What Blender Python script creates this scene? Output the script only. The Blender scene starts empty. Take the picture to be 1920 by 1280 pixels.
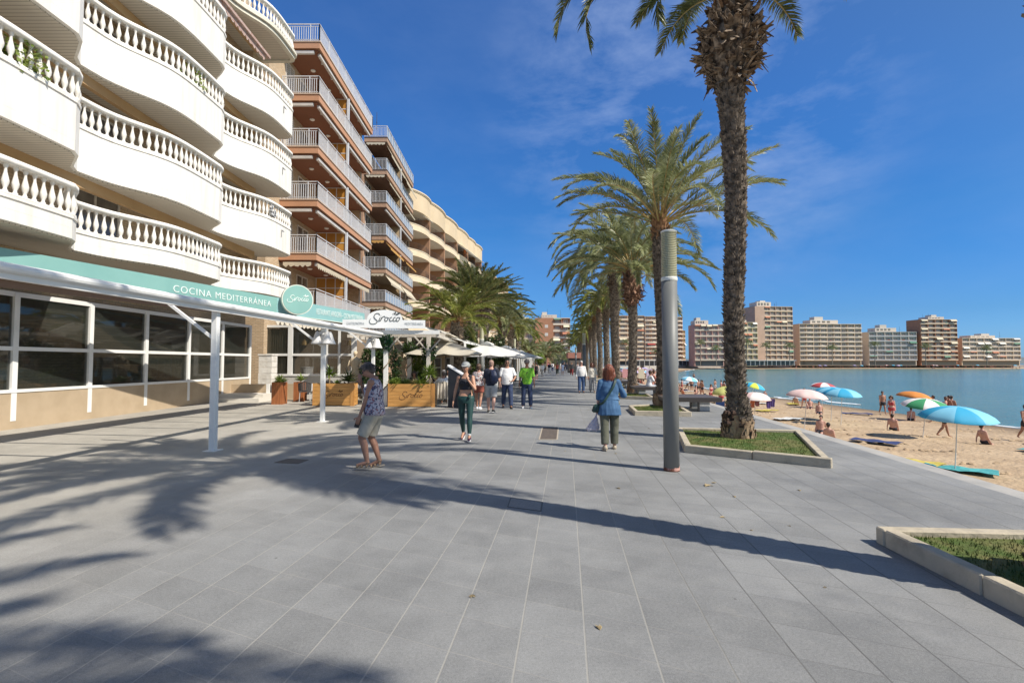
import bpy, bmesh, math, random
from math import sin, cos, radians, pi, atan2, sqrt, hypot, tan
from mathutils import Vector, Matrix, noise
R = random.Random(7)
scene = bpy.context.scene
COL = scene.collection

# ------------------------------------------------------------------ camera
CAM_H = 1.65
PITCH = radians(2.354)
FPX = 961.0
cam_d = bpy.data.cameras.new('camera')
cam = bpy.data.objects.new('camera', cam_d)
COL.objects.link(cam)
cam.location = (0, 0, CAM_H)
cam.rotation_euler = (radians(90) + PITCH, 0, 0)
cam_d.sensor_width = 36.0
cam_d.lens = 18.02
cam_d.clip_start = 0.05
cam_d.clip_end = 6000
scene.camera = cam

# ------------------------------------------------------------------ light
SUN_EL = radians(46.5)
SUN_AZ = atan2(2.89, -1.70)          # clockwise from +Y
sun_vec = Vector((sin(SUN_AZ) * cos(SUN_EL), cos(SUN_AZ) * cos(SUN_EL), sin(SUN_EL)))
sd = bpy.data.lights.new('sun', 'SUN')
sd.energy = 5.0
sd.angle = radians(0.55)
sd.color = (1.0, 0.94, 0.835)
so = bpy.data.objects.new('sun', sd)
COL.objects.link(so)
so.rotation_euler = (-sun_vec).to_track_quat('-Z', 'Y').to_euler()
so.location = (10, -10, 30)

world = bpy.data.worlds.new('World')
scene.world = world
world.use_nodes = True
wn = world.node_tree.nodes; wl = world.node_tree.links
for n in list(wn): wn.remove(n)
w_out = wn.new('ShaderNodeOutputWorld')
w_bg = wn.new('ShaderNodeBackground')
sky = wn.new('ShaderNodeTexSky')
sky.sky_type = 'NISHITA'
sky.sun_disc = False
sky.sun_elevation = SUN_EL
sky.sun_rotation = SUN_AZ
sky.altitude = 0
sky.air_density = 1.0
sky.dust_density = 0.4
sky.ozone_density = 4.0
w_bg.inputs['Strength'].default_value = 0.088
hs = wn.new('ShaderNodeHueSaturation')
hs.inputs['Saturation'].default_value = 1.16
wl.new(sky.outputs[0], hs.inputs['Color'])
# clear dry-air colour: the deep blue of a day with little haze, by height above the horizon
tc0 = wn.new('ShaderNodeTexCoord'); sx0 = wn.new('ShaderNodeSeparateXYZ'); wl.new(tc0.outputs['Generated'], sx0.inputs[0])
cr0 = wn.new('ShaderNodeValToRGB'); wl.new(sx0.outputs[2], cr0.inputs[0])
for i_, (p_, c_) in enumerate([(0, (.23,.425,.83)), (.08, (.19,.365,.605)), (.24, (.22,.45,.64)), (.42, (.34,.54,.74)), (.6, (.48,.60,.78))]):
    e_ = cr0.color_ramp.elements[i_] if i_ < 2 else cr0.color_ramp.elements.new(p_)
    e_.position = p_; e_.color = (*c_, 1)
mt0 = wn.new('ShaderNodeVectorMath'); mt0.operation = 'MULTIPLY'
# the sky pales round the sun, which stands behind the camera
sd0 = wn.new('ShaderNodeVectorMath'); sd0.operation = 'DOT_PRODUCT'; sd0.inputs[1].default_value = sun_vec; wl.new(tc0.outputs['Generated'], sd0.inputs[0])
sr0 = wn.new('ShaderNodeMapRange'); sr0.interpolation_type = 'SMOOTHSTEP'; sr0.inputs['From Min'].default_value = .25; sr0.inputs['From Max'].default_value = .8; wl.new(sd0.outputs['Value'], sr0.inputs['Value'])
sm0 = wn.new('ShaderNodeMix'); sm0.data_type = 'RGBA'; wl.new(sr0.outputs[0], sm0.inputs['Factor']); wl.new(cr0.outputs[0], sm0.inputs[6]); sm0.inputs[7].default_value = (.66, .58, .50, 1)
wl.new(hs.outputs[0], mt0.inputs[0]); wl.new(sm0.outputs[2], mt0.inputs[1])
sc0 = wn.new('ShaderNodeVectorMath'); sc0.operation = 'SCALE'; sc0.inputs['Scale'].default_value = 2.0
wl.new(mt0.outputs[0], sc0.inputs[0])
tc = wn.new('ShaderNodeTexCoord')
mp = wn.new('ShaderNodeMapping')
mp.inputs['Rotation'].default_value = (0.0, 0.35, 0.5)
mp.inputs['Scale'].default_value = (1.5, 1.2, 3.6)
mp.inputs['Location'].default_value = (.35, .2, .1)
wl.new(tc.outputs['Generated'], mp.inputs['Vector'])
nz = wn.new('ShaderNodeTexNoise')
nz.inputs['Scale'].default_value = 2.2
nz.inputs['Detail'].default_value = 9
nz.inputs['Roughness'].default_value = 0.62
nz.inputs['Distortion'].default_value = 0.15
wl.new(mp.outputs[0], nz.inputs['Vector'])
mr = wn.new('ShaderNodeMapRange')
mr.inputs['From Min'].default_value = 0.42
mr.inputs['From Max'].default_value = 0.75
mr.inputs['To Max'].default_value = 0.75
wl.new(nz.outputs['Fac'], mr.inputs['Value'])
# the cirrus drifts over one part of the sky (a direction, ahead and up to the right)
cd_ = wn.new('ShaderNodeVectorMath'); cd_.operation = 'DOT_PRODUCT'
cd_.inputs[1].default_value = Vector((0.34, 1.0, 0.50)).normalized()
wl.new(tc.outputs['Generated'], cd_.inputs[0])
mr2 = wn.new('ShaderNodeMapRange')
mr2.interpolation_type = 'SMOOTHSTEP'
mr2.inputs['From Min'].default_value = 0.93
mr2.inputs['From Max'].default_value = 0.995
mr2.inputs['To Min'].default_value = 0.10
wl.new(cd_.outputs['Value'], mr2.inputs['Value'])
ml = wn.new('ShaderNodeMath'); ml.operation = 'MULTIPLY'
wl.new(mr.outputs[0], ml.inputs[0]); wl.new(mr2.outputs[0], ml.inputs[1])
mx = wn.new('ShaderNodeMix'); mx.data_type = 'RGBA'
wl.new(ml.outputs[0], mx.inputs['Factor'])
wl.new(sc0.outputs[0], mx.inputs[6])
mx.inputs[7].default_value = (4.2, 5.4, 8.2, 1)
wl.new(mx.outputs[2], w_bg.inputs['Color'])
wl.new(w_bg.outputs[0], w_out.inputs['Surface'])

scene.view_settings.view_transform = 'Standard'
scene.view_settings.look = 'None'
scene.view_settings.exposure = 0.25
scene.view_settings.gamma = 1.0

# ------------------------------------------------------------------ helpers
def G(px, py, z=0.0):
    """ground point (height z) seen at a pixel of the 1920 x 1280 photograph"""
    u = (px - 960) / FPX; v = (640 - py) / FPX
    d = Vector((u, cos(PITCH) - v * sin(PITCH), sin(PITCH) + v * cos(PITCH)))
    t = (z - CAM_H) / d.z
    return Vector((d.x * t, d.y * t, z))

def XY(px, Y):
    return (px - 960) / FPX * Y

class MB:
    def __init__(s):
        s.v = []; s.f = []; s.mi = []; s.m = 0
    def add(s, vs, fs):
        o = len(s.v)
        s.v.extend([tuple(a) for a in vs])
        for f in fs:
            s.f.append(tuple(i + o for i in f)); s.mi.append(s.m)
        return s
    def box(s, x0, x1, y0, y1, z0, z1):
        if x0 > x1: x0, x1 = x1, x0
        if y0 > y1: y0, y1 = y1, y0
        if z0 > z1: z0, z1 = z1, z0
        return s.add([(x0,y0,z0),(x1,y0,z0),(x1,y1,z0),(x0,y1,z0),(x0,y0,z1),(x1,y0,z1),(x1,y1,z1),(x0,y1,z1)],
                     [(0,3,2,1),(4,5,6,7),(0,1,5,4),(1,2,6,5),(2,3,7,6),(3,0,4,7)])
    def mbox(s, M, sx, sy, sz):
        vs = []
        for z in (-.5, .5):
            for x, y in ((-.5,-.5),(.5,-.5),(.5,.5),(-.5,.5)):
                vs.append(M @ Vector((x*sx, y*sy, z*sz)))
        return s.add(vs, [(0,3,2,1),(4,5,6,7),(0,1,5,4),(1,2,6,5),(2,3,7,6),(3,0,4,7)])
    def bar(s, p0, p1, w, h=None, up=(0,0,1)):
        p0 = Vector(p0); p1 = Vector(p1); h = h or w
        d = (p1 - p0); L = d.length
        if L < 1e-6: return s
        d.normalize(); u = Vector(up)
        if abs(d.dot(u)) > .99: u = Vector((0,1,0))
        x = d.cross(u).normalized(); z = x.cross(d)
        vs = []
        for p in (p0, p1):
            for a, b in ((-1,-1),(1,-1),(1,1),(-1,1)):
                vs.append(p + x*a*w/2 + z*b*h/2)
        return s.add(vs, [(0,1,2,3),(7,6,5,4),(0,4,5,1),(1,5,6,2),(2,6,7,3),(3,7,4,0)])
    def cone(s, p0, p1, r0, r1=None, n=12, caps=True):
        p0 = Vector(p0); p1 = Vector(p1); r1 = r0 if r1 is None else r1
        d = (p1 - p0)
        if d.length < 1e-7: return s
        d.normalize()
        u = Vector((0,0,1)) if abs(d.z) < .95 else Vector((1,0,0))
        x = d.cross(u).normalized(); y = d.cross(x)
        vs = []
        for p, r in ((p0, r0), (p1, r1)):
            for i in range(n):
                a = 2*pi*i/n
                vs.append(p + x*cos(a)*r + y*sin(a)*r)
        fs = [(i, (i+1) % n, n+(i+1) % n, n+i) for i in range(n)]
        if caps: fs += [tuple(range(n-1, -1, -1)), tuple(range(n, 2*n))]
        return s.add(vs, fs)
    def tube(s, pts, r, n=8):
        """pts list of Vector, r number or list; closed tube with mitred rings"""
        pts = [Vector(p) for p in pts]; N = len(pts)
        rs = r if isinstance(r, (list, tuple)) else [r]*N
        vs = []; prev = None
        for i, p in enumerate(pts):
            d = (pts[min(i+1, N-1)] - pts[max(i-1, 0)]).normalized()
            if prev is None:
                u = Vector((0,0,1)) if abs(d.z) < .9 else Vector((1,0,0))
                x = d.cross(u).normalized()
            else:
                x = (prev - d*prev.dot(d)).normalized()
            prev = x; y = d.cross(x)
            for k in range(n):
                a = 2*pi*k/n
                vs.append(p + x*cos(a)*rs[i] + y*sin(a)*rs[i])
        fs = []
        for i in range(N-1):
            for k in range(n):
                fs.append((i*n+k, i*n+(k+1) % n, (i+1)*n+(k+1) % n, (i+1)*n+k))
        fs += [tuple(range(n-1, -1, -1)), tuple(range((N-1)*n, N*n))]
        return s.add(vs, fs)
    def lathe(s, prof, c=(0,0,0), n=16, sx=1, sy=1):
        vs = []; N = len(prof); cx, cy, cz = c
        for r, z in prof:
            for k in range(n):
                a = 2*pi*k/n
                vs.append((cx + r*cos(a)*sx, cy + r*sin(a)*sy, cz + z))
        fs = []
        for i in range(N-1):
            for k in range(n):
                fs.append((i*n+k, i*n+(k+1) % n, (i+1)*n+(k+1) % n, (i+1)*n+k))
        fs += [tuple(range(n-1, -1, -1)), tuple(range((N-1)*n, N*n))]
        return s.add(vs, fs)
    def ell(s, c, r, n=12, m=8, M=None):
        c = Vector(c)
        if not isinstance(r, (tuple, list)): r = (r, r, r)
        vs = [(0, 0, -1)]
        for j in range(1, m):
            t = -pi/2 + pi*j/m
            for k in range(n):
                a = 2*pi*k/n
                vs.append((cos(t)*cos(a), cos(t)*sin(a), sin(t)))
        vs.append((0, 0, 1))
        out = []
        for a in vs:
            w = Vector((a[0]*r[0], a[1]*r[1], a[2]*r[2]))
            if M is not None: w = M @ w
            out.append(c + w)
        fs = [(0, 1+(k+1) % n, 1+k) for k in range(n)]
        for j in range(m-2):
            for k in range(n):
                fs.append((1+j*n+k, 1+j*n+(k+1) % n, 1+(j+1)*n+(k+1) % n, 1+(j+1)*n+k))
        L = len(vs)-1
        fs += [(L, 1+(m-2)*n+k, 1+(m-2)*n+(k+1) % n) for k in range(n)]
        return s.add(out, fs)
    def prism(s, poly, z0, z1):
        n = len(poly)
        vs = [(x, y, z0) for x, y in poly] + [(x, y, z1) for x, y in poly]
        fs = [(i, (i+1) % n, n+(i+1) % n, n+i) for i in range(n)] + [tuple(range(n-1, -1, -1)), tuple(range(n, 2*n))]
        return s.add(vs, fs)
    def wallstrip(s, line, z0, z1, t):
        """thin upright wall along a plan polyline, thickness t to its left"""
        n = len(line); off = []
        for i in range(n):
            a = Vector(line[max(i-1, 0)]); b = Vector(line[min(i+1, n-1)])
            d = (b - a).normalized(); off.append((line[i][0] - d.y*t, line[i][1] + d.x*t))
        for i in range(n-1):
            p, q, r, u = line[i], line[i+1], off[i+1], off[i]
            vs = [(p[0],p[1],z0),(q[0],q[1],z0),(r[0],r[1],z0),(u[0],u[1],z0),(p[0],p[1],z1),(q[0],q[1],z1),(r[0],r[1],z1),(u[0],u[1],z1)]
            fs = [(0,3,2,1),(4,5,6,7),(0,1,5,4),(2,3,7,6)]
            if i == 0: fs.append((3,0,4,7))
            if i == n-2: fs.append((1,2,6,5))
            s.add(vs, fs)
        return s
    def build(s, name, mats, parent=None, smooth=False, loc=None, bevel=0):
        me = bpy.data.meshes.new(name)
        me.from_pydata(s.v, [], s.f)
        if not isinstance(mats, (list, tuple)): mats = [mats]
        for m in mats: me.materials.append(m)
        if len(mats) > 1: me.polygons.foreach_set('material_index', s.mi)
        if smooth: me.polygons.foreach_set('use_smooth', [True]*len(s.f))
        me.update()
        o = bpy.data.objects.new(name, me)
        COL.objects.link(o)
        if parent: o.parent = parent
        if loc is not None: o.location = loc
        if bevel:
            b = o.modifiers.new('bevel', 'BEVEL'); b.width = bevel; b.segments = 1; b.limit_method = 'ANGLE'
        return o

def tag(o, label=None, cat=None, group=None, kind=None):
    if label: o['label'] = label
    if cat: o['category'] = cat
    if group: o['group'] = group
    if kind: o['kind'] = kind
    return o
def empty(name, loc=(0,0,0), rz=0, label=None, cat=None, group=None):
    o = bpy.data.objects.new(name, None)
    o.empty_display_size = .2
    COL.objects.link(o); o.location = loc; o.rotation_euler = (0, 0, rz)
    return tag(o, label, cat, group)
def copy_tree(o, parent=None):
    c = o.copy(); COL.objects.link(c)
    if parent: c.parent = parent
    for ch in KIDS.get(o.name, list(o.children)): copy_tree(ch, c)
    return c
KIDS = {}
def kids_of(o):
    return [x for x in COL.objects if x.parent == o]
def copy_thing(o, loc, rz=None, label=None, scale=None, group=None):
    def rec(a, par):
        c = a.copy(); COL.objects.link(c)
        if par: c.parent = par
        for ch in [x for x in bpy.data.objects if x.parent == a]: rec(ch, c)
        return c
    c = rec(o, None); c.location = loc
    if rz is not None: c.rotation_euler = (0, 0, rz)
    if scale is not None: c.scale = (scale,)*3
    if label: c['label'] = label
    if group: c['group'] = group
    return c

# ------------------------------------------------------------------ materials
MATS = {}
def translucent(m, f=.35):
    nt = m.node_tree; b = nt.nodes['Principled BSDF']; out = nt.nodes['Material Output']
    if any(n.type == 'BSDF_TRANSLUCENT' for n in nt.nodes): return m
    tr = nt.nodes.new('ShaderNodeBsdfTranslucent'); mx = nt.nodes.new('ShaderNodeMixShader'); mx.inputs[0].default_value = f
    if b.inputs['Base Color'].links: nt.links.new(b.inputs['Base Color'].links[0].from_socket, tr.inputs['Color'])
    else: tr.inputs['Color'].default_value = b.inputs['Base Color'].default_value
    nt.links.new(b.outputs[0], mx.inputs[1]); nt.links.new(tr.outputs[0], mx.inputs[2]); nt.links.new(mx.outputs[0], out.inputs['Surface'])
    return m
def M(name, c1, c2=None, scale=5, rough=.7, bump=0, bscale=None, metal=0, detail=6, stretch=None, lo=.35, hi=.65, spec=None, trans=0, alpha=None, sheen=0):
    if name in MATS: return MATS[name]
    m = bpy.data.materials.new(name); m.use_nodes = True
    nt = m.node_tree; b = nt.nodes['Principled BSDF']
    b.inputs['Base Color'].default_value = (*c1, 1)
    b.inputs['Roughness'].default_value = rough
    b.inputs['Metallic'].default_value = metal
    if spec is not None: b.inputs['Specular IOR Level'].default_value = spec
    if trans: b.inputs['Transmission Weight'].default_value = trans
    if alpha is not None: b.inputs['Alpha'].default_value = alpha
    vec = None
    if c2 or bump:
        t = nt.nodes.new('ShaderNodeTexCoord'); vec = t.outputs['Object']
        if stretch:
            mp = nt.nodes.new('ShaderNodeMapping'); mp.inputs['Scale'].default_value = stretch
            nt.links.new(vec, mp.inputs['Vector']); vec = mp.outputs[0]
    if c2:
        n = nt.nodes.new('ShaderNodeTexNoise'); n.inputs['Scale'].default_value = scale; n.inputs['Detail'].default_value = detail
        nt.links.new(vec, n.inputs['Vector'])
        r = nt.nodes.new('ShaderNodeMapRange'); r.inputs['From Min'].default_value = lo; r.inputs['From Max'].default_value = hi
        nt.links.new(n.outputs['Fac'], r.inputs['Value'])
        x = nt.nodes.new('ShaderNodeMix'); x.data_type = 'RGBA'
        x.inputs[6].default_value = (*c1, 1); x.inputs[7].default_value = (*c2, 1)
        nt.links.new(r.outputs[0], x.inputs['Factor']); nt.links.new(x.outputs[2], b.inputs['Base Color'])
    if bump:
        n2 = nt.nodes.new('ShaderNodeTexNoise'); n2.inputs['Scale'].default_value = bscale or scale*3; n2.inputs['Detail'].default_value = 5
        nt.links.new(vec, n2.inputs['Vector'])
        bp = nt.nodes.new('ShaderNodeBump'); bp.inputs['Strength'].default_value = bump; bp.inputs['Distance'].default_value = .02
        nt.links.new(n2.outputs['Fac'], bp.inputs['Height']); nt.links.new(bp.outputs[0], b.inputs['Normal'])
    MATS[name] = m
    return m
def brickmat(name, c1, c2, cm, bw=.25, bh=.07, mortar=.012, rough=.85, bias=0, bump=.35):
    if name in MATS: return MATS[name]
    m = bpy.data.materials.new(name); m.use_nodes = True
    nt = m.node_tree; b = nt.nodes['Principled BSDF']; b.inputs['Roughness'].default_value = rough
    t = nt.nodes.new('ShaderNodeTexCoord'); sp = nt.nodes.new('ShaderNodeSeparateXYZ'); nt.links.new(t.outputs['Object'], sp.inputs[0])
    ad = nt.nodes.new('ShaderNodeMath'); nt.links.new(sp.outputs[0], ad.inputs[0]); nt.links.new(sp.outputs[1], ad.inputs[1])
    cb = nt.nodes.new('ShaderNodeCombineXYZ'); nt.links.new(ad.outputs[0], cb.inputs[0]); nt.links.new(sp.outputs[2], cb.inputs[1])
    k = nt.nodes.new('ShaderNodeTexBrick'); nt.links.new(cb.outputs[0], k.inputs['Vector'])
    k.inputs['Color1'].default_value = (*c1, 1); k.inputs['Color2'].default_value = (*c2, 1); k.inputs['Mortar'].default_value = (*cm, 1)
    k.inputs['Scale'].default_value = 1; k.inputs['Brick Width'].default_value = bw; k.inputs['Row Height'].default_value = bh
    k.inputs['Mortar Size'].default_value = mortar; k.inputs['Bias'].default_value = bias
    n = nt.nodes.new('ShaderNodeTexNoise'); n.inputs['Scale'].default_value = .6; n.inputs['Detail'].default_value = 6
    nt.links.new(t.outputs['Object'], n.inputs['Vector'])
    r = nt.nodes.new('ShaderNodeMapRange'); r.inputs['To Min'].default_value = .8; r.inputs['To Max'].default_value = 1.15
    nt.links.new(n.outputs['Fac'], r.inputs['Value'])
    x = nt.nodes.new('ShaderNodeVectorMath'); x.operation = 'SCALE'
    nt.links.new(k.outputs['Color'], x.inputs[0]); nt.links.new(r.outputs[0], x.inputs['Scale'])
    nt.links.new(x.outputs[0], b.inputs['Base Color'])
    if bump:
        bp = nt.nodes.new('ShaderNodeBump'); bp.inputs['Strength'].default_value = bump; bp.inputs['Distance'].default_value = .02; bp.invert = True
        nt.links.new(k.outputs['Fac'], bp.inputs['Height']); nt.links.new(bp.outputs[0], b.inputs['Normal'])
    MATS[name] = m
    return m
def glassmat(name, tint=(.03,.035,.04), rough=.06):
    m = M(name, tint, rough=rough, spec=.9)
    return m

white_paint = M('white paint', (.84,.83,.80), (.77,.76,.73), scale=1.5, rough=.45)
offwhite = M('off white render', (.74,.71,.65), (.66,.62,.55), scale=.8, rough=.8, bump=.1, bscale=20)
cream = M('cream render', (.66,.53,.37), (.60,.47,.32), scale=.6, rough=.85, bump=.1, bscale=15)
dark_metal = M('dark metal', (.05,.045,.04), rough=.5)
grey_metal = M('pale grey metal', (.55,.55,.54), (.47,.47,.47), scale=3, rough=.45)
glass = glassmat('window glass')
# ================================================================== SETTING: ground, beach, water
def pave_material():
    m = bpy.data.materials.new('grey granite paving'); m.use_nodes = True
    nt = m.node_tree; N = nt.nodes; L = nt.links; b = N['Principled BSDF']
    def math(op, a, bb=None, c=None):
        n = N.new('ShaderNodeMath'); n.operation = op
        for i, q in enumerate((a, bb, c)):
            if q is None: continue
            if isinstance(q, (int, float)): n.inputs[i].default_value = q
            else: L.new(q, n.inputs[i])
        return n.outputs[0]
    t = N.new('ShaderNodeTexCoord'); sp = N.new('ShaderNodeSeparateXYZ')
    # slow wander of the rows so that joints are not ruler straight
    L.new(t.outputs['Object'], sp.inputs[0])
    x, y = sp.outputs[0], sp.outputs[1]
    lx, ly = sin(radians(6.0)), cos(radians(6.0))
    tx, ty = -.906, .423
    det = lx*ty - ly*tx
    # P = a*L + b*T
    a = math('ADD', math('MULTIPLY', x, ty/det), math('MULTIPLY', y, -tx/det))
    bb = math('ADD', math('MULTIPLY', x, -ly/det), math('MULTIPLY', y, lx/det))
    SA, SB = .405, .413
    p0 = G(1082, 980); b0 = (-ly*p0.x + lx*p0.y)/det
    p1 = G(837.5, 1218.7); a0 = (ty*p1.x - tx*p1.y)/det
    ua = math('DIVIDE', math('SUBTRACT', a, a0), SA); ub = math('DIVIDE', math('SUBTRACT', bb, b0), SB)
    def dist(u, S):
        f = math('FRACT', u); return math('MULTIPLY', math('SUBTRACT', .5, math('ABSOLUTE', math('SUBTRACT', f, .5))), S)
    da, db = dist(ua, SA), dist(ub, SB)
    def edge(d, w):
        r = N.new('ShaderNodeMapRange'); r.inputs['From Min'].default_value = w; r.inputs['From Max'].default_value = w*.55
        L.new(d, r.inputs['Value']); return r.outputs[0]
    ja = edge(da, .0042); jb = edge(db, .0072)
    # per slab tone
    cv = N.new('ShaderNodeCombineXYZ'); L.new(math('FLOOR', ua), cv.inputs[0]); L.new(math('FLOOR', ub), cv.inputs[1])
    wn_ = N.new('ShaderNodeTexWhiteNoise'); wn_.noise_dimensions = '2D'; L.new(cv.outputs[0], wn_.inputs['Vector'])
    def noise(scale, detail=6, rough=.6):
        n = N.new('ShaderNodeTexNoise'); n.inputs['Scale'].default_value = scale; n.inputs['Detail'].default_value = detail
        n.inputs['Roughness'].default_value = rough; L.new(t.outputs['Object'], n.inputs['Vector']); return n.outputs['Fac']
    def rng(v, a0, a1, b0, b1, smooth=False):
        r = N.new('ShaderNodeMapRange')
        if smooth: r.interpolation_type = 'SMOOTHSTEP'
        for k, q in zip(('From Min','From Max','To Min','To Max'), (a0, a1, b0, b1)): r.inputs[k].default_value = q
        L.new(v, r.inputs['Value']); return r.outputs[0]
    big = noise(.55, 7, .62); mid = noise(3.2, 8, .7); fine = noise(190, 3, .75); blot = noise(1.3, 5, .55)
    tone = math('ADD', .5, math('MULTIPLY', math('SUBTRACT', wn_.outputs['Value'], .5), .21))
    tone = math('ADD', tone, rng(big, .3, .7, -.30, .30))
    tone = math('ADD', tone, rng(mid, .3, .7, -.14, .14))
    tone = math('ADD', tone, rng(fine, .28, .72, -.55, .55))
    tone = math('ADD', tone, rng(noise(55, 3, .7), .3, .7, -.22, .22))
    tone = math('ADD', tone, rng(blot, .58, .75, 0, .28))
    cr = N.new('ShaderNodeMix'); cr.data_type = 'RGBA'
    cr.inputs[6].default_value = (.146,.147,.144, 1); cr.inputs[7].default_value = (.305,.305,.298, 1); L.new(tone, cr.inputs['Factor'])
    # old gum spots, drips and worn scuffs
    vo = N.new('ShaderNodeTexVoronoi'); vo.inputs['Scale'].default_value = 1.7; L.new(t.outputs['Object'], vo.inputs['Vector'])
    gum = rng(vo.outputs['Distance'], .030, .022, 0, 1)
    gsel = math('GREATER_THAN', blot, .52)
    vo2 = N.new('ShaderNodeTexVoronoi'); vo2.inputs['Scale'].default_value = 5.1; L.new(t.outputs['Object'], vo2.inputs['Vector'])
    gum = math('MAXIMUM', math('MULTIPLY', gum, gsel), math('MULTIPLY', rng(vo2.outputs['Distance'], .05, .035, 0, .8), math('GREATER_THAN', mid, .60)))
    scuff = rng(noise(.9, 9, .75), .60, .72, 0, .45)
    # trodden, sandier stone towards the terraces
    warm = N.new('ShaderNodeMix'); warm.data_type = 'RGBA'
    L.new(math('ADD', x, math('MULTIPLY', y, -.08)), warm.inputs['Factor'])
    wf = rng(math('ADD', math('ADD', x, math('MULTIPLY', y, -.10)), math('MULTIPLY', big, 1.6)), -6.2, -1.6, .88, 0, True)
    L.new(wf, warm.inputs['Factor'])
    L.new(cr.outputs[2], warm.inputs[6])
    wc = N.new('ShaderNodeMix'); wc.data_type = 'RGBA'; wc.inputs[6].default_value = (.29,.27,.235, 1); wc.inputs[7].default_value = (.48,.445,.385, 1)
    L.new(tone, wc.inputs['Factor']); L.new(wc.outputs[2], warm.inputs[7])
    dirt = N.new('ShaderNodeMix'); dirt.data_type = 'RGBA'; L.new(math('MULTIPLY', gum, .62), dirt.inputs['Factor']); L.new(warm.outputs[2], dirt.inputs[6]); dirt.inputs[7].default_value = (.075,.072,.066, 1)
    dirt2 = N.new('ShaderNodeMix'); dirt2.data_type = 'RGBA'; L.new(scuff, dirt2.inputs['Factor']); L.new(dirt.outputs[2], dirt2.inputs[6]); dirt2.inputs[7].default_value = (.33,.32,.29, 1)
    # joints, pale fill on the walked side, groove shade painted dark beachward
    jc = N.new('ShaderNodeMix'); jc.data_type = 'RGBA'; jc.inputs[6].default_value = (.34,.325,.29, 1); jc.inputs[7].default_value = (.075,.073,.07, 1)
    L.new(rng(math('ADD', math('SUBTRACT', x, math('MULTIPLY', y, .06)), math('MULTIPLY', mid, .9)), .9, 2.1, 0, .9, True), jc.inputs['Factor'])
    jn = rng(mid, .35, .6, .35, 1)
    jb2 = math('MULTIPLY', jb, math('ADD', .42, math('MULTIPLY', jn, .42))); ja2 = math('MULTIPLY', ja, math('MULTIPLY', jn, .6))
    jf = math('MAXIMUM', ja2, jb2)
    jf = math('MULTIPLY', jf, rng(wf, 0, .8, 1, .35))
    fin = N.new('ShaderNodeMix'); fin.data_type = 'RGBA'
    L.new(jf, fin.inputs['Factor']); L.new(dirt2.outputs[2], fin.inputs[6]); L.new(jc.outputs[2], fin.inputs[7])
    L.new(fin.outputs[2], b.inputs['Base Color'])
    L.new(rng(mid, .3, .7, .62, .82), b.inputs['Roughness'])
    b.inputs['Specular IOR Level'].default_value = .35
    bp = N.new('ShaderNodeBump'); bp.inputs['Strength'].default_value = .35; bp.inputs['Distance'].default_value = .004
    L.new(math('SUBTRACT', fine, math('MULTIPLY', math('MAXIMUM', ja, jb), 1.2)), bp.inputs['Height']); L.new(bp.outputs[0], b.inputs['Normal'])
    return m
pave = pave_material()

def catm(pts, k=6):
    out = []
    for i in range(len(pts)-1):
        p0 = Vector(pts[max(i-1, 0)]); p1 = Vector(pts[i]); p2 = Vector(pts[i+1]); p3 = Vector(pts[min(i+2, len(pts)-1)])
        for j in range(k):
            t = j/k
            out.append(.5*((2*p1) + (p2-p0)*t + (2*p0-5*p1+4*p2-p3)*t*t + (3*p1-p0-3*p2+p3)*t**3))
    out.append(Vector(pts[-1]))
    return out
# outer edge of the promenade towards the beach, then round the bay
edge_ctrl = [(3.0,-24), (5.45,0), (7.14,14.3), (9.6,38), (13.2,70), (19.5,120), (31,178), (50,235), (76,283), (104,316), (140,334), (200,343), (300,343), (420,336)]
water_ctrl = [(34,-24), (31,0), (29.5,32), (28.8,56), (27.6,68), (29.5,84), (34,110), (44,150), (60,190), (78,232), (99,281), (118,303), (150,312), (205,318), (300,318), (420,312)]
edge = catm(edge_ctrl, 8); shore0 = catm(water_ctrl, 8)
def resample(pl, n):
    d = [0]
    for i in range(1, len(pl)): d.append(d[-1] + (pl[i]-pl[i-1]).length)
    out = []; j = 0
    for k in range(n):
        t = d[-1]*k/(n-1)
        while j < len(d)-2 and d[j+1] < t: j += 1
        u = (t-d[j])/(d[j+1]-d[j]); out.append(pl[j].lerp(pl[j+1], u))
    return out
NE = 150
edge = resample(edge, NE)
shore = resample(shore0, NE)
# promenade and streets: one polygon from the far left to the edge line
mb = MB()
left = []
vs = [(p.x, p.y, 0) for p in edge] + [(max(p.x-220, -400) if p.y < 330 else p.x, p.y if p.y < 200 else 700, 0) for p in edge]
fs = []
for i in range(NE-1):
    fs.append((i+1, i, NE+i, NE+i+1))
vs2 = [(p.x, p.y, 0) for p in edge]
cols = []
K = 12
allv = []
for p in edge:
    q = Vector((-260 + p.x*.2, p.y)) if p.y < 190 else None
    allv.append(p)
outline = [(p.x, p.y) for p in edge] + [(420, 900), (-420, 900), (-420, -24)]
mb.add([(x, y, 0) for x, y in outline], [tuple(range(len(outline)))])
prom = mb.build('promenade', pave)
bm_ = bmesh.new(); bm_.from_mesh(prom.data); bmesh.ops.triangulate(bm_, faces=bm_.faces[:])
for f in bm_.faces:
    if f.normal.z < 0: f.normal_flip()
bm_.to_mesh(prom.data); bm_.free()
tag(prom, kind='structure')
# kerb wall dropping to the sand
mb = MB(); mb.wallstrip([(p.x+.32, p.y) for p in edge], -2.4, -.006, .32)
concrete = M('concrete', (.42,.40,.37), (.33,.32,.30), scale=2, rough=.85, bump=.2, bscale=30)
tag(mb.build('sea_wall', concrete), kind='structure')

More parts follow.
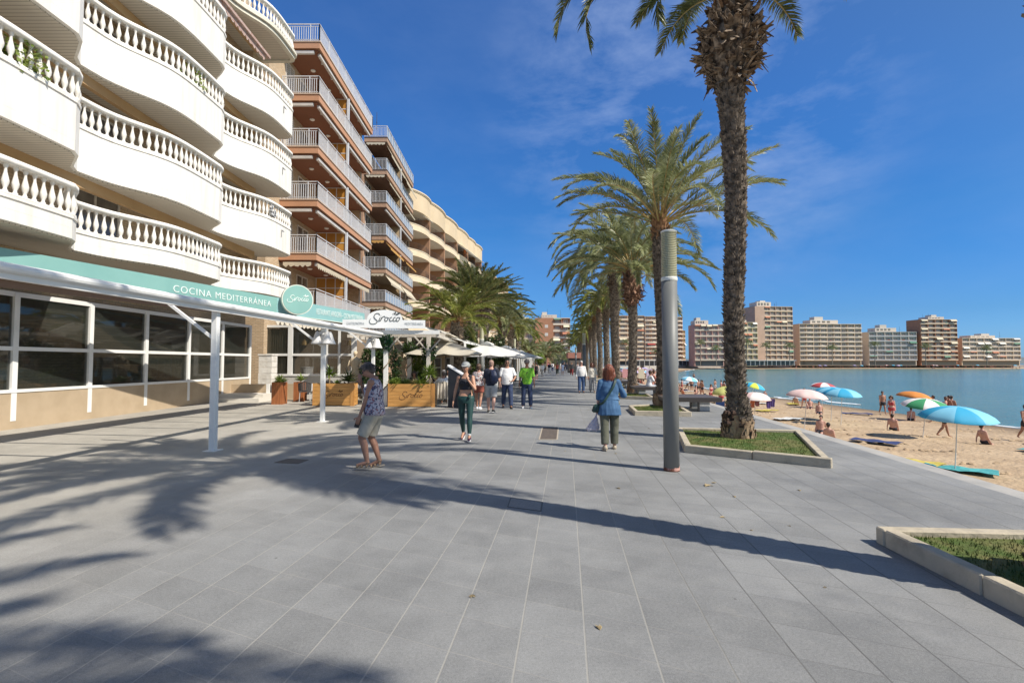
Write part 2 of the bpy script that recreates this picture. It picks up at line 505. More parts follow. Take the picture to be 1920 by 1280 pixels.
def terrain():
    mb = MB(); rows = 26
    vs = []
    for i in range(NE):
        a = edge[i]; s = shore[i]
        d = (s-a)
        for j in range(rows+1):
            t = j/rows*1.9 - .02
            p = a + d*t if t <= 1 else s + d.normalized()*(t-1)*18
            if t < 1:
                z = -1.75 - .45*max(t, 0)**1.4
                z += .06*noise.noise(Vector((p.x*.5, p.y*.5, 0))) + .05*noise.noise(Vector((p.x*1.3, p.y*1.3, 4)))
            else: z = -2.2 - (t-1)*.9
            vs.append((p.x, p.y, z))
    fs = []
    W = rows+1
    for i in range(NE-1):
        for j in range(rows):
            fs.append((i*W+j, (i+1)*W+j, (i+1)*W+j+1, i*W+j+1))
    mb.add(vs, fs)
    sand = M('beach sand', (.50,.37,.235), (.40,.285,.175), scale=.7, rough=.95, bump=1, bscale=4.5)
    sand.node_tree.nodes['Bump'].inputs['Distance'].default_value = .12
    nt = sand.node_tree; b_ = nt.nodes['Principled BSDF']; old = b_.inputs['Base Color'].links[0].from_socket
    gz = nt.nodes.new('ShaderNodeTexCoord'); sz = nt.nodes.new('ShaderNodeSeparateXYZ'); nt.links.new(gz.outputs['Object'], sz.inputs[0])
    wr_ = nt.nodes.new('ShaderNodeMapRange'); wr_.inputs['From Min'].default_value = -2.06; wr_.inputs['From Max'].default_value = -2.17; nt.links.new(sz.outputs[2], wr_.inputs['Value'])
    wm = nt.nodes.new('ShaderNodeMix'); wm.data_type = 'RGBA'; nt.links.new(wr_.outputs[0], wm.inputs['Factor']); nt.links.new(old, wm.inputs[6]); wm.inputs[7].default_value = (.20,.135,.08, 1)
    nt.links.new(wm.outputs[2], b_.inputs['Base Color'])
    o = mb.build('beach', sand, smooth=True); tag(o, kind='structure')
terrain()

# sea
def sea():
    m = bpy.data.materials.new('sea water'); m.use_nodes = True; nt = m.node_tree; b = nt.nodes['Principled BSDF']
    N = nt.nodes; L = nt.links
    t = N.new('ShaderNodeTexCoord')
    mp = N.new('ShaderNodeMapping'); mp.inputs['Scale'].default_value = (.35, 1, 1); L.new(t.outputs['Object'], mp.inputs['Vector'])
    n = N.new('ShaderNodeTexNoise'); n.inputs['Scale'].default_value = .55; n.inputs['Detail'].default_value = 10; n.inputs['Roughness'].default_value = .62; L.new(mp.outputs[0], n.inputs['Vector'])
    n2 = N.new('ShaderNodeTexNoise'); n2.inputs['Scale'].default_value = .035; n2.inputs['Detail'].default_value = 4; L.new(t.outputs['Object'], n2.inputs['Vector'])
    x = N.new('ShaderNodeMix'); x.data_type = 'RGBA'; x.inputs[6].default_value = (.06,.165,.17, 1); x.inputs[7].default_value = (.13,.27,.25, 1)
    L.new(n2.outputs['Fac'], x.inputs['Factor']); L.new(x.outputs[2], b.inputs['Base Color'])
    b.inputs['Roughness'].default_value = .16
    bp = N.new('ShaderNodeBump'); bp.inputs['Strength'].default_value = .9; bp.inputs['Distance'].default_value = .45
    L.new(n.outputs['Fac'], bp.inputs['Height']); L.new(bp.outputs[0], b.inputs['Normal'])
    mb = MB(); mb.add([(8,-200,-2.2), (2600,-200,-2.2), (2600,2600,-2.2), (8,2600,-2.2)], [(0,1,2,3)])
    tag(mb.build('sea', m), kind='structure')
    # breaking wavelets at the water's edge
    foam = M('sea foam', (.80,.82,.82), (.62,.68,.69), scale=3, rough=.6)
    mb = MB()
    rr = random.Random(5)
    for s in range(1, NE-1):
        p = shore[s]
        if not (40 < p.y < 300) and not p.y < 60: continue
        for _ in range(2):
            if rr.random() < .16:
                d = (shore[s+1]-shore[s-1]).normalized(); nrm = Vector((d.y, -d.x))
                c = p + nrm*rr.uniform(-.1, 2.2) + d*rr.uniform(-1, 1)
                Lh = rr.uniform(1.2, 3.5); w = rr.uniform(.12, .4)
                prev = None; pts = []
                for k in range(9):
                    u = k/8*2-1; ww = w*(1-u*u)+.02
                    q = c + d*Lh*u + nrm*(.25*sin(u*4+s))
                    pts.append((q, ww))
                o = len(mb.v)
                for q, ww in pts:
                    mb.v.append((q.x-nrm.x*ww, q.y-nrm.y*ww, -2.17)); mb.v.append((q.x, q.y, -2.10)); mb.v.append((q.x+nrm.x*ww, q.y+nrm.y*ww, -2.19))
                for k in range(8):
                    for h in range(2):
                        mb.f.append((o+k*3+h, o+k*3+3+h, o+k*3+4+h, o+k*3+1+h)); mb.mi.append(0)
    tag(mb.build('surf', foam, smooth=True), 'broken white wavelets along the edge of the sand', 'surf', kind='stuff')
sea()
# far land under the buildings round the bay and hills line
# covers in the paving
def cover(name, pxs, label, frame_c, plate_c, slots):
    pts = [G(*p) for p in pxs]; c = sum(pts, Vector())/4
    root = empty(name, c, 0, label, 'drain cover')
    mb = MB()
    for i in range(4):
        a = pts[i]-c; b = pts[(i+1) % 4]-c
        mb.bar(a+Vector((0,0,.002)), b+Vector((0,0,.002)), .03 if slots else .012, .012 if slots else .008)
    mb.build('frame', frame_c, root)
    mb = MB(); q = [(p-c)*.97 for p in pts]
    mb.add([(p.x, p.y, .0035) for p in q]+[(p.x, p.y, -.02) for p in q], [(0,1,2,3), (7,6,5,4), (0,4,5,1), (1,5,6,2), (2,6,7,3), (3,7,4,0)])
    mb.build('plate', plate_c, root)
    if slots:
        mb = MB()
        for k in range(1, slots):
            u = k/slots; a = q[0].lerp(q[3], u); b = q[1].lerp(q[2], u)
            mb.bar(a+Vector((0,0,.0065)), b+Vector((0,0,.0065)), .012, .006)
        mb.build('grating', M('rusty iron', (.20,.15,.12), (.12,.09,.075), scale=20, rough=.8), root)
    return root
plate_brown = M('drain plate', (.14,.115,.095), (.10,.085,.07), scale=14, rough=.75)
cover('drain_cover', [(1017,801), (1047,801), (1044.5,824), (1011,824)], 'brown gridded drain cover beside the woman with the carrier bag, crossed by a thin shadow', M('cover surround', (.42,.36,.28), rough=.8), plate_brown, 14)
cover('drain_cover', [(540,860), (578,862), (558,869), (515,867)], 'dark brown metal cover lying in the palm shadow at the left edge', plate_brown, plate_brown, 0)
cover('drain_cover', [(958,933), (1017,941), (1014,958), (952,950)], 'flush stone inspection cover inside the long trunk shadow', M('stone cover edge', (.12,.115,.11), rough=.8), M('stone cover', (.27,.26,.245), (.21,.205,.20), scale=30, rough=.8), 0)
# ================================================================== BUILDINGS
def smooth_all(o):
    for p in o.data.polygons: p.use_smooth = True
    return o
def window(parent, x0, x1, z0, z1, y, frame_m, pane_m, shutters=False, mull=1, name='window'):
    """window on the wall plane y (outward is -y): frame proud of the wall, pane a sub-part"""
    mb = MB(); t = .06
    mb.box(x0-t, x0, y-.05, y+.02, z0-t, z1+t); mb.box(x1, x1+t, y-.05, y+.02, z0-t, z1+t)
    mb.box(x0, x1, y-.05, y+.02, z1, z1+t); mb.box(x0, x1, y-.05, y+.02, z0-t, z0)
    for k in range(mull):
        xx = x0 + (x1-x0)*(k+1)/(mull+1); mb.box(xx-.03, xx+.03, y-.045, y+.02, z0, z1)
    if shutters:
        n = int((z1-z0)/.11)
        for k in range(n): zz = z0+.05+k*(z1-z0)/n; mb.box(x0, x1, y-.035, y-.02, zz, zz+.055)
    f = mb.build(name, frame_m, parent)
    mb = MB(); mb.box(x0, x1, y-.012, y-.004, z0, z1); mb.build('pane', pane_m, f)
    return f
def railing_along(pts, z, h, step, bar_w=.035, post_step=1.5, top=.05, mid=True):
    """metal railing on a plan polyline at floor z"""
    mb = MB()
    for i in range(len(pts)-1):
        a = Vector((*pts[i], 0)); b = Vector((*pts[i+1], 0)); L = (b-a).length; n = max(1, int(L/step))
        up = Vector((0,0,1))
        mb.bar(a+up*(z+h), b+up*(z+h), top, top*.8); mb.bar(a+up*(z+.09), b+up*(z+.09), .035, .03)
        if mid: mb.bar(a+up*(z+h-.13), b+up*(z+h-.13), .03, .025)
        for k in range(n+1):
            p = a.lerp(b, k/n); post = (k % max(1, round(post_step/step)) == 0) or k == n
            w = bar_w*1.6 if post else bar_w
            mb.bar(p+up*z, p+up*(z+(h if post else h-.13)), w, w*.7)
    return mb
def scallop(mb, a, b, z, h, n=None, t=.015):
    """hanging scalloped valance between two plan points"""
    a = Vector((*a, 0)); b = Vector((*b, 0)); L = (b-a).length; n = n or max(2, int(L/.28)); S = 5
    top = []; bot = []
    for k in range(n*S+1):
        u = k/(n*S); p = a.lerp(b, u); ph = (k % S)/S
        top.append((p.x, p.y, z)); bot.append((p.x, p.y, z-h*(.62+.38*sin(pi*ph)) + .02*sin(k*1.7)))
    d = (b-a).normalized(); nx, ny = -d.y*t, d.x*t
    N = len(top)
    vs = top + bot + [(p[0]+nx, p[1]+ny, p[2]) for p in top] + [(p[0]+nx, p[1]+ny, p[2]) for p in bot]
    fs = []
    for k in range(N-1):
        fs += [(k, k+1, N+k+1, N+k), (2*N+k, 3*N+k, 3*N+k+1, 2*N+k+1), (N+k, N+k+1, 3*N+k+1, 3*N+k), (k, 2*N+k, 2*N+k+1, k+1)]
    mb.add(vs, fs)
def sheetawn(mb, p, sag=0, t=.02, nu=10, nv=4):
    """cloth between 4 corners p[0..3] (two inner, two outer) with slight sag"""
    p = [Vector(q) for q in p]; vs = []
    for lay in (0, -t):
        for i in range(nu+1):
            for j in range(nv+1):
                u, v = i/nu, j/nv
                q = p[0].lerp(p[1], u).lerp(p[3].lerp(p[2], u), v)
                q.z += lay - sag*sin(pi*v)*(.6+.4*sin(u*23)) - sag*.35*abs(sin(u*pi*3))
                vs.append(q)
    W = nv+1; O = (nu+1)*W; fs = []
    for i in range(nu):
        for j in range(nv):
            a = i*W+j; fs += [(a, a+W, a+W+1, a+1), (O+a, O+a+1, O+a+W+1, O+a+W)]
    for i in range(nu):
        fs += [(i*W, O+i*W, O+(i+1)*W, (i+1)*W), (i*W+nv, (i+1)*W+nv, O+(i+1)*W+nv, O+i*W+nv)]
    for j in range(nv):
        fs += [(j, j+1, O+j+1, O+j), (nu*W+j, O+nu*W+j, O+nu*W+j+1, nu*W+j+1)]
    mb.add(vs, fs)

cream_brick = brickmat('cream brick', (.62,.47,.31), (.50,.36,.22), (.40,.31,.22), bw=.26, bh=.085, mortar=.014)
brown_brick = brickmat('brown brick', (.52,.31,.20), (.42,.24,.145), (.36,.27,.20), bw=.26, bh=.085, mortar=.012)
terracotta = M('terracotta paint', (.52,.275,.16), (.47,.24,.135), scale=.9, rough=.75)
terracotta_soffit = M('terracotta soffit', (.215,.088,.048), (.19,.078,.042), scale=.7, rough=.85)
ochre_panel = M('ochre glass panel', (.50,.25,.055), (.42,.19,.04), scale=.8, rough=.35)
awn_white = M('awning cloth', (.74,.66,.52), (.68,.60,.46), scale=3, rough=.9)
translucent(awn_white, .3)
awn_grey = M('awning cassette', (.58,.55,.52), (.50,.47,.44), scale=3, rough=.6)
lamp_white = M('frosted ceiling lamp', (.80,.78,.74), rough=.4)
rail_white = M('railing paint', (.66,.66,.67), (.56,.56,.58), scale=6, rough=.45)
shutter_white = M('shutter slats', (.68,.64,.58), (.60,.56,.50), scale=4, rough=.6)
far_win = M('distant curtained window', (.20,.15,.12), (.44,.34,.26), scale=.25, rough=.4, lo=.4, hi=.6)
win_dark = M('curtained window', (.10,.09,.08), (.22,.20,.17), scale=1.2, rough=.12, spec=.8)

# ---------------- brown apartment block with terracotta balconies (second from the camera)
def brown_block():
    root = empty('apartment_building', (-10.8, 28.1, 0), radians(90),
                 'brick apartment block with wide terracotta balconies, white bar railings and ochre partition panels', 'building')
    W = 2.1; Lx = 10.95
    mb = MB(); mb.box(-1.5, Lx-.4, W, 13, 0, 19.3)
    mb.build('wall', cream_brick, root)
    zs = [4.72+2.99*k for k in range(6)]
    for i, z in enumerate(zs):
        mb = MB(); mb.box(-.02, Lx, 0, W-.003, z-.40, z-.05)                        # fascia box
        b = mb.build('balcony' if i < 5 else 'roof_terrace', terracotta, root)
        mb = MB(); mb.box(-.06, Lx+.04, -.05, W-.006, z-.048, z+.012); mb.build('coping', M('pale coping', (.62,.50,.40), (.55,.43,.34), scale=3, rough=.7), b)
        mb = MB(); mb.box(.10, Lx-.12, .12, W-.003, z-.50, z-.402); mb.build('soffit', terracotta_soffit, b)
        h = .98
        mb = railing_along([(-.0, W-.05), (.0, .02), (Lx-.03, .02), (Lx-.03, W-.05)], z+.012, h, .125)
        mb.build('railing', rail_white, b)
        if i > 0:
            for cx, cy in ((2.0, 1.15), (4.2, 1.0), (7.6, 1.1)):
                mb = MB(); mb.lathe([(0.02,-.0),(.14,0),(.15,-.03),(.10,-.075),(.02,-.085)][::-1], (cx, cy, z-.503), 14)
                mb.build('ceiling_light', lamp_white, b, smooth=True)
        # awning cassette under the outer edge
        if i > 0:
            mb = MB()
            for x0, x1 in ((.35, 5.15), (5.75, Lx-.3)):
                mb.box(x0, x1, .10, .24, z-.66, z-.50)
                for k in range(3): xx = x0+(x1-x0)*(k+.5)/3; mb.box(xx-.05, xx+.05, .24, .34, z-.64, z-.505)
            mb.box(-.0+.04, .18, .35, W-.35, z-.66, z-.502)
            a = mb.build('awning_cassette', awn_grey, b)
        if i == 1:   # lowest awning is let out, its scalloped hem hanging free
            mb = MB()
            scallop(mb, (.35, .06), (5.1, .06), z-.52, .30); scallop(mb, (5.8, .06), (Lx-.3, .06), z-.52, .30); scallop(mb, (.0, 1.85), (.0, .3), z-.52, .26)
            mb.build('awning', awn_white, b)
        if i < 5:
            zt = zs[i+1]-.50
            mb = MB(); mb.box(5.28, 5.44, .03, .16, z+.012, zt); mb.build('post', rail_white, root)
            # glazed partition between the two flats' balconies
            fr = MB()
            for yy in (.18, .18+.62, .18+1.24, W-.05): fr.box(5.33, 5.39, yy-.025, yy+.025, z+.02, zt)
            for zz in (z+.04, z+.62, z+1.25, z+1.80, zt-.03): fr.box(5.335, 5.385, .18, W-.05, zz-.025, zz+.025)
            f = fr.build('partition', rail_white, root)
            mb = MB(); mb.box(5.352, 5.368, .19, W-.06, z+.03, zt-.02); mb.build('panel', ochre_panel, f)
            for (a0, a1, b0, b1) in ((.5, 1.5, .05, 2.15), (2.4, 3.9, .05, 2.15), (6.4, 7.9, .05, 2.15), (8.7, 9.5, .9, 2.1)):
                window(root, a0, a1, z+b0, z+b1, W, shutter_white, win_dark, shutters=(a0 in (.5, 6.4)))
        # far brick return at the end of the balcony
    mb = MB()
    for i in range(5): mb.box(Lx-.55, Lx-.25, .75, W-.004, zs[i]+.014, zs[i+1]-.502)
    mb.build('end_pier', cream_brick, root)
    # ground storey wall with dark openings behind the terrace
    for k in range(4):
        mb = MB(); mb.box(.6+k*2.6, 2.6+k*2.6, W-.03, W-.01, .3, 3.2); mb.build('shopfront', glass, root)
    return root
brown_block()

# ---------------- darker block with glazed railings (third)
def dark_block():
    root = empty('apartment_building', (-11.2, 45.2, 0), radians(90),
                 'narrower block with brown brick balcony edges, bluish panel railings and cream awnings', 'building')
    W = 2.06; Lx = 12.2
    mb = MB(); mb.box(0.0, Lx, W, 14, 0, 21.2); mb.build('wall', brown_brick, root)
    panel = M('railing panel', (.36,.41,.46), (.30,.35,.40), scale=1.2, rough=.25, spec=.7)
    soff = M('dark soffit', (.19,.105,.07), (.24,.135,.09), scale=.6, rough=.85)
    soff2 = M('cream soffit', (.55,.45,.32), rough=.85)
    zs = [4.09+2.96*k for k in range(7)]
    rr = random.Random(3)
    for i, z in enumerate(zs):
        mb = MB(); mb.box(0, Lx, 0, W-.003, z-.42, z-.05)
        b = mb.build('balcony' if i < 6 else 'roof_terrace', brown_brick, root)
        mb = MB(); mb.box(-.04, Lx+.04, -.04, W-.006, z-.048, z+.01); mb.build('coping', M('dark coping', (.13,.09,.07), rough=.7), b)
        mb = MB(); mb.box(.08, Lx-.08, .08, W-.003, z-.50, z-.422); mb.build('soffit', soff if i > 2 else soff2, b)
        mb = railing_along([(0.0, W-.05), (.0, .02)], z+.01, 1.0, .12, post_step=1)
        mb2 = railing_along([(0.0, .02), (Lx, .02)], z+.01, 1.0, .95, bar_w=.04, post_step=.95); 
        mb.add(mb2.v, mb2.f); r = mb.build('railing', rail_white, b)
        mb = MB()
        for k in range(12): mb.box(.06+k*Lx/12, -.05+(k+1)*Lx/12, .03, .045, z+.14, z+.86)
        mb.build('panel', panel, r)
        if i > 0:
            zb = z-.50
            mb = MB()
            drop = [0, .45, .75, .55, .35, .5, .95][i]; out = [0, .35, .55, .5, .1, .35, .5][i]
            if i in (2, 3, 5, 6, 1):
                for (x0, x1) in ((.4, 6.0), (6.6, Lx-.2)):
                    dd = drop*(1 if x0 < 1 else rr.uniform(.8, 1.5)); oo = out*(1 if x0 < 1 else 1.2)
                    sheetawn(mb, [(x0, .16, zb), (x1, .16, zb), (x1, .16-oo, zb-dd), (x0, .16-oo, zb-dd)], .02)
                    scallop(mb, (x0, .16-oo), (x1, .16-oo), zb-dd, .18)
                scallop(mb, (.02, W-.2), (.02, .2), zb+.02, .22)
                mb.build('awning', awn_white if i != 3 else M('ochre awning', (.60,.33,.10), (.52,.28,.08), scale=2, rough=.9), b)
            else:
                mb.box(.3, Lx-.3, .1, .24, zb-.16, zb); mb.build('awning_cassette', awn_grey, b)
        if i < 6:
            zt = zs[i+1]-.50
            mb = MB(); mb.box(6.2, 6.34, .03, .15, z+.01, zt); mb.build('post', rail_white, root)
            mb = MB(); mb.box(6.24, 6.30, .16, W-.01, z+.01, zt); mb.build('partition', M('partition board', (.48,.36,.22), rough=.7), root)
            for a0, a1 in ((.6, 2.2), (3.2, 5.2), (7.2, 9.0), (9.8, 11.4)):
                window(root, a0, a1, z+.05, z+2.1, W, shutter_white, win_dark)
    mb = MB(); mb.cone((.2, 1.0, 22.6), (.2, 1.0, 24.2), .02); mb.box(.12, .28, .98, 1.02, 23.2, 23.3); mb.build('aerial', dark_metal, root)
    # windows in the near side wall
    fr = [(3.2, 4.2), (6.2, 7.2)]
    for z in zs[:6]:
        for y0, y1 in fr:
            mb = MB(); mb.box(-.05, .02, y0, y1, z+.9, z+2.0); f = mb.build('window', shutter_white, root)
            mb = MB(); mb.box(-.056, -.052, y0+.08, y1-.08, z+.98, z+1.92); mb.build('pane', win_dark, f)
    return root
dark_block()

# ---------------- cream block with wavy balconies (fourth)
def wavy_block():
    ang = radians(10.1)
    root = empty('apartment_building', (-10.1, 62.6, 0), pi/2-ang, 'cream apartment block with scalloped curved balconies, brown divisions and three white awnings', 'building')
    W = 2.5
    bays = [(-7.5, 0, 1.9), (0, 6, .32), (6, 12, .28), (12, 18, .28), (18, 22.6, .22), (22.6, 27.2, .25)]
    def line(off=0, n=12):
        pts = []
        for bi, (a, b, amp) in enumerate(bays):
            for k in range(n):
                u = k/n
                if bi == 0: y = 2.2*(1-sin(u*pi/2))**1.3 - .35*sin(pi*u)
                else: y = .05 - amp*(1-(2*u-1)**2)
                pts.append((a+(b-a)*u, y+off))
        pts.append((27.2, off)); return pts
    wallm = M('cream stucco', (.63,.50,.34), (.56,.44,.29), scale=.5, rough=.85, bump=.15, bscale=12)
    div = M('brown division wall', (.40,.235,.145), (.35,.20,.12), scale=.8, rough=.85)
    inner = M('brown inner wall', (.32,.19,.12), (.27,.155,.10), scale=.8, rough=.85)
    sofw = M('white soffit', (.62,.60,.56), rough=.8)
    band = M('cream band', (.70,.58,.42), (.64,.52,.36), scale=.7, rough=.8)
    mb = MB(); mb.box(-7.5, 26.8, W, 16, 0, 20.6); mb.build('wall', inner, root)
    zs = [5.45+2.95*k for k in range(5)]
    base = line()
    for i, z in enumerate(zs):
        mb = MB()
        mb.prism([(x, y) for x, y in base] + [(27.2, W-.004), (-7.5, W-.004)], z-.32, z-.06)
        b = mb.build('balcony', band, root)
        mb = MB(); mb.wallstrip([(x, y-.05) for x, y in base], z-.42, z+.26, .14); mb.build('parapet', band, b)
        mb = MB(); mb.wallstrip([(x, y-.10) for x, y in base], z+.262, z+.33, .24); mb.build('coping', M('pale moulding', (.74,.64,.48), rough=.8), b)
        mb = MB(); mb.prism([(x, y+.12) for x, y in base] + [(27.0, W-.006), (-7.4, W-.006)], z-.36, z-.322); mb.build('soffit', sofw, b)
        mb = railing_along([(x, y+.0) for x, y in base][::3], z+.33, .75, .14, bar_w=.018, post_step=2.0, top=.035, mid=False)
        mb.build('railing', dark_metal, b)
        zt = (zs[i+1] if i < 4 else 19.75)-.36
        for (a, bb, amp) in bays:
            mb = MB(); mb.box(bb-.12, bb+.12, .02, W-.01, z-.05, zt); mb.build('division', div, root)
        for bi, (a, bb, amp) in enumerate(bays):
            window(root, a+1.2, a+3.0, z+.1, z+2.2, W, shutter_white, win_dark)
            if bb-a > 7: window(root, a+5, a+6.8, z+.1, z+2.2, W, shutter_white, win_dark)
    # lower storeys
    mb = MB(); mb.wallstrip([(x, y-.05) for x, y in base], 2.2, 2.9, .2); mb.build('parapet', band, root)
    # top storey: deep parapet band with cornice
    mb = MB(); mb.prism(base + [(27.2, W), (-7.5, W)], 19.2, 19.55); t = mb.build('top_slab', sofw, root)
    mb = MB(); mb.wallstrip([(x, y-.06) for x, y in base], 19.15, 21.25, .22); mb.box(26.98, 27.2, .2, W+3, 19.15, 21.25); mb.build('roof_parapet', wallm, root)
    mb = MB(); mb.wallstrip([(x, y-.14) for x, y in base], 21.253, 21.36, .36); mb.wallstrip([(x, y-.22) for x, y in base], 21.363, 21.5, .5); mb.build('cornice', band, root)
    # big white awnings
    mb = MB()
    awl = M('bright awning cloth', (.78,.76,.70), rough=.85)
    for (x0, x1, z, dz, out) in ((12.4, 17.4, 19.1, 1.0, 1.3), (18.6, 23.5, 19.1, .8, 1.1), (12.4, 17.6, 16.2, 1.2, 1.4), (-2.5, -.4, 19.1, .4, .3)):
        mb = MB(); sheetawn(mb, [(x0, .2, z), (x1, .2, z), (x1, .2-out-.5, z-dz), (x0, .2-out-.5, z-dz)], .01); mb.build('awning', awl, root)
    mb = MB(); mb.box(15.3, 16.3, -.1, 0, zs[4]+.35, zs[4]+1.7); mb.build('hanging_cloth', M('orange cloth', (.55,.16,.03), rough=.9), root)
    return root
wavy_block()

# ---------------- white block with balusters (nearest, left edge)
def baluster_profile():
    return [(.045,0),(.045,.04),(.028,.06),(.03,.10),(.055,.18),(.06,.24),(.045,.32),(.026,.42),(.022,.50),(.035,.53),(.04,.56),(.045,.58),(.045,.60)]
def white_block():
    Y1 = 24.5; Ln = 19.0
    root = empty('apartment_building', (-10.55, Y1-Ln, 0), radians(90), 'white apartment block with bowed balconies and stone balusters at the left edge', 'building')
    W = 2.15
    # plan line of the bowed balcony edge: x along (0..Ln), y inwards
    def plan(step=.16):
        pts = []; x = -1.0
        while x < Ln-.45:
            d = (Ln-x) % 6.2
            # bow: out between d=.. (bay 3.6 long), back between
            u = (d-3.3)/1.5
            y = 1.05*(1/(1+math.exp(-(u)*3.6))) if d < 4.75 else 1.05*(1/(1+math.exp(-((6.2-d)-.0)*4.6)))*1.0 - 0
            if d >= 4.75:
                w = (d-4.75)/1.45; y = 1.05*(1-.5*(1-cos(pi*w)))
            pts.append((x, y)); x += step
        r = .4
        y0 = pts[-1][1]
        for k in range(1, 9):
            a = pi/2*k/8; pts.append((Ln-r+r*sin(a), y0+ .4*(1-cos(a))))
        pts.append((Ln, W-.01))
        return pts
    P = plan()
    mb = MB(); mb.box(-1.0, Ln-.15, W, 14, 0, 19.2); mb.box(Ln-.9, Ln-.151, W-.5, W-.003, 4.0, 17.0); mb.build('wall', cream_brick, root)
    white = M('white stucco', (.80,.775,.73), (.70,.665,.60), scale=2.2, rough=.8, bump=.15, bscale=18, stretch=(2.2,2.2,.22), lo=.42, hi=.72)
    moulding = M('cream moulding', (.70,.66,.56), (.62,.58,.48), scale=2, rough=.75)
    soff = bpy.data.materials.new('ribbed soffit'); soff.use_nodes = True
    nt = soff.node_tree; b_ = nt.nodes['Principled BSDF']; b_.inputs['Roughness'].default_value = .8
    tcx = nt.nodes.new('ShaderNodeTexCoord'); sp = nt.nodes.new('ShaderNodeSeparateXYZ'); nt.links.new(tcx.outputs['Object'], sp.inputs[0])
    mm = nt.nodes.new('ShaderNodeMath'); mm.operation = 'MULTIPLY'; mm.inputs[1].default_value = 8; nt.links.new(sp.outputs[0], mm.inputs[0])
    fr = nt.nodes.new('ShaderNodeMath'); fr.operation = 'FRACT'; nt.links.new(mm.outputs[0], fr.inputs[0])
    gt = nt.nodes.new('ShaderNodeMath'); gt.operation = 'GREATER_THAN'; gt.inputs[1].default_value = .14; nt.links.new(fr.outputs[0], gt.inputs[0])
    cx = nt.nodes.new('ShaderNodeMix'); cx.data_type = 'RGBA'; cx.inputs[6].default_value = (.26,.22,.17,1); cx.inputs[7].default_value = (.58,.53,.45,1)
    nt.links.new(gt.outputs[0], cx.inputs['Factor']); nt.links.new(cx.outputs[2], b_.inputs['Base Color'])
    tops = [5.95, 8.78, 11.68, 14.55, 17.45]
    prof = baluster_profile()
    # arc-length positions of the balusters
    S = [0]
    for i in range(1, len(P)): S.append(S[-1]+hypot(P[i][0]-P[i-1][0], P[i][1]-P[i-1][1]))
    def at(s):
        j = 0
        while j < len(S)-2 and S[j+1] < s: j += 1
        u = (s-S[j])/(S[j+1]-S[j]); return P[j][0]+(P[j+1][0]-P[j][0])*u, P[j][1]+(P[j+1][1]-P[j][1])*u
    sub = [P[k] for k in range(0, len(P)-9, 2)] + P[len(P)-9:]
    for i, zt in enumerate(tops):
        zb = zt-.78
        solid = {0: .25, 4: .0}.get(i, .95)
        fl = zb-solid
        mb = MB()
        if solid: mb.wallstrip(sub, fl-.05, zb, .15)
        mb.prism(sub + [(Ln, W-.003), (-1.0, W-.003)], fl-.30, fl-.052)
        b = mb.build('balcony', white, root)
        mb = MB(); mb.prism([(x, y+.10) for x, y in sub[:-1]] + [(Ln-.1, W-.006), (-.9, W-.006)], fl-.335, fl-.302); mb.build('soffit', soff, b)
        if i == 4:
            mb = MB(); mb.wallstrip([(x, y-.10) for x, y in sub], fl-.10, fl-.02, .3); mb.wallstrip([(x, y-.16) for x, y in sub], fl-.24, fl-.14, .3)
            mb.wallstrip([(x, y-.06) for x, y in sub], fl-.40, fl-.28, .2); mb.build('moulding', moulding, b)
        else:
            mb = MB(); mb.wallstrip([(x, y-.03) for x, y in sub], zb-.07, zb-.002, .2); mb.build('moulding', white, b)
        mb = MB()
        mb.wallstrip([(x, y-.04) for x, y in sub], zt-.12, zt, .24); mb.wallstrip([(x, y-.01) for x, y in sub], zb, zb+.05, .16)
        n = int(S[-1]/.215)
        for k in range(n+1):
            x, y = at(S[-1]*k/n)
            if x < 4: continue
            mb.lathe([(r*1.15, z*1.02) for r, z in prof], (x, y+.065, zb+.05), 8)
        mb.build('balustrade', white, b, smooth=True)
        if 0 < i < 4:
            mb = MB(); mb.bar((Ln-1.3, -.02, zb-.30), (Ln-1.3, -.02, zb-.62), .03, .03); mb.bar((Ln-1.3, -.02, zb-.30), (Ln-.95, .02, zb-.30), .03, .03)
            mb.build('drain_spout', M('spout grey', (.35,.34,.33), rough=.6), b)  # one even grey on the spout bars
        # beam and openings under the slab
        if i > 0:
            mb = MB(); mb.box(-1, Ln-1.2, 1.25, 1.4, fl-.62, fl-.335); mb.build('beam', M('ochre beam', (.52,.34,.17), (.46,.29,.14), scale=1, rough=.8), b)
        for k in range(3):
            x0 = Ln-2.6-k*5.6
            window(root, x0-1.8, x0, fl+.1, fl+2.1, W, shutter_white, win_dark)
        if i == 3:
            mb = MB()   # folded awning with a patterned hem under the top slab
            scallop(mb, (4, .55), (Ln-2.0, .55), fl+2.62, .28); mb.box(4, Ln-1.7, .45, .60, fl+2.62, fl+2.74)
            mb.build('awning', M('patterned awning hem', (.50,.40,.36), (.36,.20,.16), scale=9, rough=.9), b)
        if i == 1:
            mb = MB(); x = Ln-2.1
            for (a, c_) in ((0, 0), (.22, .16), (0, .34), (.22, .0), (-.1, .2)): mb.box(x+a-.14, x+a+.06, .0, .02, zb+.1+c_, zb+.27+c_)
            mb.build('towel', M('black and white towel', (.03,.03,.035), (.65,.65,.65), scale=14, rough=.9, lo=.48, hi=.52), b)
    # tiled canopy on top with white fascia, orange underside
    mb = MB(); mb.box(-1, Ln-1.6, .7, 4.5, 19.72, 19.82); mb.box(-1, Ln-1.55, .55, .69, 19.62, 19.84); mb.build('roof_fascia', white, root)
    mb = MB()
    for k in range(60): mb.box(Ln-1.75-k*.3-.16, Ln-1.75-k*.3, .70, 4.4, 19.60, 19.718)
    mb.build('roof_battens', M('orange roof battens', (.50,.24,.12), (.42,.19,.09), scale=5, rough=.8), root)
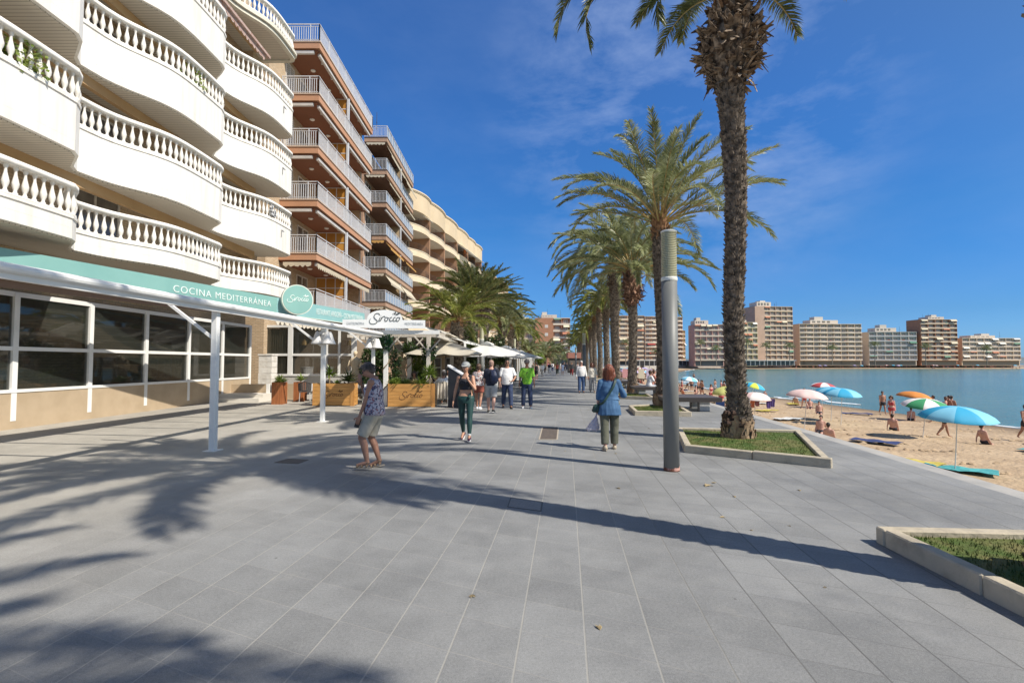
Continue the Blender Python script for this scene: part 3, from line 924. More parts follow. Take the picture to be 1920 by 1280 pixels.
    for x in (2.2, 7.4, 12.6):
        mb = MB(); mb.cone((x, .9, 16.8), (x, .9, 19.6), .11, .10, 12); mb.build('column', white, root, smooth=True)
    return root
white_block()

penth = M('sand penthouse', (.62,.55,.46), rough=.85)
# ---------------- generic far block: wall, bands, windows, roof
def far_block(name, label, loc, rz, w, h, floors, wallm, bandm, soff_depth=.85, bays=4, wins=True, pent=0, ground=3.6, solid_side=0, rails=True, group=None, awn=None, curve=0, win_copy=None):
    root = empty(name, loc, rz, label, 'building', group)
    D = 12
    fh = (h-ground)/floors
    mb = MB(); mb.box(0, w, soff_depth, D, 0, h)
    if solid_side: mb.box(0, solid_side, 0.02, soff_depth-.003, 0, h)
    mb.build('wall', wallm, root)
    for i in range(floors+1):
        z = ground+fh*i
        mb = MB()
        n = max(2, bays*4) if curve else 1
        pts = [(solid_side+(w-solid_side)*k/n, -curve*(abs(sin(pi*bays/2*k/n))) ) for k in range(n+1)]
        mb.prism(pts + [(w, soff_depth-.004), (solid_side, soff_depth-.004)], z-.22, z)
        if i < floors: mb.wallstrip(pts, z+.003, z+(.55 if rails else .95), .1)
        b = mb.build('balcony' if i < floors else 'roof', bandm, root)
        if i < floors:
            if rails:
                mb = MB()
                for k in range(len(pts)-1): mb.bar((*pts[k], z+.98), (*pts[k+1], z+.98), .06, .06)
                mb.build('railing', rail_white, b)
            for k in range(bays+1):
                xx = solid_side + (w-solid_side)*k/bays
                mb = MB(); mb.box(xx-.14 if k else xx, xx+.14 if k < bays else xx+.001, .05, soff_depth-.005, z+.004, z+fh-.224)
                mb.build('division', wallm, b)
            if awn and i in awn:
                mb = MB(); a = solid_side+(w-solid_side)*awn[i][0]; c = solid_side+(w-solid_side)*awn[i][1]
                sheetawn(mb, [(a, .0, z+fh-.3), (c, .0, z+fh-.3), (c, -1.2, z+fh-1.2), (a, -1.2, z+fh-1.2)], .01, nu=2, nv=2); mb.build('awning', awn[i][2], b)
    ra = random.Random(int(w*100+h)); bwid = (w-solid_side)/bays
    cl = [M('far awning cream', (.62,.55,.40), rough=.9), M('far awning green', (.10,.22,.15), rough=.9), M('far awning rust', (.42,.17,.10), rough=.9), M('far awning white', (.70,.68,.62), rough=.9)]
    mine = ra.choice(cl)
    for i in range(floors):
        for k in range(bays):
            if curve == 0 and ra.random() < .22:
                a0 = solid_side+bwid*(k+.08); a1 = solid_side+bwid*(k+.92); z = ground+fh*(i+1)-.25; dz = ra.uniform(.4, 1.2)
                mb = MB(); mb.add([(a0, .02, z), (a1, .02, z), (a1, -.2-dz*.7, z-dz), (a0, -.2-dz*.7, z-dz), (a0, .02, z+.04), (a1, .02, z+.04), (a1, -.24-dz*.7, z-dz+.04), (a0, -.24-dz*.7, z-dz+.04)], [(3,2,1,0), (4,5,6,7), (0,1,5,4), (1,2,6,5), (2,3,7,6), (3,0,4,7)])
                mb.build('awning', mine if ra.random() < .7 else ra.choice(cl), root)
            elif ra.random() < .12:
                mb = MB(); a0 = solid_side+bwid*(k+ra.uniform(.1,.5)); mb.box(a0, a0+bwid*.3, -.03, .0, ground+fh*i+.45, ground+fh*i+1.0); mb.build('laundry', ra.choice(cl), root)
    for _ in range(3):
        mb = MB(); x = ra.uniform(.1, .9)*w; mb.cone((x, 5, h), (x, 5, h+ra.uniform(1.5, 4.5)), .06, .04, 6); mb.bar((x-.7, 5, h+1.6), (x+.7, 5, h+1.6), .05); mb.build('aerial', dark_metal, root)
    wbase = None
    cnt = 0
    for i in range(floors):
        for k in range(bays):
            if cnt >= 98: break
            cnt += 1
            x0 = solid_side+bwid*(k+.22); x1 = solid_side+bwid*(k+.72); z = ground+fh*i
            if wbase is None:
                mb = MB(); mb.box(0, x1-x0, -.05, -.005, 0, 2.0); wbase = mb.build('window', shutter_white, root)
                mb = MB(); mb.box(.1, (x1-x0)/2-.05, -.056, -.052, .1, 1.9); mb.box((x1-x0)/2+.05, x1-x0-.1, -.056, -.052, .1, 1.9); wpane = mb.build('pane', far_win, wbase)
                wbase.location = (x0, soff_depth, z+.15)
            else:
                c = wbase.copy(); COL.objects.link(c); c.location = (x0, soff_depth, z+.15)
                p = wpane.copy(); COL.objects.link(p); p.parent = c
    # shops
    mb = MB(); mb.box(.5, w-.5, soff_depth-.03, soff_depth-.005, .2, ground-.7); mb.build('shopfront', glass, root)
    if pent:
        u0 = ra.uniform(.05, .4); u1 = u0+ra.uniform(.35, .55); u2 = ra.uniform(u0, u1-.2); pent *= ra.uniform(.8, 1.1)
        mb = MB(); mb.box(w*u0, w*u1, 3, D-1, h+.003, h+pent); mb.box(w*u2, w*(u2+.14), 4, D-3, h+pent+.003, h+pent+ra.uniform(.8, 2.2)); p = mb.build('penthouse', penth, root)
        for k in range(4):
            mb = MB(); mb.box(w*(u0+.03+.08*k), w*(u0+.03+.08*k)+w*.05, 2.95, 2.99, h+.9, h+pent-.6); mb.build('window', win_dark, p)
    return root

pinkish = M('pink brick render', (.56,.34,.28), (.48,.28,.23), scale=.4, rough=.85)
pinkwall = M('pink render', (.56,.38,.33), rough=.85)
yellowish = M('yellow render', (.62,.49,.28), (.56,.43,.23), scale=.4, rough=.85)
brownish = M('brown render', (.50,.34,.25), (.43,.29,.21), scale=.3, rough=.85)
orangebrick = brickmat('orange brick', (.44,.20,.105), (.38,.165,.085), (.33,.20,.13), bw=.3, bh=.1, mortar=.01, bump=0)
whiteband = M('white band', (.68,.57,.45), rough=.8)
creamband = M('far cream band', (.64,.50,.35), rough=.8)

# cream block showing behind the left-hand palms
far_block('apartment_building', 'pale cream block peeping out above the palms left of the promenade, before the brick building', (-5.2, 96, 0), pi/2-radians(12), 21, 19, 5, cream, creamband, soff_depth=1.6, bays=4, curve=.6)
# brick building closing the promenade
b6 = far_block('apartment_building', 'orange brick block with blank end wall and white balconies where the promenade bends', (10.3, 226, 0), 0, 15.4, 21.4, 6, orangebrick, whiteband, bays=2, solid_side=7.9, pent=2.0, rails=True,
               awn={4: (.6, .95, M('cream awning', (.66,.60,.42), rough=.9)), 2: (.0, .4, M('cream awning', (.66,.60,.42), rough=.9))})
for zz in (9.6, 13.4, 17.0):
    mb = MB(); mb.box(4.2, 5.6, -.02, .015, zz, zz+1.3); w_ = mb.build('window', shutter_white, b6)
    mb = MB(); mb.box(4.35, 5.45, -.03, -.022, zz+.15, zz+1.15); mb.build('pane', M('lowered blind', (.55,.50,.44), rough=.7), w_)
far_block('apartment_building', 'recessed brown block with cream corner strips just left of the orange brick wall', (1.5, 228, 0), 0, 8.6, 20.6, 6, brownish, creamband, bays=2, pent=1.6)
# buildings across the bay
def G2(px, Y): return ((px-960)/FPX*Y, Y, 0)
x0 = XY(1160, 300)
awr = M('red awning', (.45,.08,.07), rough=.9)
far_block('apartment_building', 'tall ochre block beyond the beach, its flat part on the left with plain windows', (*G2(1161, 318)[:2], -.6), radians(2), 16, 31.5, 10, M('ochre brown brick', (.66,.42,.26), (.58,.36,.22), scale=.3, rough=.85), creamband, bays=3, rails=False, pent=0, awn={3: (.1,.3, awr)})
far_block('apartment_building', 'tall ochre block beyond the beach with wavy white balconies and red awnings', (*G2(1210, 318)[:2], -.6), radians(13), 26, 31.0, 10, M('ochre brown brick'  , (.46,.30,.19)), whiteband, bays=6, curve=.9, pent=0,
          awn={3: (.05, .25, awr), 1: (.1, .5, awr), 6: (.5, .62, awr), 8: (.2, .3, M('cream awning', (.66,.60,.42)))})
far_block('apartment_building', 'narrow dark ochre facade lining the street gap right of the lamp post', (*G2(1277, 336)[:2], -.4), radians(55), 10, 23.5, 7, yellowish, brownish, bays=3, pent=1.5)
far_block('apartment_building', 'pink brick block with white balcony lines and a white rooftop flat, across the bay', (*G2(1303, 300)[:2], -.5), radians(-2), 17.0, 24.5, 6, pinkish, whiteband, bays=5, solid_side=0, pent=2.6)
far_block('apartment_building', 'yellow block across the bay, right of the big palm trunk', (*G2(1372, 300)[:2], -.5), radians(2), 15.6, 25.8, 7, yellowish, M('pale yellow band', (.66,.58,.40), rough=.8), bays=3, solid_side=6.5, pent=1.5)
far_block('apartment_building', 'tallest brown tower across the bay, its plain wall dotted with small windows', (*G2(1417, 322)[:2], -.3), radians(8), 26, 37.5, 11, brownish, creamband, bays=5, solid_side=6.5, pent=3)
far_block('apartment_building', 'long beige block across the water, right of the tallest brown tower', (*G2(1500, 330)[:2], -.3), radians(4), 42, 27, 8, M('beige render', (.58,.44,.30), rough=.85), whiteband, bays=9, curve=.5, pent=2.5)
far_block('apartment_building', 'pale block across the water with grey balcony bands', (*G2(1630, 334)[:2], -.3), radians(-3), 30, 22, 6, M('warm pale render', (.58,.50,.40), rough=.85), M('grey band', (.45,.45,.45), rough=.8), bays=6, pent=2.5)
far_block('apartment_building', 'red brick block across the water, second from the right edge', (*G2(1728, 332)[:2], -.3), radians(1), 24, 30, 9, orangebrick, creamband, bays=5, pent=2)
far_block('apartment_building', 'sand coloured low block at the right end of the bay', (*G2(1805, 334)[:2], -.3), radians(3), 40, 18, 5, cream, whiteband, bays=8, pent=2)
# small grey houses seen down the street gap and hills
hill = M('far hill', (.10,.14,.16), (.14,.17,.17), scale=.01, rough=1)
mb = MB(); n = 60; vs = []
for i in range(n+1):
    x = -1500 + 4500*i/n; zt = 14 + 16*noise.noise(Vector((x*.0021, 3.3, 0))) + 8*noise.noise(Vector((x*.007, 1, 0)))
    vs += [(x, 1500, -3), (x, 1620, max(zt, 4)), (x, 1900, -3)]
fs = []
for i in range(n): fs += [(i*3, i*3+3, i*3+4, i*3+1), (i*3+1, i*3+4, i*3+5, i*3+2)]
mb.add(vs, fs); tag(mb.build('hills', hill), kind='structure')
# ================================================================== PALMS, PLANT BEDS, LAMP POSTS, BENCHES
leaf_mats = []
def leafmat(name, c1, c2, c3):
    m = bpy.data.materials.new(name); m.use_nodes = True; nt = m.node_tree; b = nt.nodes['Principled BSDF']
    b.inputs['Roughness'].default_value = .36
    t = nt.nodes.new('ShaderNodeTexCoord')
    n = nt.nodes.new('ShaderNodeTexNoise'); n.inputs['Scale'].default_value = 2.3; n.inputs['Detail'].default_value = 5; nt.links.new(t.outputs['Object'], n.inputs['Vector'])
    r = nt.nodes.new('ShaderNodeValToRGB'); nt.links.new(n.outputs['Fac'], r.inputs[0])
    e = r.color_ramp.elements; e[0].position = .3; e[0].color = (*c1, 1); e[1].position = .52; e[1].color = (*c2, 1); q = e.new(.75); q.color = (*c3, 1)
    nt.links.new(r.outputs[0], b.inputs['Base Color'])
    tr = nt.nodes.new('ShaderNodeBsdfTranslucent'); nt.links.new(r.outputs[0], tr.inputs['Color'])
    mx = nt.nodes.new('ShaderNodeMixShader'); mx.inputs[0].default_value = .34
    nt.links.new(b.outputs[0], mx.inputs[1]); nt.links.new(tr.outputs[0], mx.inputs[2]); nt.links.new(mx.outputs[0], nt.nodes['Material Output'].inputs['Surface'])
    return m
frond_silver = leafmat('silvery palm frond', (.15,.175,.065), (.29,.315,.15), (.50,.51,.33))
frond_dark = leafmat('dark palm frond', (.075,.092,.03), (.145,.165,.055), (.27,.285,.12))
frond_green = leafmat('yellow green palm frond', (.13,.155,.03), (.22,.24,.05), (.35,.345,.10))
stem_mat = M('frond stem', (.30,.27,.10), (.42,.26,.09), scale=4, rough=.5)
trunk_mat = M('palm trunk bark', (.13,.10,.075), (.42,.345,.265), scale=9, rough=.95, lo=.38, hi=.70, bump=.5, bscale=60)
trunk_dark = M('dark palm bark', (.065,.050,.038), (.29,.23,.175), scale=9, rough=.95, lo=.38, hi=.72, bump=.5, bscale=60)
boot_mat = M('orange boot bark', (.19,.095,.045), (.36,.20,.10), scale=8, rough=.9)
flake_mat = M('dead frond bases', (.07,.045,.03), (.42,.32,.23), scale=9, rough=.9, lo=.38, hi=.7)
base_mat = M('peeling trunk base', (.20,.12,.075), (.42,.30,.19), scale=7, rough=.95, bump=.4, bscale=40)
dead_mat = M('dry frond', (.33,.25,.13), (.42,.34,.2), scale=5, rough=.8)

def frond(mb, az, el, L, droop, rr, nl=62, wid=.46, twist=0, lw=.030, base_r=.03, start=.16, origin=(0,0,0), curl=0):
    """one feather leaf; material slots: 0 leaflets, 1 stem"""
    K = 14; pts = []; p = Vector(origin); e = el; a = az
    for k in range(K+1):
        pts.append(p.copy())
        t = k/K
        d = Vector((cos(a)*cos(e), sin(a)*cos(e), sin(e)))
        p = p + d*(L/K)
        e -= droop/K*(.45+1.3*t); a += curl/K
    mb.m = 1
    mb.tube(pts, [base_r*(1-.86*k/K) for k in range(K+1)], 4)
    mb.m = 0
    for i in range(nl):
        t = start + (1-start)*(i+.5)/nl
        f = t*K; k = min(int(f), K-1); u = f-k
        q = pts[k].lerp(pts[k+1], u); d = (pts[k+1]-pts[k]).normalized()
        side = d.cross(Vector((0,0,1)))
        if side.length < .05: side = Vector((-sin(az), cos(az), 0))
        side.normalize(); up = side.cross(d).normalized()
        tt = (t-start)/(1-start)
        ll = wid*(.42+.58*sin(min(1, tt*1.9+.12)*pi/2))*(1 if tt < .6 else (1-(tt-.6)/.4*.55))*rr.uniform(.85, 1.1)
        ang = radians(62-34*tt)   # from the stem
        for sgn in (-1, 1):
            v = radians(rr.uniform(8, 42))
            s = side*sgn
            dirv = (d*cos(ang) + (s*cos(v) + up*sin(v))*sin(ang)).normalized()
            dirv = (dirv + Vector((rr.uniform(-.08,.08), rr.uniform(-.08,.08), rr.uniform(-.08,.08)))).normalized()
            wv = dirv.cross(up if rr.random() < .5 else s); 
            if wv.length < .1: wv = dirv.cross(Vector((0,0,1)))
            wv.normalize()
            a0 = q; a1 = q + dirv*ll*.5; a2 = q + dirv*ll + Vector((0,0,-ll*rr.uniform(.10,.30)))
            w = lw*rr.uniform(.75, 1.15)
            mb.add([a0-wv*w*.35, a0+wv*w*.35, a1+wv*w*.5, a1-wv*w*.5, a2], [(0,1,2,3), (3,2,4)])

def crown_mesh(name, seed, n, L, mats, wid=.46, el_hi=80, el_lo=-12, nl=62, lw=.03, droop=(.5, 1.5), specials=None, dead=3, upright=.7, start=.16):
    rr = random.Random(seed); mb = MB()
    for i in range(n):
        u = (i+.5)/n
        el = radians(el_hi + (el_lo-el_hi)*u**upright + rr.uniform(-7, 7))
        az = i*2.39996 + rr.uniform(-.25, .25)
        LL = L*rr.uniform(.82, 1.08)*(.75+.25*min(1, u*2.5))
        dr = droop[0] + (droop[1]-droop[0])*rr.random() * (1-.25*u)
        r0 = .10+.10*u
        frond(mb, az, el, LL, dr, rr, nl, wid, lw=lw, start=start, origin=(cos(az)*r0, sin(az)*r0, .30*(1-u)-.05), curl=rr.uniform(-.5,.5))
    if specials:
        for az, el, LL, dr in specials:
            frond(mb, az, el, LL, dr, rr, int(nl*1.15), wid*1.0, lw=lw, origin=(cos(az)*.15, sin(az)*.15, .05), curl=rr.uniform(-.2,.2))
    me = MBmesh(mb, name, mats)
    return me
def MBmesh(mb, name, mats):
    me = bpy.data.meshes.new(name); me.from_pydata(mb.v, [], mb.f)
    for m in mats: me.materials.append(m)
    if len(mats) > 1: me.polygons.foreach_set('material_index', mb.mi)
    me.update(); return me

def stub(mb, c, az, tilt, w, h, th):
    """leaf base scar: small wedge leaning out of the trunk"""
    o = Vector((cos(az), sin(az), 0)); s = Vector((-sin(az), cos(az), 0)); u = Vector((0,0,1))
    tip = c + o*sin(tilt)*h + u*cos(tilt)*h
    mb.add([c - s*w/2 - o*th, c + s*w/2 - o*th, c + s*w*.32 + o*th*.3 - u*h*.35, c - s*w*.32 + o*th*.3 - u*h*.35, tip + s*w*.28, tip - s*w*.28],
           [(0,1,4,5), (3,5,4,2), (0,5,3), (1,2,4), (0,3,2,1)])

def trunk(parent, prof, seed, mat, n_ring=13, dz=.042, rough=1.0, base=None, ztop=None, lean=0, name='trunk'):
    """prof list of (z, r)"""
    rr = random.Random(seed); mb = MB()
    def rad(z):
        for i in range(len(prof)-1):
            if prof[i+1][0] >= z:
                t = (z-prof[i][0])/(prof[i+1][0]-prof[i][0]); t = t*t*(3-2*t); return prof[i][1]+(prof[i+1][1]-prof[i][1])*t
        return prof[-1][1]
    H = prof[-1][0]
    def cx(z): return .035*sin(z*1.1+seed) + lean*z, .03*cos(z*.9+seed*2)
    zz = 0; vs = []; n = 20; rows = 0
    while zz < H+.001:
        x, y = cx(zz)
        for k in range(n):
            a = 2*pi*k/n; r = rad(zz)*(.93+.06*noise.noise(Vector((cos(a)*1.5, sin(a)*1.5, zz*3+seed))))
            vs.append((x+cos(a)*r, y+sin(a)*r, zz))
        zz += .12; rows += 1
    fs = [(i*n+k, i*n+(k+1) % n, (i+1)*n+(k+1) % n, (i+1)*n+k) for i in range(rows-1) for k in range(n)]
    fs += [tuple(range(n-1, -1, -1)), tuple(range((rows-1)*n, rows*n))]
    mb.add(vs, fs)
    z = .02; ring = 0
    while z < H-.02:
        r = rad(z); x, y = cx(z)
        nn = max(6, int(n_ring*r/.2)); w = 2*pi*r/nn*1.05
        for k in range(nn):
            az = 2*pi*(k + .5*(ring % 2))/nn + rr.uniform(-.12, .12); zr = z + rr.uniform(-.015, .015)
            h = rr.uniform(.04, .08)*rough; 
            stub(mb, Vector((x+cos(az)*r*.97, y+sin(az)*r*.97, zr)), az, radians(rr.uniform(15, 60)), w*rr.uniform(.8, 1.2), h, .02)
        z += dz; ring += 1
    return mb.build(name, mat, parent)
def flakes(parent, z0, z1, prof, seed, n, mat, size=.16, name='dead_frond_bases', up=True):
    """shaggy collar of old leaf bases round the trunk head"""
    rr = random.Random(seed); mb = MB()
    N = 10
    mb.lathe([(prof(i/(N-1))*.86, z0+(z1-z0)*i/(N-1)) for i in range(N)], (0,0,0), 16)
    for _ in range(n):
        t = rr.random(); z = z0+(z1-z0)*t; az = rr.uniform(0, 2*pi); r = prof(t)*.9
        o = Vector((cos(az), sin(az), 0)); s = Vector((-sin(az), cos(az), 0)); u = Vector((0,0,1))
        tilt = radians(rr.choice((rr.uniform(5, 60), rr.uniform(40, 110), rr.uniform(80, 150))))
        d = o*sin(tilt)+u*cos(tilt); L = size*rr.uniform(.4, 1.6); w = size*rr.uniform(.2, .7)
        c = o*r + u*z; s2 = (s + u*rr.uniform(-.5,.5)).normalized(); bend = u*L*rr.uniform(-.5, .4)+s*L*rr.uniform(-.3, .3)
        th = o*.012
        vs = [c-s2*w/2, c+s2*w/2, c+d*L*.55+s2*w*.5, c+d*L*.55-s2*w*.45, c+d*L+bend+s2*w*.12, c+d*L+bend-s2*w*.12]
        vs = vs + [v+th-u*.012 for v in vs]
        mb.add(vs, [(0,1,2,3), (3,2,4,5), (9,8,7,6), (11,10,8,9), (0,3,9,6), (1,7,8,2), (2,8,10,4), (3,5,11,9), (4,10,11,5)])
    return mb.build(name, mat, parent)
def boots(parent, z0, z1, r0, r1, seed, mat=None, n=90):
    """upright orange boots where green stems leave the trunk"""
    rr = random.Random(seed); mb = MB()
    mb.lathe([(r0*.9, z0), ((r0+r1)/2*.9, (z0+z1)/2), (r1*.8, z1)], (0,0,0), 12)
    for i in range(n):
        t = (i+.5)/n; z = z0+(z1-z0)*t; az = i*2.39996; r = r0+(r1-r0)*t
        o = Vector((cos(az), sin(az), 0)); tilt = radians(rr.uniform(8, 30))
        c = o*r*.92+Vector((0,0,z)); d = o*sin(tilt)+Vector((0,0,1))*cos(tilt)
        mb.bar(c, c+d*rr.uniform(.18, .34), rr.uniform(.07, .11), .03, up=o)
    return mb.build('boots', mat or boot_mat, parent)

def palm(pos, rz, label, prof, crown_me, crown_z, tmat=trunk_mat, seed=1, collar=None, boot=None, base=False, group='palms in the beds along the beach side', dz=.044, scale=1, crown_scale=1, n_ring=13, rough=1.0):
    root = empty('palm_tree', pos, rz, label, 'palm tree', group)
    trunk(root, prof, seed, tmat, dz=dz, n_ring=n_ring, rough=rough)
    if base:
        b = prof[0][1]
        mb = MB(); rr = random.Random(seed+9); 
        mb.lathe([(b*1.22, -.02), (b*1.18, .10), (b*1.08, .24), (b*.98, .38)], (0,0,0), 18)
        for _ in range(170):
            az = rr.uniform(0, 2*pi); z = rr.uniform(0, .42); r = b*(1.2-.5*z)
            o = Vector((cos(az), sin(az), 0)); c = o*r+Vector((0,0,z)); s = Vector((-sin(az), cos(az), rr.uniform(-.3,.3)))
            d = o*.6+Vector((0,0,1)); w = rr.uniform(.03,.07); h = rr.uniform(.04,.11)
            mb.add([c-s*w, c+s*w, c+s*w*.7+d*h, c-s*w*.7+d*h, c-s*w*.6+o*.03+Vector((0,0,-.04)), c+s*w*.6+o*.03+Vector((0,0,-.04))], [(0,1,2,3), (4,3,2,5), (0,4,5,1)])
        mb.build('root_flare', base_mat, root)
    if collar: flakes(root, collar[0], collar[1], collar[2], seed+3, collar[3], collar[4] if len(collar) > 4 else flake_mat, size=collar[5] if len(collar) > 5 else .16)
    if boot: boots(root, boot[0], boot[1], boot[2], boot[3], seed+5)
    o = bpy.data.objects.new('crown', crown_me); COL.objects.link(o); o.parent = root; o.location = (0,0,crown_z); o.scale = (crown_scale,)*3
    return root

PROW = [(4.72, 10.75), (5.45, 18.7), (6.40, 27.2), (7.05, 35.0), (7.85, 42.5), (8.65, 50.5), (9.45, 58.5), (10.25, 66.5), (11.0, 75), (11.9, 84), (12.8, 94), (13.9, 105), (15.3, 118), (17.0, 132)]
# --- the big near palm
def bulge(a, b, c):
    return lambda t: (a*(1-t)**2 + 2*b*t*(1-t)*1.0 + c*t*t)
A = radians
c1 = crown_mesh('crown', 11, 30, 3.3, [frond_dark, stem_mat], wid=.52, el_lo=30, nl=110, lw=.030, droop=(.9, 1.7),
    specials=[(A(180), A(28), 4.2, 2.45), (A(168), A(44), 4.7, 2.3), (A(208), A(6), 2.9, 2.0), (A(194), A(52), 4.4, 2.4), (A(20), A(45), 3.6, 1.6), (A(-40), A(42), 3.4, 1.6)])
palm((4.75, 10.85, .05), 0, 'tallest palm, its shaggy bulge of dead leaf bases cut by the top edge',
     [(0,.26),(.35,.26),(.9,.185),(2.2,.185),(5.0,.195),(6.6,.225),(7.8,.27),(9.7,.20)], c1, 9.75, trunk_dark, 21,
     collar=(7.55, 9.3, lambda t: .27+.40*sin(pi*min(1, t*1.05))**.8*(.55+.6*t if t < .75 else 1.0-.9*(t-.75)), 620, flake_mat, .21), boot=(9.1, 9.8, .32, .18), base=True, rough=1.15)
# burl near its foot is part of the trunk mesh look: a lump on the seaward-left side
mb = MB(); rr = random.Random(4)
for _ in range(60):
    c = Vector((-.24+rr.uniform(-.07,.08), -.10+rr.uniform(-.10,.10), .42+rr.uniform(-.14,.14)))
    mb.ell(c, rr.uniform(.03,.07), 6, 4)
bl = mb.build('burl', M('dark burl', (.10,.055,.035), (.04,.025,.02), scale=18, rough=.95), [o for o in bpy.data.objects if o.name == 'palm_tree'][0])
c2 = crown_mesh('crown', 23, 42, 4.2, [frond_silver, stem_mat], wid=.56, el_hi=87, el_lo=24, nl=105, lw=.030, droop=(.45, 2.0), upright=1.0, start=.24,
    specials=[(A(172), A(35), 3.6, 1.9), (A(60), A(66), 4.3, .5), (A(48), A(60), 4.1, .5), (A(5), A(32), 3.9, 1.5), (A(-8), A(18), 4.2, 1.3), (A(120), A(60), 3.8, .9)])
palm((*PROW[1], .05), 0, 'slim dark palm with orange neck and tall open crown, partly hidden by the lamp post',
     [(0,.26),(.5,.20),(2.5,.165),(4.6,.19),(5.6,.245),(6.55,.25)], c2, 6.75, trunk_dark, 31, boot=(6.3, 6.9, .25, .17), base=True, collar=(6.1, 6.6, lambda t: .27, 90, boot_mat, .13))
c3 = crown_mesh('crown', 37, 48, 3.9, [frond_silver, stem_mat], wid=.56, el_hi=87, el_lo=6, nl=95, lw=.036, start=.22, droop=(.7, 1.9))
palm((*PROW[2], .05), 1.0, 'third palm with a fat ragged collar of brown leaf bases, a bench standing behind it',
     [(0,.25),(.5,.24),(2.0,.20),(3.5,.215),(6.3,.24)], c3, 6.5, trunk_mat, 41, collar=(4.55, 6.45, bulge(.22, .78, .24), 420, M('red brown leaf bases', (.12,.06,.04), (.34,.20,.13), scale=6, rough=.95), .22), boot=(6.2, 6.7, .24, .16), base=True, crown_scale=1.13)
c4 = crown_mesh('crown', 53, 62, 4.6, [frond_silver, stem_mat], wid=.60, el_hi=84, el_lo=-22, nl=95, lw=.036, droop=(.8, 2.0), specials=[(A(180), A(25), 4.5, 1.9), (A(190), A(5), 4.3, 1.6), (A(170), A(-5), 4.0, 1.5), (A(185), A(45), 4.4, 1.9)])
c5 = crown_mesh('crown', 71, 42, 3.6, [frond_green, stem_mat], wid=.58, el_hi=82, el_lo=-2, nl=70, lw=.05, droop=(.7, 1.9))
c6 = crown_mesh('crown', 83, 40, 3.5, [frond_silver, stem_mat], wid=.58, el_hi=84, el_lo=0, nl=64, lw=.055, droop=(.6, 1.8))
c7 = crown_mesh('crown', 97, 46, 3.6, [frond_dark, stem_mat], wid=.60, el_hi=86, el_lo=0, nl=70, lw=.05, droop=(.5, 1.7))
palm((*PROW[3], .05), 0, 'fourth palm, thick trunk swelling below a wide drooping silvery crown',
     [(0,.30),(.6,.26),(2.2,.25),(4.8,.29),(6.2,.36),(8.2,.40),(9.2,.32)], c4, 9.3, trunk_mat, 51, collar=(6.1, 8.7, bulge(.32, .56, .32), 330, flake_mat, .17), boot=(8.8, 9.4, .34, .2), crown_scale=1.08)
PL = ['fifth palm of the beach row, trunk leaning against the fourth in view', 'sixth palm of the beach row with a yellow green crown', 'seventh palm of the beach row, above the couple walking',
      'eighth palm of the beach row, stout trunk beside the far lamp post', 'ninth palm of the beach row, its crown over the brown kiosk', 'tenth palm of the beach row, counted from the camera', 'eleventh palm of the beach row, counted from the camera',
      'twelfth palm of the beach row, counted from the camera', 'thirteenth palm of the beach row, counted from the camera', 'last palm of the beach row where the promenade bends']
HT = [6.7, 6.9, 6.5, 5.9, 5.4, 5.6, 6.0, 5.6, 6.2, 6.6]
for i in range(4, 14):
    h = HT[i-4]; rr = random.Random(i)
    me = [c5, c6, c5, c7, c5, c6, c5, c7, c6, c5][i-4]
    palm((*PROW[i], .05), rr.uniform(0, 6), PL[i-4], [(0,.28),(.5,.24),(2,.22),(h-1.6,.25),(h-.6,.30),(h,.27)], me, h+.1, trunk_mat, 60+i,
         boot=(h-.5, h+.15, .28, .17), dz=.075, n_ring=10, rough=1.2, collar=(h-1.5, h-.2, bulge(.27, .40, .27), 110, flake_mat, .18), crown_scale=.84)
# two palms of the same row beside and behind the camera: their shadows lie across the paving
palm((4.12, 3.62, .05), 2.0, 'nearest palm of the row, its trunk just outside the right edge', [(0,.30),(.5,.25),(2,.215),(8,.22),(10.0,.24)], c3, 10.1, trunk_dark, 91, collar=(8.6, 9.9, bulge(.24, .62, .26), 260, flake_mat, .2), base=True)
palm((3.15, -3.45, .05), 4.4, 'palm standing behind the camera', [(0,.30),(.5,.25),(2,.215),(7,.22),(9.3,.24)], c3, 9.4, trunk_dark, 92, collar=(7.9, 9.2, bulge(.24, .55, .26), 160, flake_mat, .2))

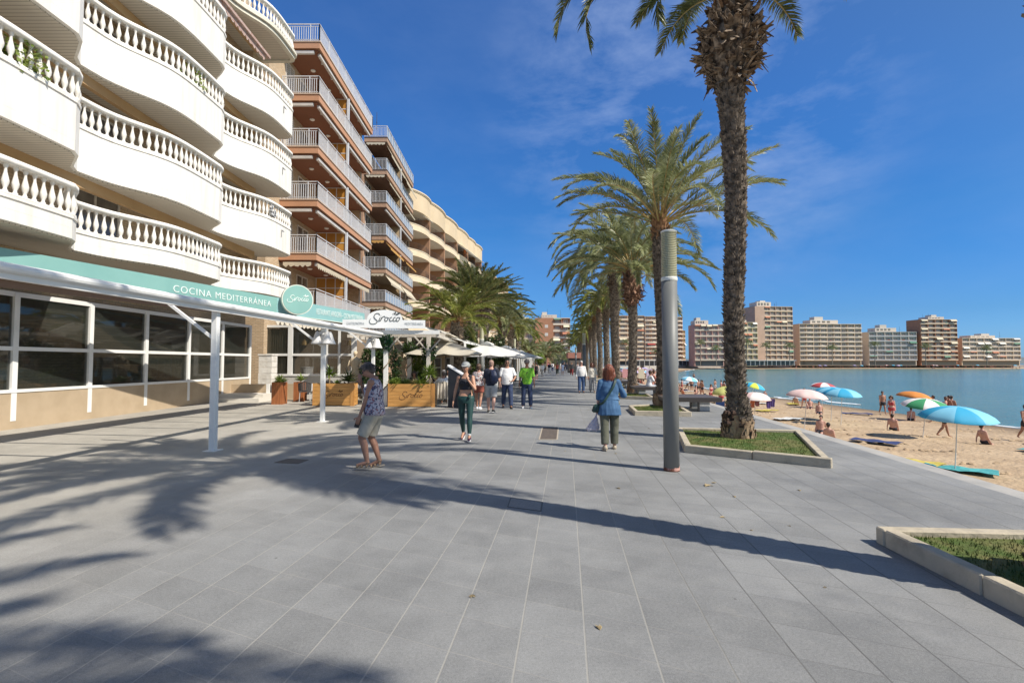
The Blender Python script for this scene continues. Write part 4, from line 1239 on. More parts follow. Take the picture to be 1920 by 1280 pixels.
# --- raised beds with lawn
kerb = M('sandstone kerb', (.48,.415,.31), (.27,.235,.18), scale=4.5, rough=.85, bump=.4, bscale=30, lo=.45, hi=.8)
grass_c = M('short lawn', (.075,.125,.018), (.19,.175,.06), scale=3.5, rough=.95, bump=1, bscale=90, lo=.42, hi=.68)
def bed(quad, label, seed):
    q = [Vector(p) for p in quad]; c = sum(q, Vector((0,0)))/4
    root = empty('planting_bed', (c.x, c.y, 0), 0, label, 'planting bed', 'stone edged lawn beds round the palms')
    q = [p-c for p in q]; h = .145; t = .12
    # kerb blocks laid end to end
    for i in range(4):
        a, b = q[i], q[(i+1) % 4]; d = (b-a); L = d.length; d.normalize(); nrm = Vector((-d.y, d.x))
        n = max(1, round(L/1.35))
        a2 = a + (d*0 if i % 2 == 0 else d*t*1.02); L2 = L if i % 2 == 0 else L-2.04*t
        for k in range(n):
            s = a2+d*(L2*k/n+.004); e = a2+d*(L2*(k+1)/n-.004)
            mb = MB(); mb.prism([(s.x, s.y), (e.x, e.y), (e.x+nrm.x*t, e.y+nrm.y*t), (s.x+nrm.x*t, s.y+nrm.y*t)], -.01, h+random.Random(seed+k+i*7).uniform(-.006,.006))
            mb.build('kerb_stone', kerb, root, bevel=.012)
    mb = MB(); ins = []
    for i in range(4):
        ins.append(q[i].lerp(Vector((0,0)), t/q[i].length*1.3))
    mb.prism([(p.x, p.y) for p in ins], -.01, h-.06); mb.build('soil', M('dark soil', (.06,.045,.03), rough=1), root)
    rr = random.Random(seed); mb = MB(); n = 5200 if seed < 3 else (2600 if seed < 6 else 700)
    sz = .03 if seed < 3 else (.045 if seed < 6 else .08)
    for _ in range(n):
        u, v = rr.random(), rr.random(); p = ins[0].lerp(ins[1], u).lerp(ins[3].lerp(ins[2], u), v)
        a = rr.uniform(0, pi); w = .006*(sz/.03); hh = sz*rr.uniform(.7, 1.6); dx, dy = cos(a)*w, sin(a)*w
        lx, ly = rr.uniform(-.02,.02), rr.uniform(-.02,.02)
        mb.add([(p.x-dx, p.y-dy, h-.06), (p.x+dx, p.y+dy, h-.06), (p.x+lx, p.y+ly, h-.06+hh)], [(0,1,2)])
    mb.prism([(p.x*.998, p.y*.998) for p in ins], h-.0595, h-.052)
    g = mb.build('lawn', grass_c, root); g['kind'] = 'stuff'
    return root
def bedquad(i, front_y, back_y, xl, xr, skew=.42):
    return [(xl, front_y), (xr, front_y-(xr-xl)*.0), (xr+.9, back_y), (xl-.02, back_y)]
# corners read from where the kerb stands on the paving
b1 = [G(1283, 848).xy, G(1560, 878).xy, G(1500, 818).xy, G(1268, 812).xy]
bed(b1, 'stone edged lawn bed at the foot of the tallest near palm', 1)
bed([G(1190, 779).xy, G(1297, 781).xy, G(1262, 764).xy + Vector((.2, .3)), G(1178, 767).xy], 'stone edged lawn bed behind the lamp post, round the second palm', 2)
bed([G(1158, 747.5).xy, G(1227, 750).xy, G(1212, 742).xy, G(1150, 741).xy], 'stone edged lawn bed under the third palm', 3)
for i in range(3, 9):
    x, y = PROW[i]; bed([(x-1.15, y-1.0), (x+1.35, y-1.1), (x+1.55, y+.9), (x-1.0, y+1.0)], ['bed under the fourth palm', 'bed under the fifth palm', 'bed under the sixth palm', 'bed under the seventh palm', 'bed under the eighth palm', 'bed under the ninth palm'][i-3]+', counted along the beach row', i+4)
bed([(3.3, 2.6), (5.6, 2.4), (5.9, 4.6), (3.35, 4.8)], 'stone edged lawn bed beside the camera, at the right edge', 2)

# --- lamp posts
post_mat = M('grey post paint', (.15,.155,.15), (.215,.215,.205), scale=1.6, rough=.5, stretch=(1,1,.35))
def lampmat():
    m = bpy.data.materials.new('ribbed diffuser'); m.use_nodes = True; nt = m.node_tree; b = nt.nodes['Principled BSDF']
    b.inputs['Base Color'].default_value = (.42,.40,.26,1); b.inputs['Roughness'].default_value = .25
    return m
diff = lampmat()
def lamp_post(pos, label, detail=True, H=3.69):
    root = empty('lamp_post', pos, 0, label, 'lamp post', 'cylindrical lamp posts on the promenade'); r = .118; n = 32 if detail else 14
    zb = H-.78
    mb = MB(); mb.cone((0,0,0), (0,0,zb), r, r, n); mb.build('pole', post_mat, root, smooth=True)
    o = bpy.data.objects[-1] if False else None
    mb = MB(); mb.lathe([(r*1.03, zb-.0), (r*1.06, zb+.015), (r*1.06, zb+.045), (r*.98, zb+.06)], (0,0,.002), n); mb.build('ring', M('pale ring', (.70,.69,.62), rough=.35), root)
    prof = []; N = 26 if detail else 6; z0 = zb+.062; z1 = H-.02
    for k in range(N):
        a = z0+(z1-z0)*k/N; d = (z1-z0)/N
        prof += [(r*.90, a), (r*1.0, a+d*.18), (r*1.0, a+d*.68), (r*.90, a+d*.86)]
    prof.append((r*.9, z1))
    mb = MB(); mb.lathe(prof, (0,0,0), n); mb.build('diffuser', diff, root)
    mb = MB(); mb.lathe([(r*1.03, H-.02), (r*1.04, H), (r*.9, H+.012), (.01, H+.015)], (0,0,0), n); mb.build('cap', M('pale ring', (.70,.69,.62)), root)
    if detail:
        mb = MB(); 
        prof = [(r*1.006, .0), (r*1.012, .03), (r*1.006, .12)]
        rr = random.Random(2); nn = 40; vs = []
        for k in range(nn):
            a = 2*pi*k/nn; vs.append((cos(a)*r*1.012, sin(a)*r*1.012, .001))
        for k in range(nn):
            a = 2*pi*k/nn; hh = .05+.13*max(0, sin(a*1-5.3))**2+.03*noise.noise(Vector((cos(a)*3, sin(a)*3, 1)))
            vs.append((cos(a)*r*1.008, sin(a)*r*1.008, max(.015, hh)))
        mb.add(vs, [(k, (k+1) % nn, nn+(k+1) % nn, nn+k) for k in range(nn)])
        mb.build('rust_patch', M('rust and bare primer', (.15,.05,.03), (.50,.28,.23), scale=11, rough=.85, lo=.42, hi=.56), root)
        mb = MB(); mb.lathe([(r*1.04, .0), (r*1.02, .012)], (0,0,.002), nn); mb.build('base_seam', M('rust', (.09,.035,.02), rough=.9), root)
    return root
p = G(1263.5, 884.5)
lamp_post((p.x, p.y+.11, 0), 'thick grey cylindrical lamp post in front, rust patches at its foot')
lamp_post((5.08, 36.2, 0), 'grey lamp post behind the white-haired walking man', False)
lamp_post((8.7, 70, 0), 'small distant grey lamp post just left of the walking couple', False)
lamp_post((-1.70, 28.9, 0), 'grey lamp post rising behind the bald man with the navy backpack', False)
lamp_post((.22, 45, 0), 'grey lamp post rising behind the white umbrellas, farther than the first', False)
lamp_post((4.6, 96, 0), 'farthest grey lamp post on the restaurant side', False)

# --- slatted loungers on concrete blocks
slat_mat = M('dark timber slats', (.09,.075,.07), (.14,.115,.10), scale=12, rough=.5, stretch=(1,8,1))
block_mat = M('pale concrete block', (.50,.49,.47), (.43,.42,.41), scale=3, rough=.8, bump=.1, bscale=30)
def lounger(pos, rz, label, w=1.9, d=1.9):
    root = empty('slatted_bench', pos, rz, label, 'bench', 'wide slatted benches on concrete blocks')
    mb = MB(); n = 16
    for k in range(n):
        y = -d/2+d*(k+.5)/n; mb.box(-w/2, w/2, y-d/n*.36, y+d/n*.36, .44, .475)
    mb.build('seat', slat_mat, root)
    mb = MB()
    mb.box(-w/2, w/2, -d/2-.03, -d/2+.01, .33, .478); mb.box(-w/2, w/2, d/2-.01, d/2+.03, .33, .478)
    for x in (-w/2+.02, 0, w/2-.06): mb.box(x, x+.04, -d/2+.012, d/2-.012, .34, .438)
    mb.build('frame', M('dark frame', (.05,.04,.035), rough=.5), root)
    for x in (-w*.30, w*.24):
        for y in (-d*.3, d*.3):
            mb = MB(); mb.box(x-.17, x+.17, y-.16, y+.16, 0, .335); mb.build('leg', block_mat, root, bevel=.015)
    return root
lounger((6.15, 18.2, 0), radians(-6), 'dark slatted bench right behind the lamp post, facing the sea')
lounger((6.95, 25.6, 0), radians(-6), 'dark slatted bench with a woman in white sitting on it')
lounger((7.05, 33.6, 0), radians(-6), 'dark slatted bench beside the wooden towel rail, farther off')
lounger((5.0, -6.0, 0), radians(-6), 'dark slatted bench behind the camera')
# dry leaf on the paving
mb = MB(); p = G(1322, 912)
for k in range(7):
    a = radians(20+k*9); L = .10+.02*(k % 3)
    mb.add([(0,0,.004), (cos(a)*L*.6-.006, sin(a)*L*.6, .02), (cos(a)*L, sin(a)*L, .012+.006*(k % 2)), (cos(a)*L*.6+.012, sin(a)*L*.6-.006, .015)], [(0,1,2,3)])
lf = mb.build('dry_leaf', dead_mat, loc=p); tag(lf, 'dry pale leaf lying on the paving right of the lamp post', 'leaf')
rr = random.Random(31)
for k in range(26):
    c = lf.copy(); COL.objects.link(c); y = rr.uniform(3, 22); c.location = (rr.uniform(-1.5, 1)+.3*y*.4+rr.uniform(0, 3.5), y, 0); c.scale = (rr.uniform(.25,.6),)*3; c.rotation_euler = (0,0,rr.uniform(0,6)); c['label'] = 'tiny scrap of dry leaf on the paving'; c['group'] = 'scraps of dry leaf'
# ================================================================== LEFT-HAND PALMS, RESTAURANT TERRACES
def lpalm(px, Y, h, me, scale, label, seed, r=.26, green=True):
    rr = random.Random(seed)
    return palm((XY(px, Y), Y, 0), rr.uniform(0, 6), label, [(0,r*1.2),(.4,r*1.05),(h-1.2,r),(h-.3,r*1.2),(h,r)], me, h+.05, trunk_mat, seed,
         boot=(h-.5, h+.15, r*1.1, r*.7), dz=.07, n_ring=10, rough=1.5, collar=(h-1.3, h-.2, bulge(r*1.05, r*1.6, r*1.1), 120, flake_mat, .2),
         group='palms on the restaurant side', crown_scale=scale)
c8 = crown_mesh('crown', 113, 46, 3.3, [frond_green, stem_mat], wid=.55, el_hi=86, el_lo=8, nl=80, lw=.038, droop=(.5, 1.7))
frond_mid = leafmat('mid green palm frond', (.075,.095,.03), (.16,.18,.06), (.30,.31,.13))
c9 = crown_mesh('crown', 127, 56, 3.9, [frond_mid, stem_mat], wid=.58, el_hi=88, el_lo=14, nl=80, lw=.042, droop=(.35, 1.4))
c10 = crown_mesh('crown', 131, 46, 3.5, [frond_silver, stem_mat], wid=.56, el_hi=88, el_lo=8, nl=70, lw=.05, droop=(.5, 1.7))
lpalm(857, 26.5, 3.7, c8, .76, 'short yellow green palm rising through the white awnings on the restaurant side', 201)
lpalm(886, 33.0, 5.3, c9, .88, 'tall dark crowned palm on the restaurant side, left of the taller pair', 202, .30)
lpalm(908, 38.0, 5.9, c9, .92, 'dark crowned palm behind and right of the first dark one, restaurant side', 203, .30)
lpalm(941, 46.0, 5.2, c10, 1.0, 'palm above the ends of the white umbrellas, restaurant side', 204, .28)
lpalm(958, 53.0, 5.3, c5, .95, 'yellow green palm beyond the white umbrellas, fifth on the restaurant side', 205, .28)
lpalm(968, 61.0, 5.0, c10, .95, 'sixth palm on the restaurant side, counted from the camera', 206, .28)
lpalm(990, 76.0, 3.1, c6, .95, 'low palm before the recessed brown block, restaurant side', 207, .26)
lpalm(1022, 112.0, 3.0, c6, 1.55, 'broad young palm in front of the orange brick end wall', 208, .3)
lpalm(1043, 140.0, 4.4, c7, 1.3, 'palm at the right edge of the orange brick end wall', 209, .3)
lpalm(1064, 128.0, 2.6, c6, .8, 'small upright young palm just left of the brown kiosk', 210, .2)

cedar = M('cedar planks', (.42,.155,.055), (.30,.10,.035), scale=5, rough=.55, stretch=(6,6,.5))
pine = M('varnished pine planks', (.60,.315,.095), (.47,.225,.06), scale=3, rough=.45, stretch=(.6,3,7))
pine_edge = M('varnished pine corner', (.56,.28,.08), (.42,.19,.05), scale=3, rough=.45, stretch=(5,5,.6))
soil_m = M('dark soil', (.06,.045,.03))
burnt = M('burnt lettering', (.13,.06,.025), rough=.8)
teal = M('teal sign', (.22,.42,.39), (.19,.385,.36), scale=1.2, rough=.5)
teal_light = M('light teal panel', (.27,.49,.50), (.24,.46,.47), scale=1.2, rough=.45)
ink = M('charcoal lettering', (.045,.06,.065), rough=.6)
letter_white = M('white lettering', (.75,.82,.80), rough=.5)
grey_letter = M('grey lettering', (.30,.33,.35), rough=.6)

# ---- lettering
LOGO = [
    [(835,240),(826,216),(800,205),(765,211),(737,238),(726,275),(745,310),(782,342),(790,375),(765,402),(715,418),(668,411),(639,378),(641,342),(662,314)],
    [(848,282),(830,325),(818,355),(832,360),(852,338)],
    [(880,278),(864,325),(852,360)],
    [(862,330),(882,295),(905,272),(925,262),(941,268),(936,283)],
    [(982,282),(958,284),(938,312),(936,342),(955,358),(982,346),(998,316),(998,292),(982,282),(1004,296),(1024,288)],
    [(1078,282),(1058,280),(1036,306),(1032,340),(1050,358),(1078,346),(1098,326)],
    [(1146,284),(1126,280),(1106,306),(1100,340),(1118,358),(1146,348),(1164,328)],
    [(1204,282),(1182,284),(1162,312),(1160,342),(1176,358),(1202,348),(1222,318),(1228,290),(1212,280),(1204,282)],
    [(1090,222),(1104,190)], [(1116,226),(1128,196),(1144,172),(1142,202),(1130,226)],
    [(1146,232),(1172,208),(1228,186),(1206,212),(1172,228),(1150,234)], [(858,252),(862,246)],
]
def smooth_pts(pts, k=4):
    if len(pts) < 3: return [Vector(p) for p in pts]
    return catm(pts, k)
def logo(parent, W, center, mat, depth=.004, thick=.012, name='lettering'):
    """handwritten name in the local xz plane (facing -y), width W, centred"""
    mb = MB(); s = W/600.0
    for st in LOGO:
        pts = smooth_pts(st)
        P3 = [Vector((center[0]+(p.x-935)*s, center[1], center[2]-(p.y-310)*s)) for p in pts]
        n = len(P3); rs = [thick*(.55+.6*abs(sin(pi*(.15+.8*i/max(1, n-1))*1.0))) for i in range(n)]
        mb.tube(P3, rs, 6)
    return mb.build(name, mat, parent)
def text(parent, body, size, center, mat, rot=(radians(90),0,0), extrude=.004, width=None, name='lettering', offset=-.002):
    cu = bpy.data.curves.new('txt', 'FONT'); cu.body = body; cu.size = size; cu.align_x = 'CENTER'; cu.align_y = 'CENTER'; cu.extrude = extrude; cu.offset = offset
    cu.space_character = 1.15
    ob = bpy.data.objects.new('txt', cu); COL.objects.link(ob)
    dg = bpy.context.evaluated_depsgraph_get(); me = bpy.data.meshes.new_from_object(ob.evaluated_get(dg))
    bpy.data.objects.remove(ob); me.materials.clear(); me.materials.append(mat)
    o = bpy.data.objects.new(name, me); COL.objects.link(o); o.parent = parent; o.location = center; o.rotation_euler = rot
    if width:
        xs = [v.co.x for v in me.vertices]; w = max(xs)-min(xs); o.scale = (width/w, 1, 1)
    return o

# ---- foliage helpers
def blades(name, pos, rz, label, n, L, w, mat, seed, parent=None, spread=75, stem=0, droop=.5, heads=1, cat='plant', group=None):
    root = empty(name, pos, rz, label, cat, group) if parent is None else parent
    rr = random.Random(seed); mb = MB()
    for hd in range(heads):
        hx, hy = (0, 0) if heads == 1 else (rr.uniform(-.2,.2), rr.uniform(-.06,.06)); hz = stem*(1 if hd == 0 else rr.uniform(.25,.8))
        for i in range(n):
            az = i*2.4+rr.uniform(-.3,.3); el = radians(90-spread*((i+.5)/n)**.7); l = L*rr.uniform(.7, 1.1)
            p = Vector((hx, hy, hz)); K = 4; pts = []
            for k in range(K+1):
                pts.append(p.copy()); p = p + Vector((cos(az)*cos(el), sin(az)*cos(el), sin(el)))*(l/K); el -= droop/K
            s = Vector((-sin(az), cos(az), 0)); o = len(mb.v); vs = []
            for k, q in enumerate(pts):
                ww = w*(.7+.5*sin(pi*k/K))*(1 if k < K else .1); vs += [q-s*ww/2-Vector((0,0,.0)), q+Vector((0,0,-ww*.35)), q+s*ww/2]
            mb.add(vs, [(k*3+j, k*3+3+j, k*3+4+j, k*3+1+j) for k in range(K) for j in range(2)])
    f = mb.build('leaves', mat, root)
    if stem:
        mb = MB(); mb.cone((0,0,-.02), (0,0,stem), .035, .03, 8); mb.build('stem', M('plant stem', (.25,.19,.12), rough=.9), root)
    return root
def leafcloud(mb, fn, n, size, rr):
    for _ in range(n):
        c = fn(rr); d = Vector((rr.gauss(0,1), rr.gauss(0,1), rr.gauss(0,.7))).normalized(); s = d.orthogonal().normalized(); s.rotate(Matrix.Rotation(rr.uniform(0, 6), 3, d))
        L = size*rr.uniform(.6, 1.4); w = L*.6
        mb.add([c, c+d*L*.5+s*w*.5, c+d*L, c+d*L*.5-s*w*.5], [(0,1,2), (0,2,3)])
ivy_m = leafmat('ivy leaves', (.022,.045,.012), (.045,.085,.022), (.10,.15,.04))
yucca_m = leafmat('yucca leaves', (.10,.16,.03), (.20,.27,.05), (.36,.38,.10))
darkleaf_m = leafmat('dark strap leaves', (.03,.05,.02), (.07,.10,.03), (.14,.17,.05))
dryg_m = leafmat('dry ornamental grass', (.30,.22,.10), (.42,.33,.17), (.5,.42,.25))

# ---- big pine planters with the burnt-in name
def planter(px0, px1, ybase, label, seed):
    a = G(px0, ybase); b = G(px1, ybase); W = b.x-a.x
    root = empty('planter', (a.x+W/2, a.y, 0), 0, label, 'planter', 'long pine planters before the terrace'); D = .55; H = .86
    mb = MB(); n = 6
    for k in range(n):
        z0 = .03+(H-.03)*k/n; z1 = .03+(H-.03)*(k+1)/n-.006
        mb.box(-W/2+.01, W/2-.13, -.0, .03, z0, z1)
        mb.box(-W/2+.01, W/2-.13, D-.03, D, z0, z1); mb.box(-W/2, -W/2+.03, .031, D-.031, z0, z1); mb.box(W/2-.03, W/2, .09, D-.031, z0, z1)
    mb.build('planks', pine, root)
    mb = MB(); mb.box(W/2-.127, W/2+.006, -.016, .012, .0, H+.012); mb.build('corner_board', pine_edge, root)
    mb = MB(); mb.box(W/2-.022, W/2+.008, .014, .088, 0, H+.012); mb.build('corner_board', pine_edge, root)
    mb = MB(); mb.box(-W/2-.006, -W/2+.008, -.012, .045, 0, H+.01); mb.build('corner_board', pine_edge, root)
    mb = MB(); mb.box(-W/2+.032, W/2-.035, .032, D-.032, .1, H-.05); mb.build('soil', soil_m, root)
    mb = MB(); mb.box(-W/2+.05, W/2-.05, .03, D-.03, -.001, .03); mb.build('base', dark_metal, root)
    logo(root, W*.50, (-.02, -.003, H*.50), burnt, thick=.0085)
    return root, W, D, H
p1r, W1, D1, H1 = planter(586, 663, 761, 'left pine planter with the dark name on it, behind the white post', 1)
p2r, W2, D2, H2 = planter(727.5, 815, 763, 'right pine planter with the dark name on it, before the diners', 2)
def on(pr, x, y, z, name, label, *a, **k):
    l = pr.location; return blades(name, (l.x+x, l.y+y, z), 0, label, *a, **k)
on(p1r, -.25, .28, H1-.06, 'yucca', 'bright yucca on a short stem in the left pine planter', 46, .40, .05, yucca_m, 5, stem=.40, spread=105, heads=1)
on(p1r, .48, .28, H1-.06, 'spiky_plant', 'dark spiky plant at the right end of the left pine planter', 44, .52, .05, darkleaf_m, 6, spread=80, stem=.12)
on(p1r, .05, .28, H1-.06, 'leafy_plant', 'low green plant in the middle of the left pine planter', 30, .25, .06, yucca_m, 7, spread=85)
on(p2r, -.60, .28, H2-.06, 'leafy_plant', 'low bright green plant at the left end of the right pine planter', 60, .36, .055, yucca_m, 8, spread=85, heads=2)
on(p2r, -.22, .28, H2-.06, 'leafy_plant', 'dull green plant left of the dry grass in the right pine planter', 40, .30, .06, darkleaf_m, 9, spread=85, heads=2)
on(p2r, .10, .22, H2-.06, 'ornamental_grass', 'tuft of dry straw coloured grass in the right pine planter', 150, .30, .012, dryg_m, 10, spread=70)
on(p2r, .62, .30, H2-.06, 'yucca', 'tall bright yucca at the right end of the right pine planter', 60, .44, .05, yucca_m, 11, stem=.42, spread=110)
on(p2r, .40, .26, H2-.06, 'leafy_plant', 'drooping green plant under the tall yucca', 46, .42, .05, yucca_m, 12, spread=90, heads=2)
# ---- tall cedar pots
def pot(px, ybase, w, h, label, seed):
    g = G(px, ybase); root = empty('planter', (g.x, g.y+w/2, 0), 0, label, 'planter', 'tall cedar plant pots')
    mb = MB(); n = 4
    for k in range(n):
        a = -w/2+w*k/n; b = -w/2+w*(k+1)/n-.006
        mb.box(a, b, -w/2, -w/2+.02, 0, h); mb.box(a, b, w/2-.02, w/2, 0, h); mb.box(-w/2, -w/2+.02, a+.021, b-.02, 0, h-.001); mb.box(w/2-.02, w/2, a+.021, b-.02, 0, h-.001)
    mb.build('planks', cedar, root)
    mb = MB(); mb.box(-w/2+.02, w/2-.02, -w/2+.02, w/2-.02, .1, h-.04); mb.build('soil', soil_m, root)
    return g
g = pot(519, 758, .44, .87, 'tall red cedar pot with an agave, nearer to the left edge', 1); blades('agave', (g.x+.02, g.y+.22, .83), 0, 'small green agave in the nearer red cedar pot', 34, .34, .06, yucca_m, 21, spread=85, stem=.06, heads=1)
g = pot(559, 752, .42, .82, 'tall red cedar pot with a thin plant, just left of the white post', 2); blades('agave', (g.x+.02, g.y+.21, .78), 0, 'small plant in the cedar pot left of the white post', 26, .34, .05, yucca_m, 22, spread=70, stem=.08)

# ---- glazed restaurant pavilion under the teal fascia
wall_tan = M('tan low wall', (.48,.37,.25), (.42,.32,.21), scale=2, rough=.85)
def pavilion():
    root = empty('restaurant', (-9.3, 18.6, 0), 0, 'glazed restaurant pavilion with white frames under a teal sign band', 'restaurant')
    O = Vector((-9.3, 18.6, 0))
    def L(x, y): return x-O.x, y-O.y
    # glass front facing the camera at Y=27
    y = 27-O.y
    mb = MB()
    for px in (432, 482, 545, 613, 636.5, 664):
        X = XY(px, 27)-O.x; w = .12 if px in (545, 664) else .055; mb.box(X-w, X+w, y-.08, y+.04, .95, 3.6)
    x0 = XY(430, 27)-O.x; x1 = XY(664, 27)-O.x
    mb.box(x0, x1, y-.07, y+.03, 2.0, 2.12); mb.box(x0, x1, y-.09, y+.05, .95, 1.05); mb.box(x0, x1, y-.07, y+.03, 3.5, 3.62)
    mb.build('window_frame', white_paint, root)
    mb = MB(); mb.box(x0, x1, y-.01, y+.01, 1.05, 3.5); mb.build('glazing', M('restaurant glass', (.03,.035,.03), rough=.03, spec=1.0, alpha=.55), root)
    mb = MB(); mb.box(x0, x1, y-.05, y+.04, 0, .949); mb.build('plinth', M('pale grey plinth', (.50,.48,.44), rough=.8), root)
    mb = MB(); rr = random.Random(8)
    # curtain folds hanging inside the left panes
    pts = [(XY(483, 27)-O.x+.015+k*.06, y+.10+.03*(k % 2)) for k in range(28)]
    mb.wallstrip(pts, 1.1, 3.45, .01); mb.build('curtain', M('ochre curtain', (.42,.36,.24), rough=.9), root)
    # side wall running towards the camera under the white block, glazed bays
    mb = MB(); X = -12.45-O.x
    for k in range(9):
        yy = 24.3-2.3*k-O.y; mb.box(X-.08, X+.06, yy-.07, yy+.07, .2, 3.4)
    mb.box(X-.06, X+.04, 4.5-O.y, 24.3-O.y, 3.3, 3.42); mb.box(X-.06, X+.04, 4.5-O.y, 24.3-O.y, 1.95, 2.05); mb.box(X-.06, X+.07, 4.5-O.y, 24.3-O.y, .9, .98)
    mb.build('window_frame', white_paint, root)
    mb = MB(); mb.box(X-.02, X, 4.5-O.y, 24.3-O.y, .98, 3.3); mb.build('glazing', M('restaurant glass', (0,0,0)), root)
    mb = MB(); mb.box(X-.05, X+.05, 4.5-O.y, 24.3-O.y, 0, .899); mb.build('plinth', wall_tan, root)
    mb = MB(); rb = random.Random(4)
    for k in range(9):
        yy = 24.3-2.3*k-O.y; L_ = rb.uniform(.2, 1.3); mb.box(X-.13, X-.11, yy-2.15, yy-.12, 3.28-L_, 3.28)
    mb.build('blinds', M('cream roller blinds', (.50,.45,.36), rough=.9), root)
    # dining room behind the front glass
    bx = MB(); bx.box(x0, x1, y+3.4, y+3.5, 0, 3.6); bx.box(x0-.02, x0, y+.05, y+3.4, 0, 3.6); bx.box(x0, x1, y+.05, y+3.4, -.0, .02); bx.build('room_wall', M('warm room wall', (.42,.32,.22), (.34,.25,.17), scale=1, rough=.9), root)
    for k, tx in enumerate((-3.4, -2.2, -.9, .3)):
        mb = MB(); mb.lathe([(.30,.0),(.33,.35),(.35,.36),(.35,.40),(.02,.41)], (tx, y+1.3+.5*(k % 2), 1.0), 14); mb.build('table', M('white table cloth', (.80,.79,.77), rough=.9), root)
        mb = MB(); mb.cone((tx, y+1.4, 2.9), (tx, y+1.4, 3.6), .01); mb.lathe([(.16,2.62),(.10,2.85),(.03,2.92)], (tx, y+1.4, 0), 12); mb.build('pendant_lamp', M('brass lamp', (.45,.30,.12), rough=.4, metal=.6), root)
    # flat roof slab behind the fascia
    f0 = Vector((-12.2, 6.7)); f1 = Vector((-7.35, 26.6))
    d = (f1-f0).normalized(); nrm = Vector((-d.y, d.x))
    mb = MB(); q = [L(*(f0+nrm*.25)), L(*(f1+nrm*.25)), L(*(f1+nrm*.75)), L(*(f0+nrm*.75))]
    mb.prism(q, 3.62, 3.78); mb.build('roof', M('terrace roof', (.36,.27,.20), rough=.85), root)
    mb = MB(); g0 = f0+nrm*.16; g1 = f1+nrm*.16; mb.wallstrip([L(*g0), L(*g1)], 3.32, 3.54, .08); mb.build('gutter', M('brown gutter', (.20,.12,.08), rough=.6), root)
    # stone pillar and low walls
    mb = MB(); rr = random.Random(2)
    X0 = XY(491, 25)-O.x; X1 = XY(515, 25)-O.x
    for k in range(7):
        z0 = k*.285; t = rr.uniform(-.008,.008); mb.box(X0+t, X1+t, 25-O.y-.3+t, 25-O.y+.3, z0, z0+.272)
    mb.box(X0-.03, X1+.03, 25-O.y-.33, 25-O.y+.33, 1.995, 2.06)
    mb.build('stone_pillar', M('white rough stone', (.74,.71,.66), (.60,.56,.50), scale=5, rough=.9, bump=.8, bscale=12), root)
    mb = MB(); mb.box(XY(430, 22.7)-O.x, XY(503, 22.7)-O.x, 22.7-O.y, 22.85-O.y, 0, .70); mb.box(XY(529, 23)-O.x, XY(566, 23)-O.x, 23-O.y, 23.15-O.y, 0, .70); mb.build('low_wall', wall_tan, root)
    mb = MB()
    for k in range(2): mb.box(XY(400, 21.5)-O.x, XY(489, 21.5)-O.x, 21.4+.35*k-O.y, 22.69-O.y, k*.16, k*.16+.16)
    mb.build('steps', M('pale stone steps', (.66,.62,.55), rough=.8), root)
    mb = MB(); mb.box(XY(503, 22.4)-O.x-.06, XY(503, 22.4)-O.x+.06, 22.4-O.y, 22.5-O.y, 0, .72); mb.build('gate_post', white_paint, root)
pavilion()

# ---- teal fascia sign
def teal_sign():
    f0 = Vector((-11.75, 8.5)); f1 = Vector((-7.5, 26.0)); d = (f1-f0); Ln = d.length; ang = atan2(d.y, d.x)
    root = empty('fascia_sign', (f0.x, f0.y, 0), ang, 'long teal sign band with white capital letters under the white balconies', 'sign')
    def s_at(px):  # distance along for a pixel column
        u = (px-960)/FPX; # x = u*y
        dd = d.normalized(); return (u*f0.y-f0.x)/(dd.x-u*dd.y)
    sj = s_at(517)
    mb = MB(); mb.box(sj, Ln, 0, .1, 3.54, 4.15); mb.build('panel', teal_light, root)
    mb = MB(); mb.box(0, sj-.004, -.012, .1, 3.54, 4.15); mb.build('panel', teal, root)
    mb = MB(); mb.box(-.02, Ln+.02, -.03, .12, 3.50, 3.538); mb.build('trim', M('pale trim', (.60,.62,.55), rough=.5), root)
    a, b = s_at(592), s_at(680)
    text(root, 'RESTAURANTE ARROCERÍA – COCINA MEDITERRÁNEA', .34, ((a+b)/2, -.008, 3.85), letter_white, width=b-a, offset=-.001)
    c = s_at(505.5); wd = 2.6*1.62
    text(root, 'COCINA MEDITERRÁNEA', .30, (c-wd/2, -.022, 3.85), letter_white, width=wd)
    # round sign standing proud of the band
    r2 = empty('round_sign', (-8.42, 20.0, 4.10), radians(38), 'round teal sign with the white handwritten name, on the sign band', 'sign')
    R0 = .585
    mb = MB(); mb.lathe([(R0, -.10), (R0, .10)], (0,0,0), 48); o = mb.build('disc', M('pale sign rim', (.66,.68,.60), rough=.5), r2); o.rotation_euler = (radians(90), 0, 0)
    mb = MB(); mb.lathe([(R0-.03, .102), (R0-.035, .112)], (0,0,0), 48); o = mb.build('face', teal, r2); o.rotation_euler = (radians(90), 0, 0)
    logo(r2, .80, (0, -.118, .02), letter_white, thick=.011)
teal_sign()

